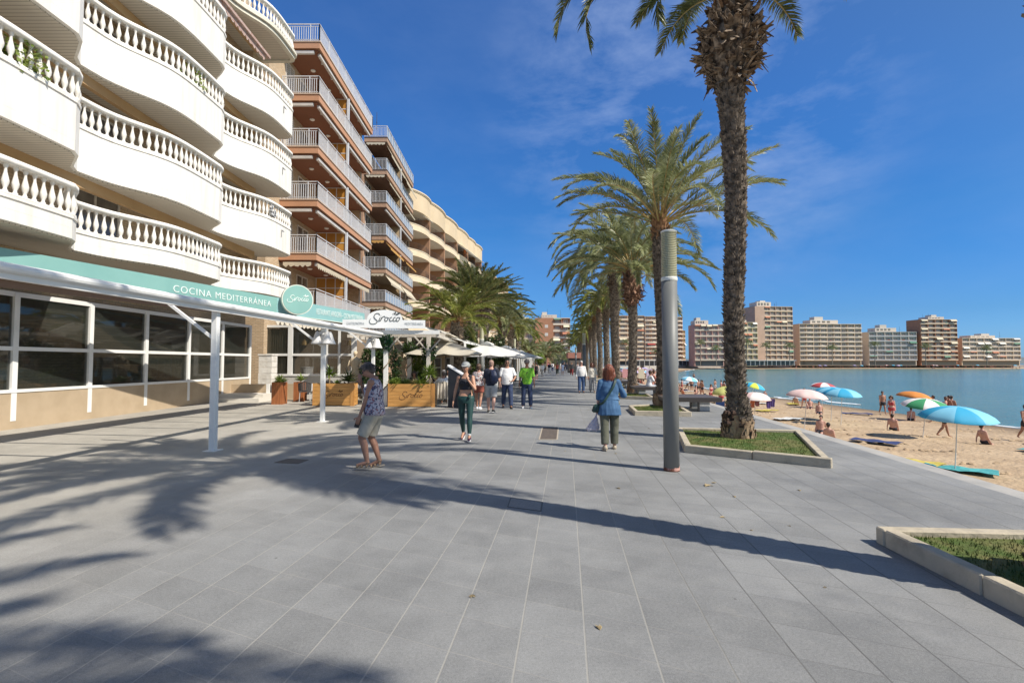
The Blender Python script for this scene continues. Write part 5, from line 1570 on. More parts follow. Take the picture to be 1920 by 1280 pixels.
# ---- white steel canopy with posts
def canopy():
    a = Vector((-5.98, 4.0)); b = Vector((-5.02, 19.1)); d = b-a; Ln = d.length; ang = atan2(d.y, d.x)
    root = empty('terrace_canopy', (a.x, a.y, 0), ang, 'white steel canopy beam on square posts along the terrace', 'canopy')
    white = M('white paint', (0,0,0))
    mb = MB(); mb.box(0, Ln, -.06, .06, 2.66, 2.80); mb.build('beam', white, root)
    mb = MB(); mb.box(0, Ln+.1, -.13, -.062, 2.60, 2.76); mb.tube([(0,-.15,2.72),(Ln+.1,-.15,2.72)], .055, 10); mb.build('gutter', white, root, smooth=False)
    def s_of(y): return (y-a.y)/d.y*Ln
    for i, y in enumerate((5.0, 9.7, 14.45, 18.65)):
        s = s_of(y)
        mb = MB(); mb.box(s-.055, s+.055, -.055, .055, .012, 2.658); p = mb.build('post', white, root, bevel=.006)
        mb = MB(); mb.box(s-.13, s+.13, -.12, .12, 0, .012); mb.build('base_plate', white, p)
        mb = MB(); mb.bar((s, .06, 2.12), (s, .95, 2.78), .05, .05); mb.build('brace', white, root)
    # cloth roof rising towards the building
    mb = MB()
    for k in range(6):
        x0 = Ln*k/6+.02; x1 = Ln*(k+1)/6-.02
        sheetawn(mb, [(x0, 2.35, 3.12), (x1, 2.35, 3.12), (x1, 3.3, 3.28), (x0, 3.3, 3.28)], .03, nu=8, nv=4)
    mb.build('awning', M('cream awning cloth', (.70,.62,.50), (.64,.56,.44), scale=2, rough=.9), root)
    mb = MB()
    for k in range(13): x = Ln*k/12+.01; mb.bar((x, .1, 2.74), (x, 3.3, 3.22), .05, .07)
    mb.build('rafters', white, root)
    # scalloped inner valance
    mb = MB(); scallop(mb, (Ln*.80, 2.3), (Ln+.3, 2.3), 3.12, .26); mb.build('valance', M('cream awning cloth', (0,0,0)), root)
    # bell lamps hung round two posts
    bell = M('pale bell lamp', (.62,.61,.60), (.55,.54,.53), scale=4, rough=.45)
    for y, lab in ((14.45, 'cluster of white bell lamps round the nearer white post'), (18.65, 'cluster of white bell lamps round the farther white post')):
        s = s_of(y); x = a.x+d.x*s/Ln; r = empty('bell_lamps', (x, y, 2.44), 0, lab, 'lamp', 'bell lamps on the canopy posts')
        mb = MB(); mb.lathe([(.10,-.03),(.11,0),(.05,.10),(.03,.14)], (0,0,0), 12); mb.build('collar', bell, r)
        for k in range(4):
            an = radians(45+90*k); cx, cy = cos(an)*.19, sin(an)*.19
            mb = MB(); mb.lathe([(.17,-.27),(.15,-.235),(.10,-.12),(.065,0),(.04,.06),(.01,.09)], (cx, cy, 0), 16); sh = mb.build('lamp_shade', bell, r, smooth=True)
            mb = MB(); mb.bar((cx*.3, cy*.3, .09), (cx, cy, .06), .02); mb.build('arm', bell, sh)
            mb = MB(); mb.ell((cx, cy, -.2), .05, 10, 6); mb.build('bulb', M('white bulb', (.85,.82,.75), rough=.3), sh)
canopy()

# ---- pergola with the white arched name board
def pergola():
    Y = 19.3
    root = empty('pergola', (-4.5, Y, 0), 0, 'cream flat pergola roof with beams and braces behind the arched name board', 'pergola')
    O = Vector((-4.5, Y)); post_m = M('weathered white timber', (.62,.57,.50), (.52,.46,.39), scale=3, rough=.75)
    mb = MB(); mb.box(-.6, 1.75, -.0, .12, 2.72, 2.86); mb.build('front_beam', white_paint, root)
    mb = MB(); mb.box(-1.8, 1.8, 2.6, 7.2, 2.86, 2.91); mb.build('roof', M('cream pergola cloth', (.66,.60,.50), (.58,.52,.43), scale=1.5, rough=.9), root)
    mb = MB()
    for k in range(9): mb.box(-1.75, 1.7, .5+k*.8, .58+k*.8, 2.72, 2.855)
    mb.box(1.62, 1.74, .125, 7.2, 2.60, 2.715); mb.box(-1.75, -1.65, .125, 7.2, 2.60, 2.715); mb.build('joists', post_m, root)
    posts = [(-4.83, 19.65, .075), (-4.40, 22.0, .085), (-3.32, 20.4, .075), (-3.0, 25.5, .08)]
    for x, y, w in posts:
        mb = MB(); mb.box(x-O.x-w, x-O.x+w, y-O.y-w, y-O.y+w, 0, 2.715); mb.build('post', white_paint if x < -4.6 else post_m, root)
    for x, y, w in posts:
        for sx in (-1, 1):
            mb = MB(); mb.bar((x-O.x+sx*w, y-O.y, 2.15), (x-O.x+sx*(w+.5), y-O.y, 2.70), .06, .05); mb.build('brace', post_m, root)
    # name board
    b = empty('name_board', (-4.75, Y-.25, 0), radians(7), 'white name board with a raised arch and dark handwritten name over the terrace', 'sign')
    X0, X1 = XY(648, Y)+4.75, XY(798, Y)+4.75; A0, A1 = XY(692, Y)+4.75, XY(756, Y)+4.75
    poly = [(X0, 2.93), (X1, 2.93), (X1, 3.24), (A1, 3.24)]
    for k in range(1, 20):
        t = pi*k/20; poly.append(((A0+A1)/2+(A1-A0)/2*cos(t), 3.24+.37*sin(t)**.8))
    poly += [(A0, 3.24), (X0, 3.24)]
    n = len(poly); vs = [(x, 0, z) for x, z in poly]+[(x, .05, z) for x, z in poly]
    mb = MB(); mb.add(vs, [tuple(range(n)), tuple(range(2*n-1, n-1, -1))]+[(i, n+i, n+(i+1) % n, (i+1) % n) for i in range(n)])
    mb.build('board', M('white board', (.80,.81,.81), rough=.5), b)
    logo(b, XY(749, Y)-XY(696, Y)+.06, ((A0+A1)/2, -.008, 3.28), ink, thick=.013)
    text(b, 'GASTRONOMÍA', .15, ((X0+A0)/2+.02, -.006, 3.09), grey_letter, width=.62, offset=-.004)
    text(b, 'MEDITERRÁNEA', .15, ((X1+A1)/2, -.006, 3.09), grey_letter, width=.66, offset=-.004)
pergola()

# ---- ivy and hedges
def bush(name, pos, label, fn, n, size, seed, mat=None, stem=None, cat='plant'):
    root = empty(name, pos, 0, label, cat); rr = random.Random(seed); mb = MB(); leafcloud(mb, fn, n, size, rr); mb.build('leaves', mat or ivy_m, root)
    if stem:
        mb = MB(); mb.tube(stem, .02, 6); mb.build('stem', M('plant stem', (.25,.19,.12)), root)
    return root
def vol(cx, cy, cz, sx, sy, sz, fr=2.2):
    def f(rr):
        while True:
            p = Vector((rr.uniform(-1,1), rr.uniform(-1,1), rr.uniform(-1,1)))
            if p.length > 1: continue
            k = 1+.35*noise.noise(p*fr+Vector((cx, cy, cz)))
            if p.length < .45: p = p*(1.6)
            return Vector((cx+p.x*sx*k, cy+p.y*sy*k, cz+p.z*sz*k))
    return f
bush('ivy', (-5.75, 21.6, 0), 'dark ivy hedge behind the older pedestrian, left of the ivy clad post', vol(0, 0, 1.35, .62, .35, 1.15), 3600, .11, 1, stem=[(0,0,0),(.05,0,.8),(0,.05,1.8)])
helix = [(.12*cos(k*.55), .12*sin(k*.55), .1+k*.07) for k in range(34)]
bush('ivy', (-4.83, 19.65, 0), 'ivy bunched at the head of the white post by the right planter', vol(.0, 0, 2.42, .24, .2, .42), 900, .09, 2, leafmat('bright ivy leaves', (.02,.075,.03), (.035,.12,.05), (.09,.2,.08)), stem=helix)
bush('ivy', (-4.83, 19.85, 0), 'ivy trailing down right of the white post', vol(.30, .1, 1.5, .22, .15, .75), 800, .085, 3, stem=[(.25,.1,.5),(.3,.1,1.2),(.2,.1,2.3)])
bush('ivy', (-4.40, 22.0, 0), 'ivy round the head of the second timber post', vol(0, 0, 2.2, .3, .25, .45), 1100, .09, 4, stem=helix)
bush('ivy', (-3.32, 20.5, 0), 'ivy round the head of the third timber post', vol(0, .05, 2.1, .28, .22, .55), 1000, .09, 5, stem=helix)
bush('shrub', (-4.3, 24.4, 0), 'green shrub between the timber posts', vol(0, 0, 1.5, .6, .5, 1.0), 2200, .12, 6, yucca_m, stem=[(0,0,0),(0,.02,1.4)])
bush('shrub', (-2.55, 30.4, 0), 'tall bushy shrub left of the first lamp post behind the umbrellas', vol(0, 0, 2.3, .6, .5, 1.7), 2600, .16, 7, darkleaf_m, stem=[(0,0,0),(0,.02,2.4)])
bush('shrub', (-1.2, 36, 0), 'dark shrub under the palm crowns behind the umbrellas', vol(0, 0, 2.4, 1.2, .7, 1.2), 2200, .18, 8, darkleaf_m, stem=[(0,0,0),(0,.02,2.4)])
bush('shrub', (XY(1012, 72), 72, 0), 'yellow green shrub in a white pot at the end of the white pavilions', vol(0, 0, 2.1, .7, .7, .9), 1500, .2, 9, yucca_m, stem=[(0,0,0),(0,.02,2.0)])

# ---- stone figures
def statue(pos, label, seed):
    root = empty('statue', pos, 0, label, 'statue', 'cream stone figures on the terrace')
    st = M('cream stone', (.68,.55,.38), (.56,.43,.28), scale=6, rough=.9, bump=.5, bscale=14)
    mb = MB(); mb.box(-.27, .27, -.25, .25, 0, .10); mb.box(-.22, .22, -.2, .2, .10, .92); mb.box(-.26, .26, -.24, .24, .92, 1.0); mb.build('pedestal', st, root)
    mb = MB()
    mb.lathe([(.20, 1.0), (.21, 1.15), (.15, 1.35), (.20, 1.55), (.25, 1.72), (.20, 1.84), (.07, 1.90), (.06, 1.97)], (0,0,0), 18, 1, .62)
    mb.ell((0, -.01, 2.06), (.085, .10, .12), 14, 10); mb.ell((0, .05, 2.10), (.09, .08, .08), 12, 8)
    mb.tube([(.22,0,1.74), (.29,-.05,1.55), (.24,-.14,1.40), (.10,-.17,1.38)], [.06,.05,.045,.03], 8); mb.tube([(-.22,0,1.74), (-.30,-.02,1.50), (-.27,-.06,1.28)], [.06,.05,.035], 8)
    mb.build('figure', st, root, smooth=True)
statue((-5.15, 24.0, .0), 'cream stone bust of a figure on a pedestal between the ivy posts', 1)
statue((-7.15, 23.4, .0), 'cream stone bust of a figure behind the older pedestrian head', 2)

# ---- umbrellas
def umbrella(pos, rz, label, half, zr, zt, mat, polem, seed, group='large square terrace umbrellas'):
    root = empty('parasol', pos, rz, label, 'parasol', group)
    mb = MB(); polem_ = polem; mb.cone((0,0,0), (0,0,zt-.02), .03, .025, 12); mb.build('pole', polem, root)
    mb = MB(); mb.box(-.35, .35, -.35, .35, 0, .07); mb.build('base', M('concrete', (0,0,0)), root, bevel=.02)
    N = 8; per = 6; M_ = 7; vs = []; cnt = N*per
    def rim(a):   # square outline with slack cloth between the ribs
        c, s = cos(a), sin(a); k = half/max(abs(c), abs(s)); return k
    for lay in (0, -.012):
        for j in range(M_+1):
            t = j/M_
            for i in range(cnt):
                a = 2*pi*i/cnt+pi/8*0; k = rim(a); ph = (i % per)/per
                slack = sin(pi*ph)*t
                r = k*t*(1-.05*slack); z = zt-(zt-zr)*(t**1.15) - .07*slack*t*1.0 + lay
                vs.append((cos(a)*r, sin(a)*r, z))
    fs = []
    O = (M_+1)*cnt
    for j in range(M_):
        for i in range(cnt):
            p = j*cnt+i; q = j*cnt+(i+1) % cnt; fs += [(p, q, q+cnt, p+cnt), (O+p, O+p+cnt, O+q+cnt, O+q)]
    for i in range(cnt):
        p = M_*cnt+i; q = M_*cnt+(i+1) % cnt; fs.append((p, q, O+q, O+p))
    mb = MB(); mb.add(vs, fs); cp = mb.build('canopy', mat, root, smooth=True)
    mb = MB()   # small vented cap
    mb.lathe([(.40, zt-.06), (.36, zt+.0), (.15, zt+.09), (.02, zt+.13)], (0,0,0), 16); mb.build('vent', mat, cp, smooth=True)
    for i in range(8):
        a = 2*pi*i/8; k = rim(a)*.97; mb = MB(); mb.bar((0,0,zt-.05), (cos(a)*k, sin(a)*k, zr-.0), .022); r = mb.build('rib', polem, root)
        mb = MB(); mb.bar((0,0,zt-.62), (cos(a)*k*.5, sin(a)*k*.5, (zt+zr)/2-.035), .018); mb.build('strut', polem, r)
    return root
cloth_w = M('white umbrella cloth', (.90,.89,.87), (.86,.85,.83), scale=1.5, rough=.85)
cloth_c = M('cream umbrella cloth', (.74,.69,.58), (.68,.62,.51), scale=1.5, rough=.9)
translucent(cloth_w, .4); translucent(cloth_c, .4)
wood_dk = M('dark wood pole', (.09,.06,.045), rough=.5)
umbrella((-1.30, 26.6, 0), radians(8), 'nearest white square parasol, above the walking men', 1.72, 2.02, 2.62, cloth_w, dark_metal, 1)
umbrella((-.40, 32.4, 0), radians(8), 'second white square parasol, its tip reaching right of the green shirted man', 1.72, 2.04, 2.62, cloth_w, dark_metal, 2)
umbrella((.1, 38.6, 0), radians(8), 'third white square parasol along the promenade', 1.72, 2.05, 2.6, cloth_w, dark_metal, 3)
umbrella((-2.95, 22.9, 0), radians(4), 'cream square parasol on a dark wooden pole over the diners', 1.6, 2.02, 2.62, cloth_c, wood_dk, 4)
umbrella((-3.6, 30.0, 0), radians(6), 'cream square parasol behind the first one', 1.6, 2.15, 2.75, cloth_c, wood_dk, 5)

umbrella((-4.9, 26.2, 0), radians(4), 'cream square parasol at the back of the terrace, left of the shrub', 1.6, 2.2, 2.85, cloth_w, wood_dk, 6)
umbrella((.75, 44.8, 0), radians(8), 'fourth white square parasol along the promenade', 1.7, 2.05, 2.6, cloth_w, dark_metal, 7)
# ---- long white awnings of the next terraces
def long_awning(label, Y0, Y1, xo, xi, zo, zi, seed):
    root = empty('terrace_awning', (xo, Y0, 0), 0, label, 'awning', 'white sloping terrace awnings')
    n = max(2, int((Y1-Y0)/1.6))
    mb = MB()
    for k in range(n):
        y0 = (Y1-Y0)*k/n+.02; y1 = (Y1-Y0)*(k+1)/n-.02; sh = .1*0
        sheetawn(mb, [(0+y0*.09, y0, zo), (0+y1*.09, y1, zo), (xi-xo+y1*.09, y1, zi), (xi-xo+y0*.09, y0, zi)], .06, nu=5, nv=6)
    mb.build('cloth', cloth_w, root)
    mb = MB(); mb.bar((0, 0, zo-.03), ((Y1-Y0)*.09, Y1-Y0, zo-.03), .07, .09); mb.bar((xi-xo, 0, zi-.04), (xi-xo+(Y1-Y0)*.09, Y1-Y0, zi-.04), .07, .09)
    mb.build('frame', white_paint, root)
    for k in range(0, n+1, 2):
        y = (Y1-Y0)*k/n
        mb = MB(); mb.box(y*.09+.0, y*.09+.09, y-.045, y+.045, 0, zo-.05); mb.build('post', white_paint, root)
long_awning('first white sloping awning behind the pergola roof', 23.5, 29.5, -2.2, -4.7, 2.62, 3.5, 1)
long_awning('second white sloping awning, behind the short palm', 30.2, 38.5, -1.7, -4.6, 2.5, 3.6, 2)
# ---- white pavilions farther on
def far_pavilion(Y0, Y1, xr, w, label):
    root = empty('terrace_pavilion', (xr, Y0, 0), -radians(5.5), label, 'pavilion', 'white flat roofed terrace pavilions')
    L = Y1-Y0
    mb = MB(); mb.box(-w, 0, 0, L, 2.55, 2.78); mb.build('roof', white_paint, root)
    n = int(L/2.2)
    for k in range(n+1):
        y = L*k/n
        mb = MB(); mb.box(-.10, -.0, y*.99, y*.99+.10, 0, 2.549); mb.build('post', white_paint, root)
    mb = MB(); mb.box(-w, -.12, 0.02, .10, 0, .85); mb.box(-.07, -.03, .12, L, 0, .80); mb.build('screen', M('glass screen', (.35,.38,.37), rough=.15), root)
    rr = random.Random(int(Y0)); mb = MB()
    pts = [(-w+.2+k*.12, .5+.04*(k % 2)) for k in range(int((w-.5)/.12))]
    mb.wallstrip(pts, .1, 2.5, .02); mb.build('curtain', cloth_w, root)
far_pavilion(46, 58, .35, 4.5, 'white flat roofed pavilion just beyond the parasols')
far_pavilion(62, 78, 1.9, 4.5, 'second white flat roofed pavilion along the promenade')
far_pavilion(84, 104, 4.0, 5, 'last white flat roofed pavilion before the bend')

# ---- cream garden wall with white windows behind the diners
root = empty('garden_house', (-6.3, 31.4, 0), 0, 'cream garden wall with white sash windows behind the diners', 'building')
mb = MB(); mb.box(0, 3.65, 0, .25, 0, 2.35); mb.build('wall', M('cream render', (0,0,0)), root)
for x in (1.55, 2.2, 3.05): 
    mb = MB(); mb.box(x, x+.44, -.05, -.004, .75, 1.95); f = mb.build('window', white_paint, root)
    mb = MB(); mb.box(x+.05, x+.39, -.06, -.052, 1.38, 1.9); mb.box(x+.05, x+.39, -.06, -.052, .8, 1.32); mb.build('pane', win_dark, f)
mb = MB()
for k in range(11): mb.box(.35+k*.1, .42+k*.1, -.09, -.05, .3, 1.6)
mb.build('picket_screen', white_paint, root)

# ---- menu stand
root = empty('menu_stand', (-2.08, 19.0, 0), radians(-4), 'tall black wedge shaped menu stand with a white sloping top', 'menu stand')
mb = MB(); prof = [(-.25, 0), (.25, 0), (.25, 1.20), (-.25, 1.50)]
vs = [(x, -.22, z) for x, z in prof]+[(x, .30, z) for x, z in prof]
mb.add(vs, [(0,1,2,3), (7,6,5,4), (0,4,5,1), (1,5,6,2), (2,6,7,3), (3,7,4,0)]); mb.build('body', M('black laminate', (.012,.013,.016), (.02,.02,.024), scale=3, rough=.5), root, bevel=.006)
mb = MB(); vs = [(-.27,-.24,1.515),(.27,-.24,1.19),(.27,.32,1.19),(-.27,.32,1.515)]; mb.add(vs+[(x, y, z+.055) for x, y, z in vs], [(3,2,1,0), (4,5,6,7), (0,1,5,4), (1,2,6,5), (2,3,7,6), (3,0,4,7)]); mb.build('menu_top', M('white laminate', (.78,.78,.79), rough=.35), root)
mb = MB(); mb.box(-.33, .33, -.28, .36, 0, .02); mb.build('base', dark_metal, root)

# ---- tables and chairs
def chair_proto():
    root = empty('terrace_chair', (0,0,0), 0, 'x', 'chair', 'terrace chairs'); dk = M('dark wicker', (.05,.045,.045), (.10,.09,.085), scale=30, rough=.8)
    mb = MB(); mb.box(-.22, .22, -.22, .22, .42, .47); mb.build('seat', dk, root)
    mb = MB()
    for k in range(9):
        a = radians(-62+124*k/8); mb.bar((sin(a)*.25, .02+cos(a)*.22, .47), (sin(a)*.27, .05+cos(a)*.24, .86-.10*abs(sin(a))), .055, .02)
    mb.tube([(sin(radians(-66+132*k/10))*.28, .05+cos(radians(-66+132*k/10))*.25, .87-.10*abs(sin(radians(-66+132*k/10)))) for k in range(11)], .018, 6)
    mb.build('backrest', dk, root)
    for x, y in ((-.19,-.19),(.19,-.19),(-.19,.19),(.19,.19)):
        mb = MB(); mb.cone((x*1.1, y*1.1, 0), (x, y, .42), .012, .014, 6); mb.build('leg', grey_metal, root)
    return root
def table_proto():
    root = empty('terrace_table', (0,0,0), 0, 'x', 'table', 'terrace tables with white cloths')
    mb = MB(); mb.cone((0,0,0), (0,0,.72), .03, .03, 10); mb.lathe([(.24,0),(.22,.02),(.03,.05)], (0,0,0), 14); mb.build('pedestal', dark_metal, root)
    mb = MB(); mb.box(-.38, .38, -.38, .38, .72, .745); mb.build('tabletop', M('table top', (.4,.3,.2), rough=.6), root)
    n = 40; vs = []; 
    for z, k in ((.752, 0), (.748, .40), (.60, .43), (.44, .45)):
        for i in range(n):
            a = 2*pi*i/n; c, s = cos(a), sin(a); r = (k/max(abs(c), abs(s)))*(1+(.05*sin(i*pi/2.5) if z < .7 else 0)); vs.append((c*r, s*r, z))
    fs = [(j*n+i, j*n+(i+1) % n, (j+1)*n+(i+1) % n, (j+1)*n+i) for j in range(3) for i in range(n)]
    mb = MB(); mb.add(vs, fs); mb.build('tablecloth', M('white table cloth', (.80,.79,.77), rough=.9), root, smooth=True)
    return root
tp = table_proto(); cp_ = chair_proto()
tables = [(-6.0, 21.4, 'white clothed table just right of the left pine planter'), (-8.2, 22.4, 'white clothed table behind the left pine planter'), (-6.9, 24.6, 'white clothed table between the left planter and the statue'), (-3.9, 21.3, 'white clothed table behind the right pine planter'), (-2.55, 21.9, 'white clothed table of the hatted diner'), (-2.7, 25.4, 'white clothed table beyond the hatted diner')]
first = True
for x, y, lab in tables:
    if first: tp.location = (x, y, 0); tp['label'] = lab; first = False
    else: copy_thing(tp, (x, y, 0), None, lab)
chairs = [(-7.6, 21.8, 160, 'dark wicker chair behind the yucca of the left pine planter'), (-8.7, 21.6, 200, 'dark wicker chair at the left of the table behind the left planter'), (-6.55, 21.0, 120, 'dark wicker chair at the right end of the left planter'), (-6.2, 20.7, 190, 'dark wicker chair beside the older pedestrian, back to the camera'),
          (-5.5, 22.1, 20, 'dark wicker chair in front of the ivy hedge'), (-7.3, 25.3, 10, 'dark wicker chair near the glazed front'), (-4.2, 20.6, 190, 'dark chair behind the middle of the right planter'), (-3.6, 22.0, 10, 'dark chair facing the right planter'),
          (-2.75, 20.55, 180, 'chair of the hatted diner, a pale coat over its back'), (-2.15, 21.2, 200, 'chair of the diner beside the menu stand'), (-3.3, 25.9, 30, 'dark chair by the far cream parasol'), (-8.4, 23.2, 0, 'dark wicker chair close to the low tan wall')]
first = True
for x, y, r, lab in chairs:
    if first: cp_.location = (x, y, 0); cp_.rotation_euler = (0,0,radians(r)); cp_['label'] = lab; first = False
    else: copy_thing(cp_, (x, y, 0), radians(r), lab)
# pale coat hung over the hatted diner's chair
mb = MB(); n = 14; vs = []
for lay, yo in ((0, -.30), (1, -.285)):
    for j, z in enumerate((.90, .75, .5, .22)):
        for i in range(n):
            u = i/(n-1)*2-1; vs.append((u*(.27+.02*j), yo-.02*j-.035*cos(i*2.3)*(.3+.3*j), z+.02*sin(i)))
fs = [(j*n+i, j*n+i+1, (j+1)*n+i+1, (j+1)*n+i) for j in range(3) for i in range(n-1)]; k = 4*n
fs += [(k+a, k+d, k+c, k+b) for a, b, c, d in fs]
mb.add(vs, fs); tag(mb.build('coat', M('pale beige coat', (.56,.50,.42), (.47,.41,.33), scale=5, rough=.9), loc=(-2.75, 20.55, 0)), 'pale beige coat hung over the back of the hatted diner chair', 'coat')
# crate-like wooden terrace box right of the menu stand
root = empty('terrace_box', (-1.72, 21.6, 0), radians(-7), 'low timber side of the next terrace behind the bald man', 'planter')
mb = MB()
for k in range(5): mb.box(0, .06, 0, 3.2, .02+k*.17, .17+k*.17)
mb.build('planks', M('grey brown planks', (.34,.25,.17), (.27,.19,.12), scale=3, rough=.75), root)
mb = MB(); mb.box(-.01, .07, -.06, -.002, 0, .9); mb.build('corner_board', M('varnished pine corner', (0,0,0)), root)
# brown roofed kiosk
root = empty('kiosk', (XY(1065, 82), 82, 0), radians(0), 'dark kiosk with a flat reddish brown roof in the middle distance', 'kiosk')
mb = MB(); mb.box(0, 2.1, 0, 2.6, 2.35, 3.25); mb.build('roof', M('kiosk roof', (.36,.16,.12), rough=.8), root)
mb = MB(); mb.box(.15, 1.95, .2, 2.4, 0, 2.349); mb.build('body', M('kiosk body', (.05,.045,.045), rough=.6), root)
mb = MB(); mb.box(.25, 1.85, .17, .198, 1.0, 2.0); mb.build('hatch', M('kiosk hatch', (.14,.12,.10), rough=.3), root)
# wooden rail with towels beyond the third palm
root = empty('towel_rail', (8.6, 40.5, 0), radians(-4), 'dark wooden rail hung with pale and pink beach towels by the sand', 'rail')
mb = MB(); 
for z in (.35, .75, 1.12): mb.box(0, 3.2, -.03, .03, z-.03, z+.03)
mb.build('rails', M('dark rail timber', (.13,.07,.05), rough=.7), root)
for k in range(5):
    mb = MB(); mb.box(k*.8-.035, k*.8+.035, -.05, .05, 0, 1.2); mb.build('post', M('dark rail timber', (0,0,0)), root)
rr = random.Random(6)
for k in range(5):
    mb = MB(); x = .1+k*.62; mb.box(x, x+.45, -.06, -.035, rr.uniform(.3,.5), 1.15); mb.box(x, x+.45, -.055, .055, 1.152, 1.165)
    mb.build('towel', M('towel tint %s' % ['rose','sky','sand','lilac','white'][k], [(.62,.30,.30),(.35,.50,.62),(.62,.55,.42),(.52,.45,.60),(.72,.70,.68)][k], rough=.95), root)
# ================================================================== PEOPLE
def remesh(mb, voxel, smooth=3, disp=None, seed=0, fac=.5):
    me = bpy.data.meshes.new('t'); me.from_pydata(mb.v, [], mb.f)
    bm = bmesh.new(); bm.from_mesh(me); bmesh.ops.recalc_face_normals(bm, faces=bm.faces[:]); bm.to_mesh(me); bm.free()
    ob = bpy.data.objects.new('t', me); COL.objects.link(ob)
    r = ob.modifiers.new('r', 'REMESH'); r.mode = 'VOXEL'; r.voxel_size = voxel; r.adaptivity = 0
    if smooth:
        sm = ob.modifiers.new('s', 'SMOOTH'); sm.iterations = smooth; sm.factor = fac
    dg = bpy.context.evaluated_depsgraph_get()
    out = bpy.data.meshes.new_from_object(ob.evaluated_get(dg))
    bpy.data.objects.remove(ob); bpy.data.meshes.remove(me)
    if disp:
        amp, sc = disp[0], disp[1]; st = disp[2] if len(disp) > 2 else (1,1,1)
        ns = [v.normal.copy() for v in out.vertices]
        for v, n in zip(out.vertices, ns):
            p = Vector((v.co.x*sc*st[0], v.co.y*sc*st[1], v.co.z*sc*st[2]+seed))
            v.co += n*amp*(noise.noise(p)+.5*noise.noise(p*2.3))
    out.polygons.foreach_set('use_smooth', [True]*len(out.polygons))
    out.update(); return out
def rc(mb, p0, p1, r0, r1, n=14, flat0=False, flat1=False):
    """limb segment with rounded (or flat) ends"""
    p0 = Vector(p0); p1 = Vector(p1)
    mb.cone(p0, p1, r0, r1, n)
    if not flat0: mb.ell(p0, r0*.995, n, 8)
    if not flat1: mb.ell(p1, r1*.995, n, 8)
def loft(mb, rings, n=20):
    """rings: (center, right, fwd, rx, ry)"""
    vs = []
    for c, rt, fw, rx, ry in rings:
        for k in range(n):
            a = 2*pi*k/n; vs.append(c + rt*cos(a)*rx + fw*sin(a)*ry)
    N = len(rings)
    fs = [(i*n+k, i*n+(k+1) % n, (i+1)*n+(k+1) % n, (i+1)*n+k) for i in range(N-1) for k in range(n)]
    fs += [tuple(range(n-1, -1, -1)), tuple(range((N-1)*n, N*n))]
    mb.add(vs, fs)
def ik(a, b, l1, l2, pole):
    d = b-a; L = min(d.length, (l1+l2)*.999); d.normalize()
    x = (l1*l1 - l2*l2 + L*L)/(2*L); h = sqrt(max(0, l1*l1-x*x))
    pl = (Vector(pole) - d*Vector(pole).dot(d)).normalized()
    return a + d*x + pl*h, a + d*L
SKIN = {}
def skin(name, c, c2=None):
    return M('skin '+name, c, c2 or tuple(x*.82 for x in c), scale=7, rough=.5, spec=.4)
sk_tan = skin('tanned', (.40,.205,.135)); sk_light = skin('light', (.56,.335,.245)); sk_pink = skin('pink', (.60,.34,.26)); sk_brown = skin('brown', (.26,.13,.085))
def floral(name, base, c1, c2, scale):
    m = bpy.data.materials.new(name); m.use_nodes = True; nt = m.node_tree; b = nt.nodes['Principled BSDF']; b.inputs['Roughness'].default_value = .85
    t = nt.nodes.new('ShaderNodeTexCoord'); prev = None
    col = None
    for i, (c, thr, sc) in enumerate(((c1, .54, scale), (c2, .58, scale*1.7))):
        n = nt.nodes.new('ShaderNodeTexNoise'); n.inputs['Scale'].default_value = sc; n.inputs['Detail'].default_value = 2.5; n.inputs['Distortion'].default_value = 1.2
        mp = nt.nodes.new('ShaderNodeMapping'); mp.inputs['Location'].default_value = (i*7.3, 0, i*3.1); nt.links.new(t.outputs['Object'], mp.inputs['Vector']); nt.links.new(mp.outputs[0], n.inputs['Vector'])
        g = nt.nodes.new('ShaderNodeMapRange'); g.inputs['From Min'].default_value = thr-.02; g.inputs['From Max'].default_value = thr+.02; nt.links.new(n.outputs['Fac'], g.inputs['Value'])
        x = nt.nodes.new('ShaderNodeMix'); x.data_type = 'RGBA'; x.inputs[7].default_value = (*c, 1); nt.links.new(g.outputs[0], x.inputs['Factor'])
        if col is None: x.inputs[6].default_value = (*base, 1)
        else: nt.links.new(col, x.inputs[6])
        col = x.outputs[2]
    nt.links.new(col, b.inputs['Base Color']); return m

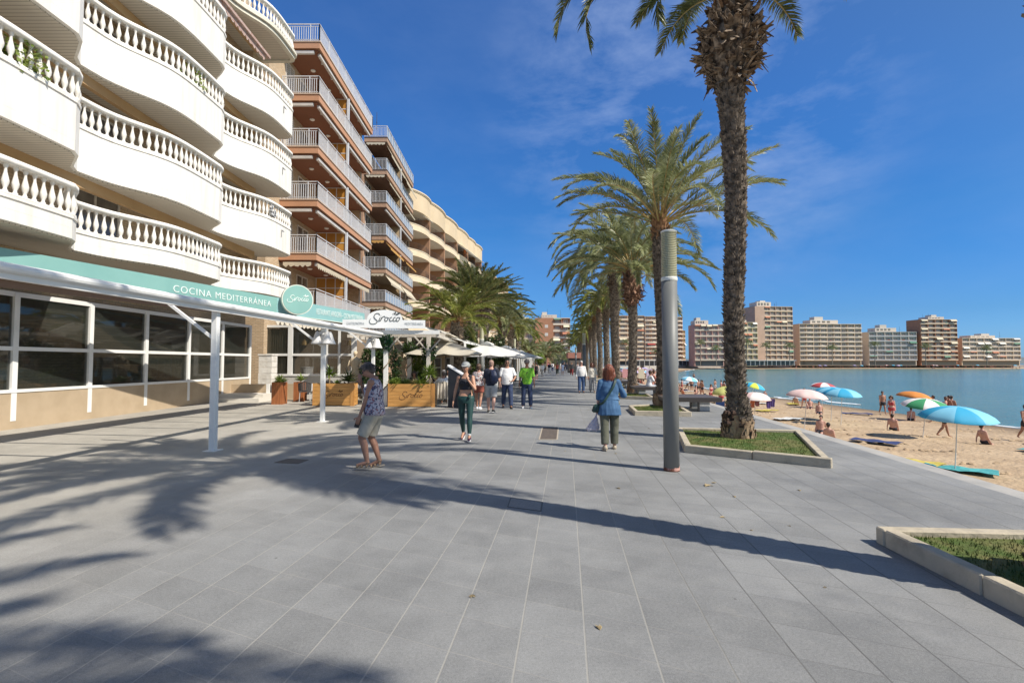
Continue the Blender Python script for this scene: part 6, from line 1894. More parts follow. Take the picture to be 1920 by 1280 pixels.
def person(pos, heading, H, label, sk=sk_tan, fem=False, lean=0, head=(0,0), legs=((18,6,0),(-16,22,0)), arms=None, top=None, bottom=None, shoes=None, hair=None, cap=None,
           glasses=None, vox=.012, belly=0, group=None, sit=False, z=0, wide=1.0, extra=None, face=True, fingers=True, skirt=None):
    """heading: degrees clockwise from +Y (the way they face). legs: (thigh forward, knee bend, outward, foot pitch) left, right.
       arms: for left, right either ('t', (x,y,z) wrist target /H, pole) or (forward, outward, elbow)"""
    root = empty('person', (pos[0], pos[1], z), -radians(heading), label, 'person', group)
    h = H; hip_w = .052*h*(1.08 if fem else 1.0)
    P = Vector((0,0,0)); joints = {}
    th, sh = .243*h, .232*h
    feet = []
    for i, sx in enumerate((-1, 1)):
        lg = legs[i]; a = radians(lg[0]); b = radians(lg[1]); o = radians(lg[2] if len(lg) > 2 else 0); fp = radians(lg[3] if len(lg) > 3 else 0)
        hp = Vector((sx*hip_w, 0, 0))
        kn = hp + Vector((sx*sin(o)*th*cos(a), sin(a)*th, -cos(a)*cos(o)*th)); c = a-b
        an = kn + Vector((sx*sin(o)*sh*.5, sin(c)*sh, -cos(c)*sh))
        ft = Vector((sx*.10, cos(fp), sin(fp))).normalized()
        feet.append((hp, kn, an, ft, fp))
    lo = 0
    for hp, kn, an, ft, fp in feet:
        toe = an + ft*.115*h; heel = an - ft*.035*h
        dn = Vector((0, sin(fp), -cos(fp)))*.045*h
        lo = min(lo, (toe+dn*.8).z, (heel+dn).z)
    base = -lo if not sit else sit*1.0
    up = Vector((0,0,base))
    feet = [(hp+up, kn+up, an+up, ft, fp) for hp, kn, an, ft, fp in feet]
    pel = Vector((0,0,base))
    la = radians(lean); sp = Vector((0, sin(la), cos(la))); fw = Vector((0, cos(la), -sin(la))); rt = Vector((1,0,0))
    def S(t): return pel + sp*t*h
    sw = (.088 if fem else .100)*h*wide
    shl = [S(.272)+rt*sx*sw for sx in (-1, 1)]
    nk = S(.325)
    hy, hpch = radians(head[1]), radians(head[0]) + la*.5
    hup = Vector((0, sin(hpch), cos(hpch))); hf = Vector((0, cos(hpch), -sin(hpch)))
    Rz = Matrix.Rotation(-hy, 3, hup); hf = Rz @ hf; hr = hf.cross(hup)
    hc = nk + hup*.082*h + hf*.014*h
    HM = Matrix((hr, hf, hup)).transposed()
    ua, fa = .170*h, .145*h
    arms = arms or ((-12, 8, 12), (16, 8, 14))
    AR = []
    for i, sx in enumerate((-1, 1)):
        a = arms[i]; s = shl[i]
        if a[0] == 't':
            tgt = Vector(a[1])*h; tgt.z += 0; el, wr = ik(s, tgt, ua, fa, a[2])
        else:
            f, o, e = (radians(q) for q in a[:3]); f += la*.3
            d = Vector((sx*sin(o), sin(f)*cos(o), -cos(f)*cos(o))); el = s + d*ua
            d2 = Vector((sx*sin(o)*.6, sin(f+e), -cos(f+e))).normalized(); wr = el + d2*fa
        AR.append((s, el, wr))
    # ------------ skin
    mb = MB(); bw = 1.0 if not fem else .95
    rings = []
    prof = ([(-.055,.080,.062),(-.01,.098,.070),(.04,.094,.062),(.10,.076,.052),(.16,.082,.056),(.22,.088,.064),(.262,.078,.052),(.295,.050,.040),(.33,.030,.032)] if fem else
            [(-.055,.078,.062),(-.01,.088,.066),(.04,.086,.062),(.10,.084,.060),(.16,.092,.064),(.22,.098,.068),(.262,.088,.056),(.295,.056,.044),(.33,.035,.036)])
    def torso(mb, off, t0, t1, extra_b=0):
        rs = []
        for t, rx, ry in prof:
            if t < t0-1e-6 or t > t1+1e-6: continue
            bl = belly*max(0, 1-abs(t-.10)/.12)
            rs.append((S(t)+fw*(bl*.5*h), rt, fw, rx*h*wide+off+bl*.35*h, ry*h*(.8+.2*wide)+off+bl*.5*h))
        loft(mb, rs); return rs
    torso(mb, 0, -1, 1)
    if fem:
        for sx in (-1, 1): mb.ell(S(.205)+rt*sx*.045*h+fw*.045*h, .036*h, 12, 8)
    for s, el, wr in AR:
        inn = S(.285)
        rc(mb, inn.lerp(s, .45), s, .030*h, .032*h); rc(mb, s, el, .030*h if not fem else .026*h, .022*h if not fem else .019*h); rc(mb, el, wr, .022*h if not fem else .0195*h, .0145*h if not fem else .0125*h)
    for hp, kn, an, ft, fp in feet:
        rc(mb, hp-Vector((0,0,.0)), kn, .054*h*(1.04 if fem else 1)*(.6+.4*wide), .033*h)
        cm = kn.lerp(an, .3)-Vector((0, .008*h, 0)); rc(mb, kn, cm, .032*h, .0335*h); rc(mb, cm, an, .0335*h, .019*h)
        rc(mb, an, an+ft*.088*h-Vector((0,0,.022*h)), .021*h, .0145*h)
    rc(mb, S(.30), hc-hup*.035*h, .034*h if not fem else .028*h, .031*h if not fem else .026*h)
    # head: cranium, face, jaw, nose, ears, brow, cheeks, lips
    def HP(x, y, zz): return hc + HM @ Vector((x*h, y*h, zz*h))
    mb.ell(HP(0, -.006, .012), (.0435*h, .052*h, .050*h), 18, 12, HM)
    mb.ell(HP(0, .010, -.012), (.0375*h, .042*h, .046*h), 16, 10, HM)
    mb.ell(HP(0, .018, -.040), (.025*h, .028*h, .022*h), 14, 8, HM)
    if face:
        rc(mb, HP(0, .048, .006), HP(0, .060, -.012), .0055*h, .0085*h, 8)
        for sx in (-1, 1):
            mb.ell(HP(sx*.0435, -.004, -.004), (.006*h, .011*h, .017*h), 8, 6, HM)
            mb.ell(HP(sx*.021, .036, -.014), .014*h, 8, 6)
        mb.ell(HP(0, .046, .016), (.028*h, .010*h, .006*h), 10, 6, HM)
        mb.ell(HP(0, .049, -.029), (.014*h, .008*h, .006*h), 10, 6, HM)
    hands = []
    for i, (s, el, wr) in enumerate(AR):
        sx = -1 if i == 0 else 1
        d = (wr-el).normalized(); a = arms[i]
        if a[0] == 't' and len(a) > 3: d = (d*.5 + Vector(a[3])).normalized()
        side = Vector((0, 1, 0)) - d*d.y
        if side.length < .2: side = Vector((sx, 0, 0)) - d*d.x*sx
        side.normalize(); nrm = d.cross(side).normalized()*(1 if sx < 0 else -1)   # nrm: palm towards the body
        pc = wr + d*.030*h
        PM = Matrix((side, nrm, d)).transposed()
        mb.ell(pc, (.0225*h, .011*h, .032*h), 12, 8, PM)
        rc(mb, wr, pc, .0135*h, .014*h, 10)
        if fingers:
            for k, (off, L) in enumerate(((.016,.040),(.0055,.045),(-.0055,.042),(-.016,.034))):
                b0 = wr + d*.052*h + side*off*h; cu = .55 if len(a) < 5 else a[4]
                d1 = (d + nrm*(-.25-cu*.4)*(-1)).normalized(); d2_ = (d + nrm*(.5+cu*1.3)).normalized()
                b1 = b0 + d1*L*.45*h; b2 = b1 + ((d1+d2_).normalized())*L*.32*h; b3 = b2 + d2_*L*.28*h
                r = .0052*h
                rc(mb, wr + d*.035*h + side*off*h*.8, b0, r*1.15, r*1.1, 8); rc(mb, b0, b1, r*1.05, r, 8); rc(mb, b1, b2, r, r*.92, 8); rc(mb, b2, b3, r*.92, r*.75, 8)
            t0 = wr + d*.018*h + side*.016*h; t1 = t0 + (d*.6+side*.75+nrm*.25).normalized()*.026*h; t2 = t1 + (d*.9+side*.2+nrm*.35).normalized()*.022*h
            rc(mb, t0, t1, .0072*h, .0062*h, 8); rc(mb, t1, t2, .0062*h, .0048*h, 8)
        else:
            rc(mb, pc, wr+d*.085*h, .017*h, .010*h, 8)
        hands.append((wr, d, side, nrm))
    me = remesh(mb, vox, 3, fac=.45); me.materials.append(sk)
    body = bpy.data.objects.new('body', me); COL.objects.link(body); body.parent = root
    def add(name, mb_, mat, v=None, smooth=3, disp=None, par=None):
        m_ = remesh(mb_, v or vox, smooth, disp, seed=len(label)*.37); m_.materials.append(mat)
        o = bpy.data.objects.new(name, m_); COL.objects.link(o); o.parent = par or root; return o
    # ------------ trousers / shorts
    def bott(mat, length, loose, name='trousers', hem=1.0, wr_amp=.007):
        mb = MB()
        torso(mb, .010+loose*.35, -.055, .055)
        for hp, kn, an, ft, fp in feet:
            r0 = .054*h*(1.04 if fem else 1)*(.6+.4*wide)+.008+loose*.5; rk = .034*h+.006+loose; ra = .025*h+.006+loose*1.1
            if loose < 0: rk = .033*h+.004; ra = .0195*h+.003; r0 = .054*h+.006
            mb.ell(hp, r0, 14, 10)
            if length <= .5:
                e = hp.lerp(kn, length/.5); k_ = length/.5; rc(mb, hp, e, r0, (r0+(rk-r0)*k_)*hem, 18, flat1=True)
            else:
                rc(mb, hp, kn, r0, rk, 16); u = (length-.5)/.5; e = kn.lerp(an, u); rm = .034*h+.006+loose
                m1 = kn.lerp(an, min(.35, u)); rc(mb, kn, m1, rk, rm, 16); rc(mb, m1, e, rm, (rm+(ra-rm)*u)*hem, 16, flat1=True)
        return add(name, mb, mat, disp=(wr_amp, 9, (1,1,.8)))
    if bottom: bott(*bottom)
    # ------------ top
    def topf(mat, sleeve, low, loose, neck=.305, name='shirt', v_sl=1.0, wr_amp=.007):
        mb = MB(); rs = []
        for t, rx, ry in prof:
            if t < low-.03 or t > neck+.001: continue
            bl = belly*max(0, 1-abs(t-.10)/.12); k = loose*(1.0 if t < .2 else .3)
            rs.append((S(max(t, low))+fw*bl*.5*h, rt, fw, rx*h*wide+.009+k+bl*.35*h, ry*h*(.8+.2*wide)+.009+k*.8+bl*.5*h))
        loft(mb, rs, 24)
        if fem:
            for sx in (-1, 1): mb.ell(S(.205)+rt*sx*.045*h+fw*.047*h, .038*h+.006, 12, 8)
        for s, el, wr in AR:
            inn = S(.285)
            rc(mb, inn.lerp(s, .42 if sleeve > 0 else .35), s.lerp(inn, 0 if sleeve > 0 else .25), .030*h+.008, (.033*h if sleeve > 0 else .029*h)+.009)
            if sleeve > 0:
                r0 = .032*h+.006+loose*.2
                if sleeve <= .5: rc(mb, s, s.lerp(el, sleeve/.5), r0, (.026*h+.010+loose*.4)*v_sl, 16, flat1=True)
                else: rc(mb, s, el, r0, .024*h+.008+loose*.35, 16); rc(mb, el, el.lerp(wr, (sleeve-.5)/.5), .024*h+.008+loose*.35, .017*h+.008+loose*.3, 16, flat1=True)
        return add(name, mb, mat, disp=(wr_amp, 8, (1,1,.9)))
    if top: topf(*top)
    if skirt:
        mat, low, flare = skirt; mb = MB()
        loft(mb, [(pel+Vector((0,0,.07*h)), rt, fw, .080*h, .062*h), (pel+Vector((0,0,0)), rt, fw, .104*h, .08*h), (pel-Vector((0,0,low*h)), rt, fw, flare*h, flare*.85*h)], 24)
        add('skirt', mb, mat, disp=(.012, 10, (1,1,.3)))
    # ------------ shoes
    if shoes:
        mat, sole, kind = shoes
        for hp, kn, an, ft, fp in feet:
            sd = Vector((1,0,0)); dn = ft.cross(Vector((1,0,0))); dn = Vector((0, sin(fp), -cos(fp)))
            r_ = .021*h if kind != 'sandal' else .012*h
            heel = an - ft*.022*h + dn*.026*h; toe = an + ft*.105*h + dn*.031*h; mid = an + ft*.05*h + dn*.020*h
            mb = MB()
            if kind != 'sandal':
                rc(mb, heel, mid, .024*h, .023*h, 12); rc(mb, mid, toe, .023*h, .0165*h, 12); rc(mb, an+dn*.012*h, heel.lerp(mid, .3), .024*h, .022*h, 12)
            else:
                for u in (.2, .55, .85):
                    c = heel.lerp(toe, u); rc(mb, c-sd*.02*h, c+sd*.02*h, .0105*h, .0105*h, 8); mb.ell(c+Vector((0,0,.006*h)), (.023*h,.008*h,.018*h), 10, 6)
                mb.ell(an, (.024*h,.026*h,.010*h), 12, 6)
            s_ = add('shoe', mb, mat, v=max(.008, vox*.8), smooth=2)
            mb = MB(); 
            c = [heel+dn*.017*h, toe+dn*.011*h]; dd = (c[1]-c[0]).normalized(); n2 = 12; vs = []
            for lay in (0, .010*h):
                for k in range(n2*2):
                    a = 2*pi*k/(n2*2); w = .0235*h if cos(a) < 0 else .0245*h
                    vs.append((c[0].lerp(c[1], .5) + dd*cos(a)*(.083*h) + sd*sin(a)*w*(1.05 if cos(a) > 0 else .92)) + dn*lay)
            m2 = n2*2; mb.add(vs, [tuple(range(m2)), tuple(range(2*m2-1, m2-1, -1))]+[(k, m2+k, m2+(k+1) % m2, (k+1) % m2) for k in range(m2)])
            mb.build('sole', sole, s_)
    # ------------ hair
    if hair:
        style, mat = hair; mb = MB()
        if style in ('short', 'long', 'bob', 'crop', 'pony', 'bun'):
            t = {'short': .006, 'crop': .005}.get(style, .012)
            mb.ell(HP(0, -.014, .020), ((.0445+t)*h, (.050+t)*h, (.047+t)*h), 18, 12, HM)
            mb.ell(HP(0, -.030, -.012), ((.036+t)*h, (.028+t)*h, (.040+t)*h), 14, 10, HM)
        if style == 'short': mb.ell(HP(0, .012, .048), (.040*h, .040*h, .022*h), 14, 8, HM)
        if style == 'long':
            for k in range(9):
                a = radians(-78+156*k/8); x, y = sin(a)*.050, -cos(a)*.046
                rc(mb, HP(x, y, .01), HP(x*1.25, y-.012, -.075-.02*cos(a*2)), .019*h, .017*h, 8); rc(mb, HP(x*1.25, y-.012, -.075), HP(x*1.2, y-.018, -.125+.025*abs(sin(k*2.1))), .017*h, .009*h, 8)
        if style == 'bob':
            for k in range(9):
                a = radians(-95+190*k/8); x, y = sin(a)*.054, -cos(a)*.045
                rc(mb, HP(x, y, .02), HP(x*1.15, y, -.050), .020*h, .018*h, 8)
        if style == 'pony': rc(mb, HP(0, -.07, .01), HP(.01, -.085, -.07), .016*h, .012*h, 8)
        if style == 'bun': mb.ell(HP(0, -.07, .02), .022*h, 10, 8)
        add('hair', mb, mat, v=min(vox, .012), smooth=1, disp=(.009 if style != 'crop' else .001, 30, (1.6,1.6,.3)))
        if style == 'long' or (style in ('short', 'pony') and vox < .0095):
            rs_ = random.Random(5); mb = MB(); nst = 260 if style == 'long' else 150
            for _ in range(nst):
                a = radians(rs_.uniform(-100, 100)); z0 = rs_.uniform(.0, .06); k_ = sqrt(max(.05, 1-(z0/.072)**2)); x, y = sin(a)*.060*k_, -cos(a)*.062*k_-.008
                L_ = rs_.uniform(.05, .17) if style == 'long' else rs_.uniform(.02, .045)
                p0 = HP(x, y, z0); p1 = HP(x*1.12+rs_.uniform(-.005,.005), y*1.08-.004, z0-L_*.5); p2 = HP(x*1.15+rs_.uniform(-.012,.012), y*1.05-rs_.uniform(0,.012), z0-L_)
                mb.tube([p0, p1, p2], [.0028, .0026, .0008], 4)
            mb.build('hair_strands', mat, root)
    if cap:
        mb = MB(); mb.ell(HP(0, -.006, .024), (.0585*h, .066*h, .052*h), 18, 12, HM)
        c_ = add('cap', mb, cap, smooth=2)
        mb = MB(); n2 = 14; vs = []
        for lay in (0, .004*h):
            for k in range(n2+1):
                a = pi*k/n2; vs.append(HP(cos(a)*.046, .036+sin(a)*.066, .022-.022*sin(a)+lay/h))
        q = n2+1; mb.add(vs, [tuple(range(q)), tuple(range(2*q-1, q-1, -1))]+[(k, q+k, q+(k+1) % q, (k+1) % q) for k in range(q)]); mb.build('visor', cap, c_)
    if face and not cap == 'x':
        dk = M('eye dark', (.03,.02,.015), rough=.25)
        if glasses:
            mb = MB()
            for sx in (-1, 1): mb.ell(HP(sx*.018, .050, .004), (.0155*h, .007*h, .011*h), 12, 8, HM); mb.bar(HP(sx*.033, .044, .008), HP(sx*.045, -.002, .008), .004*h)
            mb.bar(HP(-.018, .056, .007), HP(.018, .056, .007), .004*h); mb.build('glasses', glasses, root)
        else:
            for sx in (-1, 1):
                mb = MB(); mb.ell(HP(sx*.0175, .0455, .004), (.0075*h, .005*h, .0042*h), 10, 6, HM); mb.build('eye', dk, root)
        mb = MB(); mb.ell(HP(0, .0525, -.029), (.0125*h, .0055*h, .0032*h), 10, 6, HM); mb.build('mouth', M('lips', (.36,.13,.11), rough=.5), root)
        if not hair or hair[0] != 'x':
            mb = MB()
            for sx in (-1, 1): mb.bar(HP(sx*.009, .051, .0165), HP(sx*.027, .046, .0175), .004*h, .0035*h)
            mb.build('eyebrows', M('dark brow', (.07,.045,.03), rough=.9), root)
    if extra: extra(root, S, rt, fw, feet, AR, hands, HP, h, add)
    return root

# materials
navy_jeans = M('navy denim', (.022,.035,.085), (.035,.055,.12), scale=12, rough=.85)
mid_jeans = M('blue denim', (.035,.07,.16), (.055,.10,.21), scale=9, rough=.85)
olive_tr = M('olive trousers', (.085,.088,.062), (.12,.12,.088), scale=7, rough=.9)
khaki = M('khaki cotton', (.42,.385,.32), (.36,.33,.27), scale=8, rough=.9)
greyshort = M('pale grey cotton', (.40,.40,.40), (.33,.33,.335), scale=8, rough=.9)
white_cot = M('white cotton', (.78,.77,.76), (.72,.71,.71), scale=6, rough=.85)
navy_cot = M('navy cotton', (.014,.018,.035), (.02,.025,.045), scale=6, rough=.9)
black_ly = M('black stretch fabric', (.015,.014,.018), (.022,.02,.026), scale=6, rough=.7)
green_ly = M('dark green leggings', (.007,.038,.035), (.011,.052,.047), scale=5, rough=.6)
black_sh = M('black leather', (.015,.014,.013), rough=.5); white_sole = M('white sole', (.75,.75,.74), rough=.6)
white_sh = M('white trainer', (.76,.76,.77), (.68,.68,.70), scale=12, rough=.6)
beige_sh = M('beige shoe', (.42,.35,.26), (.36,.30,.22), scale=12, rough=.7)
shade = M('dark lenses', (.012,.011,.012), rough=.12)
hair_dark = M('dark hair', (.022,.016,.013), (.04,.03,.024), scale=30, rough=.55, stretch=(1,1,.2))
hair_brown = M('brown hair', (.065,.035,.022), (.12,.065,.04), scale=30, rough=.5, stretch=(1,1,.2))
hair_grey = M('grey brown hair', (.055,.042,.036), (.12,.095,.082), scale=30, rough=.6, stretch=(1,1,.3))
hair_red = M('auburn hair', (.13,.035,.018), (.25,.085,.045), scale=26, rough=.45, stretch=(1,1,.2))
hair_white = M('white hair', (.55,.54,.52), (.42,.41,.40), scale=30, rough=.7)
grey_cap = M('pale grey cap cloth', (.36,.37,.36), (.30,.31,.30), scale=9, rough=.85)
VN = .009
g = G(701, 879)
def ex1(root, S, rt, fw, feet, AR, hands, HP, h, add):
    wr, d, side, nrm = hands[0]
    c = wr + d*.062*h + nrm*.020*h
    Mx = Matrix((side, nrm, d)).transposed().to_4x4(); Mx.translation = c
    mb = MB(); mb.mbox(Mx, .075, .011, .15); mb.build('phone', M('black phone', (.012,.012,.014), rough=.2), root)
    wr, d, side, nrm = hands[1]
    mb = MB(); mb.ell(wr+d*.06*h+nrm*.02*h, (.028, .028, .035), 10, 8); mb.build('paper_wrap', M('green white wrapper', (.20,.42,.20), (.7,.72,.68), scale=20, rough=.6, lo=.45, hi=.55), root)
person((g.x-.0, g.y+.02), -88, 1.70, 'older pedestrian in sleeveless patterned top and khaki shorts, walking left with a phone', sk_tan, fem=True, lean=2, head=(34, -6),
       legs=((24, 38, 2, 0), (13, 34, 2, -14)), arms=(('t', (-.115, .125, .425), (-.1,-1,-.1), (0,.25,-.8), .9), ('t', (.03, .145, .775), (.6,-.2,-1), (-.2,.0,.9), .6)),
       top=(floral('blue patterned top', (.42,.40,.46), (.035,.05,.11), (.25,.10,.12), 17), 0, -.03, .036, .305, 'vest_top'), bottom=(khaki, .46, .020, 'shorts', 1.08), shoes=(M('tan sandal', (.30,.21,.13), (.20,.13,.08), scale=20, rough=.7), M('pale sandal sole', (.33,.28,.22), rough=.7), 'sandal'),
       hair=('short', hair_grey), glasses=M('spectacle frame', (.06,.045,.05), rough=.3), vox=VN, belly=.018, wide=1.12, extra=ex1)
g = G(873, 825)
def ex2(root, S, rt, fw, feet, AR, hands, HP, h, add):
    for hp, kn, an, ft, fp in feet:
        mb = MB(); mb.cone(an+Vector((0,0,.008*h)), an+(kn-an).normalized()*.05*h, .0235*h, .0225*h, 14); mb.build('sock', white_cot, root, smooth=True)
    # tied sleeve at the waist
    mb = MB(); rc(mb, S(.07)-rt*.07*h+fw*.045*h, S(.025)-rt*.055*h+fw*.075*h, .012*h, .020*h); add('waist_knot', mb, M('dark green cloth', (.012,.05,.042), rough=.8), disp=(.004, 20))
    o = text(root, 'PSR', .045, S(.205)+fw*(.094*h), M('grey print', (.28,.28,.29), rough=.7), rot=(radians(90), 0, pi), extrude=.001)
person((g.x, g.y), 184, 1.655, 'young jogger in black crop top, green leggings and pale cap, hand at the chin', skin('warm', (.52,.28,.18)), fem=True, lean=-1, head=(-4, 4),
       legs=((13, 3, 1, 0), (-6, 22, -1, -26)), arms=(('t', (-.045, .095, .775), (-.75,-.25,-.9), (.35,.2,.75), .5), (-6, 17, 10)),
       top=(black_ly, 0, .115, .0, .29, 'crop_top'), bottom=(green_ly, .97, -.002, 'leggings', 1, .0015), shoes=(M('plum trainer', (.055,.012,.03), (.09,.02,.05), scale=14, rough=.6), white_sole, 'shoe'),
       hair=('pony', hair_brown), cap=grey_cap, vox=VN, extra=ex2)
g = G(897, 768)
person((g.x, g.y+.2), 12, 1.62, 'person in a white floral blouse and red shorts, seen from behind beside the jogger', sk_tan, fem=True, legs=((12, 4, 1), (-10, 16, 1)), arms=((8, 8, 20), (-12, 16, 25)),
       top=(floral('floral blouse', (.72,.69,.66), (.06,.04,.04), (.45,.10,.08), 15), .45, .0, .045, .305, 'blouse'), bottom=(M('red shorts', (.33,.09,.06), (.27,.07,.05), scale=9, rough=.9), .30, .02, 'shorts', 1.05), shoes=(white_sh, white_sole, 'shoe'), hair=('bun', hair_brown), vox=.013, wide=1.1)
g = G(921, 773)
def ex4(root, S, rt, fw, feet, AR, hands, HP, h, add):
    mb = MB(); loft(mb, [(S(.035)+rt*.075*h-fw*.10*h, rt, fw, .05*h, .030*h), (S(.08)+rt*.078*h-fw*.115*h, rt, fw, .072*h, .05*h), (S(.18)+rt*.070*h-fw*.112*h, rt, fw, .070*h, .05*h), (S(.26)+rt*.055*h-fw*.095*h, rt, fw, .055*h, .035*h), (S(.285)+rt*.05*h-fw*.08*h, rt, fw, .03*h, .02*h)])
    b = add('backpack', mb, M('navy backpack', (.012,.018,.05), (.02,.03,.075), scale=8, rough=.6), disp=(.006, 10))
    mb = MB(); mb.tube([S(.05)+rt*.10*h-fw*.07*h, S(.15)+rt*.125*h+fw*.0*h, S(.25)+rt*.095*h+fw*.072*h, S(.315)+rt*.075*h+fw*.01*h, S(.29)+rt*.065*h-fw*.07*h], .010*h, 8); mb.build('strap', M('navy backpack', (0,0,0)), b)
person((g.x, g.y), 8, 1.75, 'bald man from behind in navy tee and grey shorts, navy backpack on one shoulder', sk_pink, legs=((10, 5, 2, 0), (-12, 12, 2, -14)), arms=((6, 9, 18), (4, 12, 40)),
       top=(navy_cot, .42, -.02, .03, .305, 'tee_shirt'), bottom=(greyshort, .47, .035, 'shorts', 1.05), shoes=(black_sh, white_sole, 'shoe'), hair=('crop', M('shaved hair', (.34,.21,.165), (.30,.19,.15), scale=20, rough=.7)), vox=.011, wide=1.05, extra=ex4, head=(0, 10))
g = G(951, 765)
person((g.x, g.y), 176, 1.79, 'man in white polo shirt, navy jeans and dark sunglasses walking towards the camera', sk_tan, legs=((14, 4, 3, 0), (-10, 20, 3, -16)), arms=(('t', (-.10, .155, .555), (-1,-.8,-.2), (.8,.4,-.1), .8), (4, 13, 20)),
       top=(white_cot, .42, -.035, .035, .31, 'polo_shirt'), bottom=(navy_jeans, .97, .018), shoes=(black_sh, black_sh, 'shoe'), hair=('crop', hair_dark), glasses=shade, vox=.011, belly=.02, wide=1.06)
g = G(988, 765)
def ex6(root, S, rt, fw, feet, AR, hands, HP, h, add):
    mb = MB(); mb.tube([S(.30)+rt*(-.06)*h+fw*.03*h, S(.2)+fw*.082*h, S(.06)+rt*.10*h+fw*.05*h, S(.0)+rt*.125*h], .007*h, 6); mb.build('strap', black_sh, root)
    mb = MB(); mb.box(.115*h, .155*h, -.06*h, .06*h, S(-.08).z, S(.0).z); mb.build('shoulder_bag', M('black bag cloth', (.015,.015,.018), rough=.7), root, bevel=.012)
person((g.x, g.y), 182, 1.77, 'man in bright green patterned tee, navy jeans and white trainers facing the camera', sk_brown, legs=((4, 3, 4, 0), (-2, 4, 4, 0)), arms=((2, 11, 14), (-4, 12, 20)),
       top=(floral('bright green tee', (.14,.42,.03), (.34,.60,.05), (.05,.25,.03), 26), .45, -.03, .03, .31, 'tee_shirt'), bottom=(navy_jeans, .97, .016), shoes=(white_sh, white_sole, 'shoe'), hair=('crop', hair_dark), cap=M('dark cap cloth', (.05,.045,.05), rough=.8), vox=.011, wide=1.02, extra=ex6)
g = G(1143, 842)
def ex8(root, S, rt, fw, feet, AR, hands, HP, h, add):
    wr, d, side, nrm = hands[0]
    # carrier bag hanging from the left hand: thin crumpled plastic with goods inside
    hp = wr + d*.055*h; mb = MB()
    loft(mb, [(hp+Vector((-.01,0,-.05)), rt, Vector((0,1,0)), .012, .012), (hp+Vector((-.03,.0,-.12)), rt, Vector((0,1,0)), .045, .03), (hp+Vector((-.06,0,-.21)), rt, Vector((0,1,0)), .10, .06), (hp+Vector((-.075,0,-.30)), rt, Vector((0,1,0)), .125, .075), (hp+Vector((-.08,0,-.335)), rt, Vector((0,1,0)), .10, .06)])
    mb.tube([hp+Vector((0,0,.01)), hp+Vector((-.005,0,-.03)), hp+Vector((-.01,0,-.06))], .012, 8)
    m_ = remesh(mb, .008, 2, (.016, 14), seed=3); m_.materials.append(M('lilac white plastic bag', (.66,.62,.70), (.84,.81,.83), scale=9, rough=.3, lo=.4, hi=.6)); translucent(m_.materials[0], .5); cb = bpy.data.objects.new('carrier_bag', m_); COL.objects.link(cb); cb.parent = None
    cb.location = root.matrix_world.translation; 
    cb.matrix_world = Matrix.Translation(root.location) @ Matrix.Rotation(root.rotation_euler.z, 4, 'Z')
    tag(cb, 'lilac white plastic carrier bag in the hand of the person in the denim jacket', 'bag')
    # green cross-body bag
    gr = M('dark green bag', (.010,.035,.030), (.018,.055,.045), scale=10, rough=.55)
    c = S(-.035)-rt*.155*h-fw*.01*h
    mb = MB(); loft(mb, [(c+Vector((0,0,-.085)), rt, fw, .05, .03), (c+Vector((0,0,-.05)), rt, fw, .085, .045), (c+Vector((.02,0,.03)), rt, fw, .085, .045), (c+Vector((.03,0,.07)), rt, fw, .05, .03)])
    b = add('shoulder_bag', mb, gr, disp=(.008, 10))
    mb = MB(); pts = [c+Vector((.05,-.02,.06)), S(.04)-rt*.075*h-fw*.095*h, S(.13)-rt*.015*h-fw*.094*h, S(.22)+rt*.04*h-fw*.092*h, S(.29)+rt*.068*h-fw*.06*h, S(.325)+rt*.066*h, S(.29)+rt*.05*h+fw*.055*h]
    sp_ = catm([tuple(p) for p in pts], 4)
    for k in range(len(sp_)-1): mb.bar(sp_[k], sp_[k+1], .040, .012, up=fw)
    mb.build('strap', gr, b)
    mb = MB(); loft(mb, [(S(-.115), rt, fw, .140*h, .105*h), (S(-.04), rt, fw, .134*h, .102*h), (S(.045), rt, fw, .112*h, .086*h), (S(.09), rt, fw, .098*h, .080*h)], 26)
    add('jacket_skirt', mb, M('blue denim jacket', (0,0,0)), disp=(.008, 11, (1.4,1.4,.35)))
denim_j = M('blue denim jacket', (.035,.095,.20), (.065,.15,.28), scale=6, rough=.85)
person((g.x, g.y), 4, 1.615, 'person seen from behind in a blue denim jacket and olive trousers, auburn hair', sk_pink, fem=True, lean=2, head=(2, 14), legs=((-10, 8, 1, -6), (6, 4, 1, 0)),
       arms=(('t', (-.145, .02, .435), (-.6,-1,0), (-.1,.0,-1), 1.1), ('t', (.10, .135, .60), (1,-.9,-.5), (-.6,.5,.1), .8)),
       top=(denim_j, .66, .06, .03, .315, 'denim_jacket', 1, .010), bottom=(olive_tr, .96, .020), shoes=(beige_sh, beige_sh, 'shoe'), hair=('long', hair_red), vox=VN, wide=1.1, extra=ex8)
g = G(1090, 736)
person((g.x, g.y), 180, 1.76, 'white-haired man in white shirt and navy trousers, left one of the walking couple', sk_pink, legs=((3, 4, 2), (8, 6, 2)), arms=((6, 12, 16), (-4, 12, 20)), top=(M('off white shirt', (.70,.68,.67), rough=.85), .97, -.02, .03, .31), bottom=(mid_jeans, .97, .018), shoes=(black_sh, black_sh, 'shoe'), hair=('crop', hair_white), glasses=shade, vox=.015, belly=.02)
g = G(1111, 736)
person((g.x, g.y), 186, 1.66, 'person with auburn curls, cream blouse and patterned trousers, right one of the walking couple', sk_tan, fem=True, legs=((12, 4, 1), (-8, 16, 1)), arms=((10, 12, 50), (-6, 12, 30)), top=(M('cream blouse', (.70,.64,.54), rough=.85), .8, -.02, .04, .31, 'blouse'),
       bottom=(floral('grey patterned cloth', (.42,.41,.40), (.12,.12,.12), (.62,.60,.58), 14), .97, .025), shoes=(beige_sh, beige_sh, 'shoe'), hair=('bob', hair_red), glasses=shade, vox=.015)
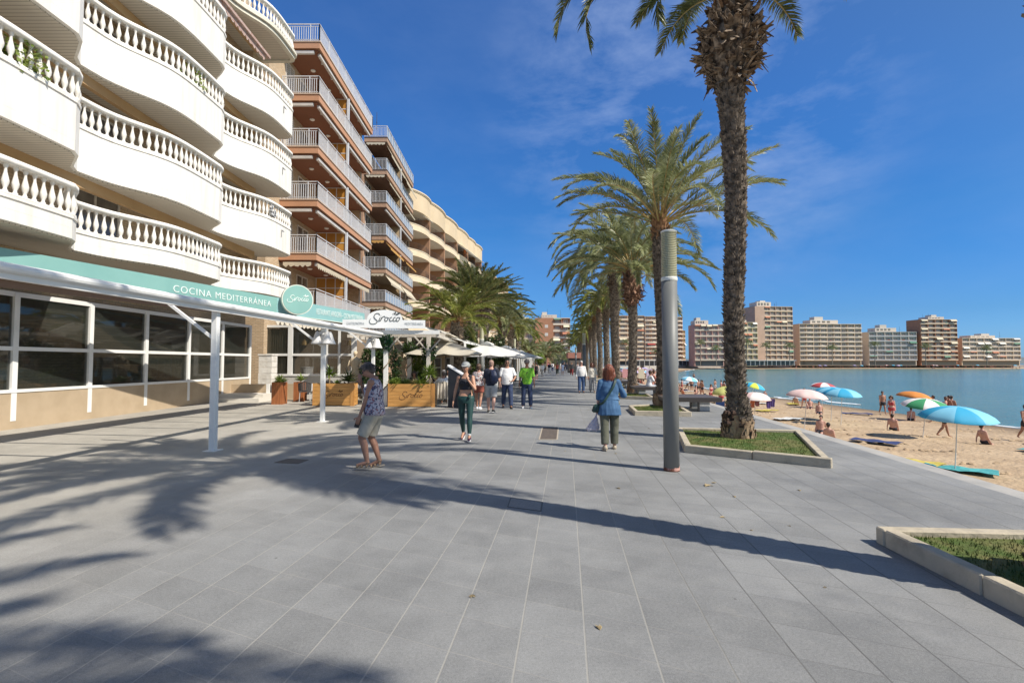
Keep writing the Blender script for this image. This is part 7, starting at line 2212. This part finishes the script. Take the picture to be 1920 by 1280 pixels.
# ------------- people farther along the promenade
def far(px, py, head, H, label, **k):
    k.setdefault('vox', .022); k.setdefault('fingers', False); k.setdefault('face', False)
    p = G(px, py); return person((p.x, p.y), head, H, label, **k)
blackd = M('black dress cloth', (.015,.015,.018), rough=.9)
far(1006, 712, 8, 1.70, 'person in black with pink socks walking away past the shrubs', sk=sk_pink, fem=True, top=(black_ly, 0, -.02, .02), bottom=(black_ly, .42, .01, 'shorts'), hair=('bun', hair_dark), shoes=(M('pink sock shoe', (.62,.16,.20), rough=.8), white_sole, 'shoe'))
far(1036, 697, 5, 1.74, 'person in white shirt with a grey backpack, far down the promenade', top=(white_cot, .5, -.02, .02), bottom=(navy_jeans, .97, .015), hair=('crop', hair_dark), extra=lambda root, S, rt, fw, feet, AR, hands, HP, h, add: add('backpack', (lambda m: (m.ell(S(.17)-fw*.10*h, (.075*h, .05*h, .11*h)), m)[1])(MB()), M('grey backpack', (.16,.17,.20), rough=.8)))
far(1045, 703, 4, 1.66, 'person in a red top and dark trousers, far down the promenade', sk=sk_brown, fem=True, top=(M('brick red top', (.36,.09,.06), rough=.9), .3, -.02, .02), bottom=(M('dark green skirt cloth', (.03,.05,.04), rough=.9), .9, .02), hair=('bob', hair_brown), shoes=(beige_sh, beige_sh, 'shoe'))
far(1055, 703, 5, 1.64, 'person in a pale blue dress, far down the promenade', sk=sk_pink, fem=True, top=(M('pale blue cotton', (.36,.43,.60), rough=.9), .3, .0, .02), skirt=(M('pale blue cotton', (0,0,0)), .17, .13), hair=('bun', hair_dark), shoes=(beige_sh, beige_sh, 'shoe'))
far(1063, 697, 175, 1.72, 'person in navy between the pale blue dress and the dark coat', top=(navy_cot, .9, -.02, .03), bottom=(navy_jeans, .97, .015), hair=('short', hair_dark), shoes=(black_sh, black_sh, 'shoe'))
far(1072, 704, 182, 1.78, 'person in a long dark jacket and dark red trousers beside the small far lamp post', top=(M('charcoal jacket', (.03,.032,.036), rough=.9), .97, -.07, .045), bottom=(M('dark red trousers', (.20,.03,.03), rough=.9), .97, .02), hair=('crop', hair_grey), shoes=(black_sh, black_sh, 'shoe'), wide=1.1)
far(1015, 697, 180, 1.68, 'person in dark clothes by the white pavilions', fem=True, top=(blackd, .5, -.02, .02), bottom=(blackd, .95, .02), hair=('bob', hair_dark), shoes=(black_sh, black_sh, 'shoe'))
far(1028, 693, 3, 1.70, 'small distant person in a pink top walking away', fem=True, sk=sk_pink, top=(M('pink cotton', (.55,.20,.28), rough=.9), .4, -.02, .02), bottom=(khaki, .5, .02), hair=('bob', hair_brown))
far(1083, 699, 180, 1.68, 'person in a grey top behind the white-haired man', sk=sk_tan, fem=True, top=(M('grey pink top', (.34,.27,.26), rough=.9), .5, -.02, .02), bottom=(mid_jeans, .95, .02), hair=('bob', hair_brown))
far(1050, 693, 5, 1.75, 'tiny distant person in a white tee, beyond the red top', top=(white_cot, .4, -.02, .02), bottom=(khaki, .5, .02), hair=('crop', hair_brown))
far(1066, 692, 170, 1.70, 'tiny distant person in beige near the kiosk', top=(khaki, .5, -.02, .02), bottom=(navy_jeans, .95, .02), hair=('short', hair_brown))
cols_ = {'navy': navy_cot, 'white': white_cot, 'black': blackd, 'beige': khaki, 'red': M('brick red top', (0,0,0)), 'sky blue': M('pale blue cotton', (0,0,0)), 'grey': greyshort, 'olive': olive_tr}
for px, py, hd, HH, tp_, bt_, hr_, where in ((1021, 700, 5, 1.72, 'beige', 'navy', hair_brown, 'left of the grey backpack'), (1030, 700, 178, 1.68, 'navy', 'white', hair_dark, 'facing the camera by the pavilions'), (1058, 697, 175, 1.78, 'black', 'black', hair_grey, 'behind the pale blue dress'),
      (1040, 693, 0, 1.6, 'red', 'beige', hair_dark, 'far behind the grey backpack'), (1070, 694, 0, 1.74, 'sky blue', 'beige', hair_grey, 'before the kiosk hatch'), (1077, 696, 180, 1.66, 'white', 'olive', hair_brown, 'right of the dark red trousers'),
      (1034, 689.5, 4, 1.7, 'grey', 'navy', hair_dark, 'near the vanishing point'), (1045, 689, 180, 1.7, 'white', 'black', hair_dark, 'at the vanishing point'), (1056, 689.5, 2, 1.75, 'navy', 'grey', hair_dark, 'far in front of the kiosk'), (1017, 706, 186, 1.64, 'white', 'grey', hair_brown, 'beside the yellow green shrub'), (1000, 704, 170, 1.7, 'olive', 'navy', hair_dark, 'under the farthest parasol')):
    far(px, py, hd, HH, 'distant walker in %s with %s below, %s' % (tp_, bt_, where), vox=.03, top=(cols_[tp_], .6, -.02, .02), bottom=(cols_[bt_], .9, .02), hair=('crop', hr_), shoes=(black_sh, black_sh, 'shoe'))
# ------------- seated people
SITL = ((82, 88, 6, 0), (84, 90, 6, 0))
def hat(mat):
    def f(root, S, rt, fw, feet, AR, hands, HP, h, add):
        mb = MB(); c = HP(0, -.004, .040); mb.lathe([(.10,-.005),(.105,.0),(.066,.006),(.062,.05),(.050,.075),(.01,.082)], tuple(c), 20); mb.build('hat', mat, root, smooth=True)
    return f
straw = M('pale hat', (.66,.62,.56), rough=.85)
def seat(x, y, head, H, label, **k):
    k.setdefault('vox', .014); k.setdefault('fingers', False)
    return person((x, y), head, H, label, legs=SITL, sit=.50, arms=(('t', (-.12, .20, .455), (-1,-.6,-.3)), ('t', (.12, .20, .455), (1,-.6,-.3))), **k)
seat(-2.75, 20.62, 0, 1.74, 'seated diner in a white shirt and pale hat, back to the camera', top=(white_cot, .6, -.04, .03), bottom=(khaki, .9, .02), hair=('crop', hair_grey), extra=hat(straw), lean=6, face=False)
seat(-2.12, 21.3, -20, 1.70, 'seated diner in a blue shirt and pinkish hat beside the menu stand', sk=sk_pink, top=(M('light blue shirt', (.28,.36,.58), rough=.85), .6, -.04, .03), bottom=(navy_jeans, .9, .02), hair=('crop', hair_dark), extra=hat(M('dusty pink hat', (.48,.34,.32), rough=.85)), lean=8, face=False)
seat(-4.15, 21.9, 185, 1.66, 'seated diner with dark hair behind the dry grass of the right planter', sk=sk_brown, fem=True, top=(blackd, .5, -.04, .02), bottom=(navy_jeans, .9, .02), hair=('bob', hair_dark), lean=4)
seat(-3.75, 22.4, 170, 1.76, 'seated diner in black, head above the right planter yucca', sk=sk_brown, top=(blackd, .5, -.04, .02), bottom=(navy_jeans, .9, .02), hair=('short', hair_dark), lean=2)
seat(-6.95, 23.6, 200, 1.62, 'seated diner with a red face behind the dark spiky plant', sk=sk_tan, fem=True, top=(M('dark green top', (.03,.08,.05), rough=.9), .4, -.04, .02), bottom=(khaki, .9, .02), hair=('bun', hair_brown), lean=6)
seat(-5.3, 22.9, 150, 1.7, 'seated diner in olive between the left planter and the ivy', top=(olive_tr, .5, -.04, .02), bottom=(navy_jeans, .9, .02), hair=('short', hair_brown), lean=4)
seat(-3.1, 25.2, 190, 1.7, 'seated diner in white under the cream parasol', sk=sk_pink, top=(white_cot, .5, -.04, .02), bottom=(khaki, .9, .02), hair=('crop', hair_white), lean=4)
seat(-2.3, 26.2, 30, 1.66, 'seated diner in red under the cream parasol', fem=True, top=(M('brick red top', (0,0,0)), .5, -.04, .02), bottom=(navy_jeans, .9, .02), hair=('bob', hair_dark), lean=4)
person((6.75, 25.35), 75, 1.64, 'person in a white top sitting on the bench by the second palm, facing the sea', sk_tan, fem=True, legs=SITL, sit=.50, arms=((20, 10, 60), (20, 10, 60)), top=(white_cot, .4, -.05, .03), bottom=(M('pale grey trousers', (.45,.46,.48), rough=.9), .9, .02), hair=('bun', hair_brown), vox=.015, fingers=False, lean=10)
person((7.05, 26.0), 80, 1.70, 'person in salmon sitting beside the one in white', sk_pink, legs=SITL, sit=.50, arms=((20, 10, 60), (20, 10, 60)), top=(M('salmon tee', (.58,.26,.20), rough=.9), .4, -.05, .03), bottom=(navy_jeans, .9, .02), hair=('crop', hair_brown), vox=.016, fingers=False, lean=14)
# ================================================================== BEACH
def sand_z(x, y):
    best = 1e9; bi = 0; p = Vector((x, y))
    for i in range(NE):
        a, b = edge[i], shore[i]; d = b-a; t = max(0, min(1, (p-a).dot(d)/d.length_squared)); q = (a+d*t-p).length
        if q < best: best = q; bt = t
    return -1.75-.45*bt**1.4
def SG(px, py):
    z = -1.9
    for _ in range(3):
        p = G(px, py, z); z = sand_z(p.x, p.y)
    return Vector((p.x, p.y, z))
def beach_umbrella(pos, label, r, H, cols, tilt=0, az=0, seed=0, rim=.38, group='beach umbrellas', lite=False):
    root = empty('beach_umbrella', pos, 0, label, 'umbrella', group)
    mb = MB(); mb.cone((0,0,-.15), (0,0,H), .018, .014, 8); mb.build('pole', M('white pole', (.7,.7,.68), rough=.4), root)
    n = 8; per = 4; M_ = 5; mb = MB(); cnt = n*per; vs = []
    for lay in (0, -.012):
        vs.append((0,0,H+lay))
        for j in range(1, M_+1):
            t = j/M_
            for i in range(cnt):
                ph = (i % per)/per; s = sin(pi*ph); a = 2*pi*i/cnt; rr_ = r*sin(t*1.25)/sin(1.25)*(1-.05*s*t); vs.append((cos(a)*rr_, sin(a)*rr_, H-rim*(1-cos(t*1.25))/(1-cos(1.25))-.02*s*t+lay))
    L = 1+M_*cnt; fs = []; mi = []
    for i in range(cnt):
        k = (i+1) % cnt; c = (i//per) % len(cols)
        fs.append((0, 1+i, 1+k)); mi.append(c); fs.append((L, L+1+k, L+1+i)); mi.append(c)
        for j in range(M_-1):
            a = 1+j*cnt+i; b = 1+j*cnt+k
            fs.append((a, a+cnt, b+cnt, b)); mi.append(c); fs.append((L+a, L+b, L+b+cnt, L+a+cnt)); mi.append(c)
        a = 1+(M_-1)*cnt+i; b = 1+(M_-1)*cnt+k; fs.append((a, L+a, L+b, b)); mi.append(c)
    mb.v = vs; mb.f = fs; mb.mi = mi
    c = mb.build('canopy', cols, root, smooth=True)
    if not lite:
        for i in range(n):
            a = 2*pi*i/n; mb = MB(); mb.bar((0,0,H-.03), (cos(a)*r*.97, sin(a)*r*.97, H-rim-.006), .008); mb.build('rib', grey_metal, root)
    c0 = Matrix.Rotation(radians(tilt), 4, Vector((cos(radians(az)), sin(radians(az)), 0)))
    root.rotation_euler = c0.to_euler()
    return root
um_pink = M('pale pink umbrella', (.78,.58,.54), (.72,.51,.47), scale=2, rough=.8); um_white = M('off white umbrella', (.80,.74,.70), rough=.8)
um_blue = M('cyan umbrella panel', (.03,.36,.58), rough=.7); um_lime = M('lime umbrella panel', (.58,.66,.06), rough=.7); um_yel = M('pale yellow umbrella', (.60,.60,.20), (.55,.55,.17), scale=2, rough=.8)
um_lb = M('light blue umbrella', (.20,.52,.68), rough=.7); um_lw = M('white umbrella stripe', (.75,.78,.78), rough=.7)
um_red = M('red umbrella', (.52,.08,.08), rough=.8); um_purple = M('lilac umbrella', (.45,.38,.60), rough=.8)
beach_umbrella(SG(1415, 783), 'pale pink beach umbrella nearest the promenade with clothes hanging under it', .98, 1.62, [um_pink, um_white], 3, 20, rim=.42)
p = SG(1404, 757); beach_umbrella(p, 'cyan and lime beach umbrella half hidden by the big palm trunk', .98, 1.9, [um_blue, um_lime], 16, 60)
p = SG(1366, 768); beach_umbrella(p, 'pale yellow beach umbrella left of the big palm trunk', 1.0, 1.75, [um_yel], 12, -60)
p = SG(1289, 737); beach_umbrella(p, 'light blue and white striped beach umbrella right of the lamp post', 1.0, 1.95, [um_lb, um_lw], 10, 40)
beach_umbrella(Vector((24.5, 95, sand_z(24.5, 95))), 'small blue beach umbrella on the distant sand left of the lamp post', 1.0, 2.1, [um_lb, um_blue], 5, 0, lite=True)
beach_umbrella(Vector((30.5, 110, sand_z(30.5, 110))), 'red and white beach umbrella on the distant sand', 1.0, 2.1, [um_red, um_white], 5, 60, lite=True)
beach_umbrella(Vector((21.8, 102, sand_z(21.8, 102))), 'lilac beach umbrella on the distant sand behind the towel rail', 1.1, 2.1, [um_purple], 5, 60, lite=True)
beach_umbrella(Vector((33.5, 121, sand_z(33.5, 121))), 'pale pink beach umbrella on the distant sand', 1.0, 2.1, [um_pink], 5, 60, lite=True)
# outside the photo's right edge the beach goes on
beach_umbrella(Vector((19.5, 24.5, sand_z(19.5, 24.5))), 'green and white beach umbrella near the right edge', .98, 1.9, [M('green umbrella panel', (.05,.30,.12), rough=.8), um_white], 8, 10)
beach_umbrella(Vector((25.5, 33, sand_z(25.5, 33))), 'orange beach umbrella near the water at the right', .98, 1.9, [M('orange umbrella', (.62,.22,.04), rough=.8)], 10, 80)
# clothes under the pink umbrella
b0 = SG(1415, 783)
for k, (dx, c, L, nm) in enumerate(((-.45, (.62,.17,.07), .48, 'orange'), (-.15, (.30,.12,.12), .40, 'maroon'), (.55, (.10,.06,.22), .52, 'dark purple'), (.80, (.08,.05,.17), .44, 'deep violet'))):
    mb = MB(); n = 7; vs = []
    for lay in (0, .02):
        for j in range(5):
            for i in range(n):
                u = i/(n-1)-.5; vs.append((dx+u*.26+.015*sin(j*2+i), -.72+lay+.03*sin(i*1.9+j*.6), 1.24-L*j/4-.02*abs(sin(i*1.3))*j))
    fs = [(j*n+i, j*n+i+1, (j+1)*n+i+1, (j+1)*n+i) for j in range(4) for i in range(n-1)]; q = 5*n; fs += [(q+a, q+d, q+c_, q+b_) for a, b_, c_, d in fs]
    mb.add(vs, fs); tag(mb.build('hanging_garment', M(nm+' garment', c, tuple(x*.7 for x in c), scale=8, rough=.9), loc=b0, smooth=True), nm+' garment hanging from the pale pink beach umbrella', 'garment')

swim_dark = M('dark swimwear', (.02,.02,.03), rough=.7); swim_red = M('red swimwear', (.40,.05,.06), rough=.7)
def bather(p, head, H, label, **k):
    k.setdefault('vox', .022); k.setdefault('fingers', False); k.setdefault('face', False); k.setdefault('sk', sk_tan)
    return person((p.x, p.y), head, H, label, z=p.z, **k)
p = SG(1297, 734); bather(p, 20, 1.72, 'standing bather with dark hair right of the striped umbrella', bottom=(swim_dark, .2, .006, 'swimwear'), hair=('short', hair_dark))
p = SG(1289, 732); bather(p, 120, 1.68, 'bather bending forward in dark swimwear by the striped umbrella', lean=62, fem=True, bottom=(swim_dark, .22, .01, 'swimwear'), hair=('bun', hair_dark), arms=(('t', (-.10, .33, -.12), (-1,0,-.2)), ('t', (.10, .33, -.14), (1,0,-.2))))
p = SG(1301, 714); bather(p, 200, 1.7, 'bather standing in the shallow water beyond the striped umbrella', bottom=(swim_dark, .2, .006, 'swimwear'), hair=('crop', hair_dark))
p = SG(1341, 737); bather(p, 250, 1.25, 'small child in a white top at the water edge', top=(white_cot, .4, -.05, .02), bottom=(swim_dark, .3, .01, 'shorts'), hair=('crop', hair_dark))
SITG = ((70, 105, 8, 0), (60, 95, 10, 0))
def sitter(p, head, label, lean=-12, **k):
    return person((p.x, p.y), head, 1.68, label, sit=.11, z=p.z, legs=SITG, lean=lean, fingers=False, face=False, vox=.02, arms=((30, 10, 40), (26, 12, 45)), **k)
p = SG(1306, 748); sitter(p, 100, 'dark haired bather sitting on the sand beyond the slatted bench', sk=sk_tan, bottom=(swim_red, .2, .006, 'swimwear'), hair=('short', hair_dark))
p = SG(1325, 757); sitter(p, 80, 'bather with a dark bun sitting low behind the end of the slatted bench', sk=sk_tan, fem=True, top=(M('blue striped top', (.10,.16,.35), rough=.9), 0, .05, .01), bottom=(swim_dark, .2, .006, 'swimwear'), hair=('bun', hair_dark))
p = SG(1361, 776); sitter(p, 60, 'bather under the pale yellow umbrella, beside the blue beach chair', sk=sk_brown, bottom=(swim_dark, .2, .006, 'swimwear'), hair=('short', hair_dark))
p = SG(1402, 779); sitter(p, 75, 'bather with stretched legs in the shade of the pale pink umbrella', lean=-25, sk=sk_pink, fem=True, top=(M('magenta top', (.40,.06,.20), rough=.9), 0, .0, .01), bottom=(M('magenta top', (0,0,0)), .25, .01, 'shorts'), hair=('bun', hair_brown))
p = SG(1283, 742); sitter(p, 70, 'reddish skinned bather reclining just right of the lamp post', lean=-30, sk=skin('sunburnt', (.50,.20,.12)), bottom=(M('dark red swimwear', (.22,.03,.03), rough=.8), .25, .01, 'shorts'), hair=('crop', hair_dark))
p = SG(1399, 752); sitter(p, 60, 'bather in a red and white cap under the cyan umbrella', sk=sk_brown, top=(um_white, .4, -.03, .02), bottom=(swim_dark, .3, .01, 'shorts'), hair=('crop', hair_dark), cap=um_red)
# blue beach chair
p = SG(1350, 779); root = empty('beach_chair', p, radians(-20), 'blue canvas beach chair left of the big palm trunk', 'chair')
mb = MB(); 
for x in (-.27, .27): mb.bar((x, -.3, 0), (x, .35, .42), .025); mb.bar((x, .28, 0), (x, -.28, .36), .025); mb.bar((x, -.20, .30), (x, -.48, .95), .025)
mb.bar((-.27,-.48,.95), (.27,-.48,.95), .025); mb.bar((-.27,.35,.42), (.27,.35,.42), .025); mb.build('frame', grey_metal, root)
mb = MB(); sheetawn(mb, [(-.26,-.50,.96), (.26,-.50,.96), (.26,-.20,.30), (-.26,-.20,.30)], .03, nu=4, nv=4); mb.build('backrest', M('blue canvas', (.03,.08,.30), (.04,.11,.36), scale=5, rough=.85), root)
mb = MB(); sheetawn(mb, [(-.26,-.20,.30), (.26,-.20,.30), (.26,.35,.42), (-.26,.35,.42)], .03, nu=4, nv=4); mb.build('seat', M('blue canvas', (0,0,0)), root)
# a few towels lying on the sand
rr = random.Random(12)
tcol = [('turquoise', (.08,.40,.42)), ('coral', (.62,.22,.16)), ('navy', (.04,.06,.18)), ('yellow', (.62,.50,.10)), ('white', (.72,.72,.70))]
for k, (px, py) in enumerate(((1330, 751), (1376, 779), (1312, 742), (1436, 771), (1420, 757))):
    p = SG(px, py); nm, c = tcol[k]; mb = MB(); vs = []; n = 9
    for lay in (.045, .03):
        for j in range(5):
            for i in range(n): vs.append((-.9+1.8*i/(n-1), -.42+.84*j/4, lay+.02*sin(i*1.7+j)+.05))
    fs = [(j*n+i, j*n+i+1, (j+1)*n+i+1, (j+1)*n+i) for j in range(4) for i in range(n-1)]; q = 5*n; fs += [(q+a, q+d, q+c_, q+b_) for a, b_, c_, d in fs]
    mb.add(vs, fs); o = mb.build('beach_towel', M(nm+' towel', c, tuple(x*.7 for x in c), scale=6, rough=.95), loc=p); o.rotation_euler = (0,0,rr.uniform(0,3)); tag(o, nm+' beach towel spread on the sand', 'towel', 'towels spread on the sand')
# ---- distant crowd on the sand
protos = []
far_spots = []
rr = random.Random(77)
for _ in range(64):   # middle distance, left of the post
    far_spots.append((rr.uniform(.08, .92), rr.uniform(52, 150)))
def sand_at(t, y):
    # point between the edge and shore lines at a given forward distance
    i = min(range(NE), key=lambda k: abs(edge[k].y-y) + (0 if edge[k].x < 60 else 50)); j = min(range(NE), key=lambda k: abs(shore[k].y-y) + (0 if shore[k].x < 90 else 50))
    a, b = edge[i], shore[j]; q = a.lerp(b, t); return Vector((q.x, q.y, sand_z(q.x, q.y)))
plabels = ['bather standing on the distant sand', 'bather in red swimwear on the distant sand', 'bather sitting on the distant sand']
p0 = sand_at(.3, 74); A1 = bather(p0, 40, 1.75, plabels[0], vox=.03, bottom=(swim_dark, .25, .01, 'swimwear'), hair=('crop', hair_dark), group='distant standing bathers')
p0 = sand_at(.5, 80); A2 = bather(p0, 200, 1.66, plabels[1], vox=.03, fem=True, sk=sk_pink, top=(swim_red, 0, .1, .0, .25, 'swim_top'), bottom=(swim_red, .2, .01, 'swimwear'), hair=('bob', hair_brown), group='distant bathers in red')
p0 = sand_at(.4, 86); A3 = person((p0.x, p0.y), 100, 1.68, plabels[2], sit=.11, z=p0.z, legs=SITG, lean=-10, fingers=False, face=False, vox=.03, sk=sk_pink, bottom=(swim_dark, .25, .01, 'swimwear'), hair=('crop', hair_dark), group='distant sitting bathers')
for k, (t, y) in enumerate(far_spots):
    p = sand_at(t, y); src = (A1, A2, A3)[k % 3]
    copy_thing(src, p, rr.uniform(0, 6))
# far side of the bay
U = [o for o in bpy.data.objects if o.name.startswith('beach_umbrella') and o.parent is None and 'distant' in str(o.get('label'))]
for k in range(14):
    p = sand_at(rr.uniform(.1, .8), rr.uniform(75, 170))
    if 960+p.x/p.y*961 > 1262 and 960+p.x/p.y*961 < 1470: continue
    copy_thing(U[k % len(U)], p, None, 'small colourful umbrella among the bathers on the distant sand', group='umbrellas on the distant sand')
for k in range(110):
    i = rr.randrange(92, 144); a, b = edge[i], shore[i]; t = rr.uniform(.15, 1.0); q = a.lerp(b, t)
    z = -1.75-.45*t**1.4
    if k % 3 == 2 and t < .8:
        c = copy_thing(U[k % len(U)], Vector((q.x, q.y, z)), None, 'tiny beach umbrella on the far shore', group='umbrellas on the far shore')
    else:
        c = copy_thing((A1, A2, A3)[k % 3], Vector((q.x, q.y, z)), rr.uniform(0, 6), 'tiny bather on the far shore', group='bathers on the far shore')
# ---- palms and low cafes on the far shore
fm = MB(); fm.cone((0,0,0), (0,0,1), .022, .014, 8)
def far_palm(px, Y, h, label, sc=1.0):
    root = empty('palm_tree', (XY(px, Y), Y, 0), random.Random(px).uniform(0, 6), label, 'palm tree', 'palms round the bay')
    mb = MB(); mb.tube([(0,0,0), (.1,0,h*.4), (.05,.05,h)], [.28,.2,.2], 8); mb.build('trunk', trunk_mat, root)
    o = bpy.data.objects.new('crown', c6); COL.objects.link(o); o.parent = root; o.location = (.05,.05,h); o.scale = (sc,)*3
for px, Y, h, lab in ((1313, 285, 12.5, 'slim palm before the left part of the pink brick block'), (1343, 288, 9.5, 'shorter palm before the right part of the pink brick block'), (1400, 288, 13, 'slim palm before the yellow block'), (1437, 290, 11, 'slim palm before the brown tower'),
                      (1173, 250, 11, 'palm before the flat part of the tall ochre block'), (1181, 262, 8, 'smaller palm beside it before the tall ochre block'), (1230, 280, 7, 'low palm before the wavy balconies'),
                      (1480, 296, 11, 'palm before the long beige block'), (1560, 298, 10, 'palm between the beige and the white block'), (1640, 300, 12, 'palm before the white block'), (1735, 300, 11, 'palm before the red brick block'), (1850, 305, 10, 'palm at the right end of the bay')):
    far_palm(px, Y, h, lab, 1.0)
def cafe(px, Y, w, label):
    root = empty('beach_cafe', (XY(px, Y), Y, 0), 0, label, 'cafe')
    mb = MB(); mb.box(0, w, 0, 4, 0, 2.6); mb.build('wall', M('cafe dark front', (.06,.065,.07), (.14,.13,.12), scale=.6, rough=.4), root)
    mb = MB(); mb.box(-.3, w+.3, -1.6, 4.2, 2.7, 2.95); mb.build('awning', M('pale cafe awning', (.50,.54,.56), rough=.8), root)
    mb = MB()
    for k in range(int(w/2.5)+1): mb.box(k*2.5-.06, k*2.5+.06, -1.55, -1.43, 0, 2.699)
    mb.build('posts', white_paint, root)
cafe(1388, 286, 14, 'low dark beach cafe with a pale awning before the yellow block'); cafe(1436, 288, 16, 'low dark beach cafe before the brown tower'); cafe(1180, 268, 26, 'low dark beach cafe under the tall ochre block'); cafe(1278, 318, 8, 'dark parked row and cafe at the street gap')

# ---- the beach going on towards the right edge, past what the photograph shows
for k in range(9):
    p = sand_at(rr.uniform(.25, .85), rr.uniform(14, 60))
    if p.x/p.y < .545: continue
    copy_thing([o for o in U][k % len(U)], p, None, 'colourful umbrella on the near sand towards the right edge', group='umbrellas on the near sand')
for k in range(20):
    p = sand_at(rr.uniform(.2, .95), rr.uniform(14, 62)); copy_thing((A1, A2, A3)[k % 3], p, rr.uniform(0, 6), 'bather on the near sand towards the right edge', group='bathers on the near sand')
# footprints and ruts: shallow hollows trodden into the sand
mb = MB()
for _ in range(900):
    p = sand_at(rr.uniform(.03, .9), rr.uniform(4, 46)); a = rr.uniform(0, 6); L = rr.uniform(.10, .22); z = p.z+.055
    n = 7; vs = [(p.x+cos(a)*cos(t)*L-sin(a)*sin(t)*L*.5, p.y+sin(a)*cos(t)*L+cos(a)*sin(t)*L*.5, z-.06+.045*noise.noise(Vector((p.x, p.y, t)))) for t in [2*pi*i/n for i in range(n)]]+[(p.x, p.y, z+rr.uniform(-.01, .05))]
    mb.add(vs, [(i, (i+1) % n, n) for i in range(n)])
o = mb.build('sand_ripples', M('beach sand', (0,0,0)), smooth=True); tag(o, 'small trodden heaps in the beach sand', 'sand', kind='stuff')
# ---- pots and chairs on the white balconies
for x, y, z, lab in ((-9.5, 11.0, 7.15, 'leafy pot plant on a white balcony, lower storey'), (-9.6, 17.0, 10.05, 'leafy pot plant on a white balcony, middle storey'), (-9.5, 12.2, 12.95, 'leafy pot plant on a white balcony, upper storey'), (-9.6, 9.5, 10.05, 'spreading pot plant on the nearest white balcony')):
    b_ = bush('balcony_plant', (x-1.3, y, z), lab, vol(0, 0, 1.1, .42, .5, .5), 420, .11, int(y*10), yucca_m, stem=[(0,0,.3),(0,0,1.0)])
    mb = MB(); mb.lathe([(.12,0),(.17,.30),(.18,.32)], (0,0,0), 12); mb.build('pot', M('terracotta pot', (.40,.17,.09), rough=.85), b_)

for k in range(7):
    p = sand_at(rr.uniform(.35, .9), rr.uniform(18, 60))
    if p.x/p.y < .55: continue
    copy_thing(U[(k*3+1) % len(U)], p, None, 'colourful umbrella on the near sand towards the right edge', group='umbrellas on the near sand')
for k in range(16):
    p = sand_at(rr.uniform(.2, .95), rr.uniform(12, 60)); copy_thing((A3, A1, A3, A2)[k % 4], p, rr.uniform(0, 6), 'bather on the near sand towards the right edge', group='bathers on the near sand')
TW = [o for o in bpy.data.objects if o.name.startswith('beach_towel')]
for k in range(26):
    p = sand_at(rr.uniform(.15, .85), rr.uniform(10, 80)); c = copy_thing(TW[k % 5], p+Vector((0,0,.02)), rr.uniform(0, 3), TW[k % 5]['label'])
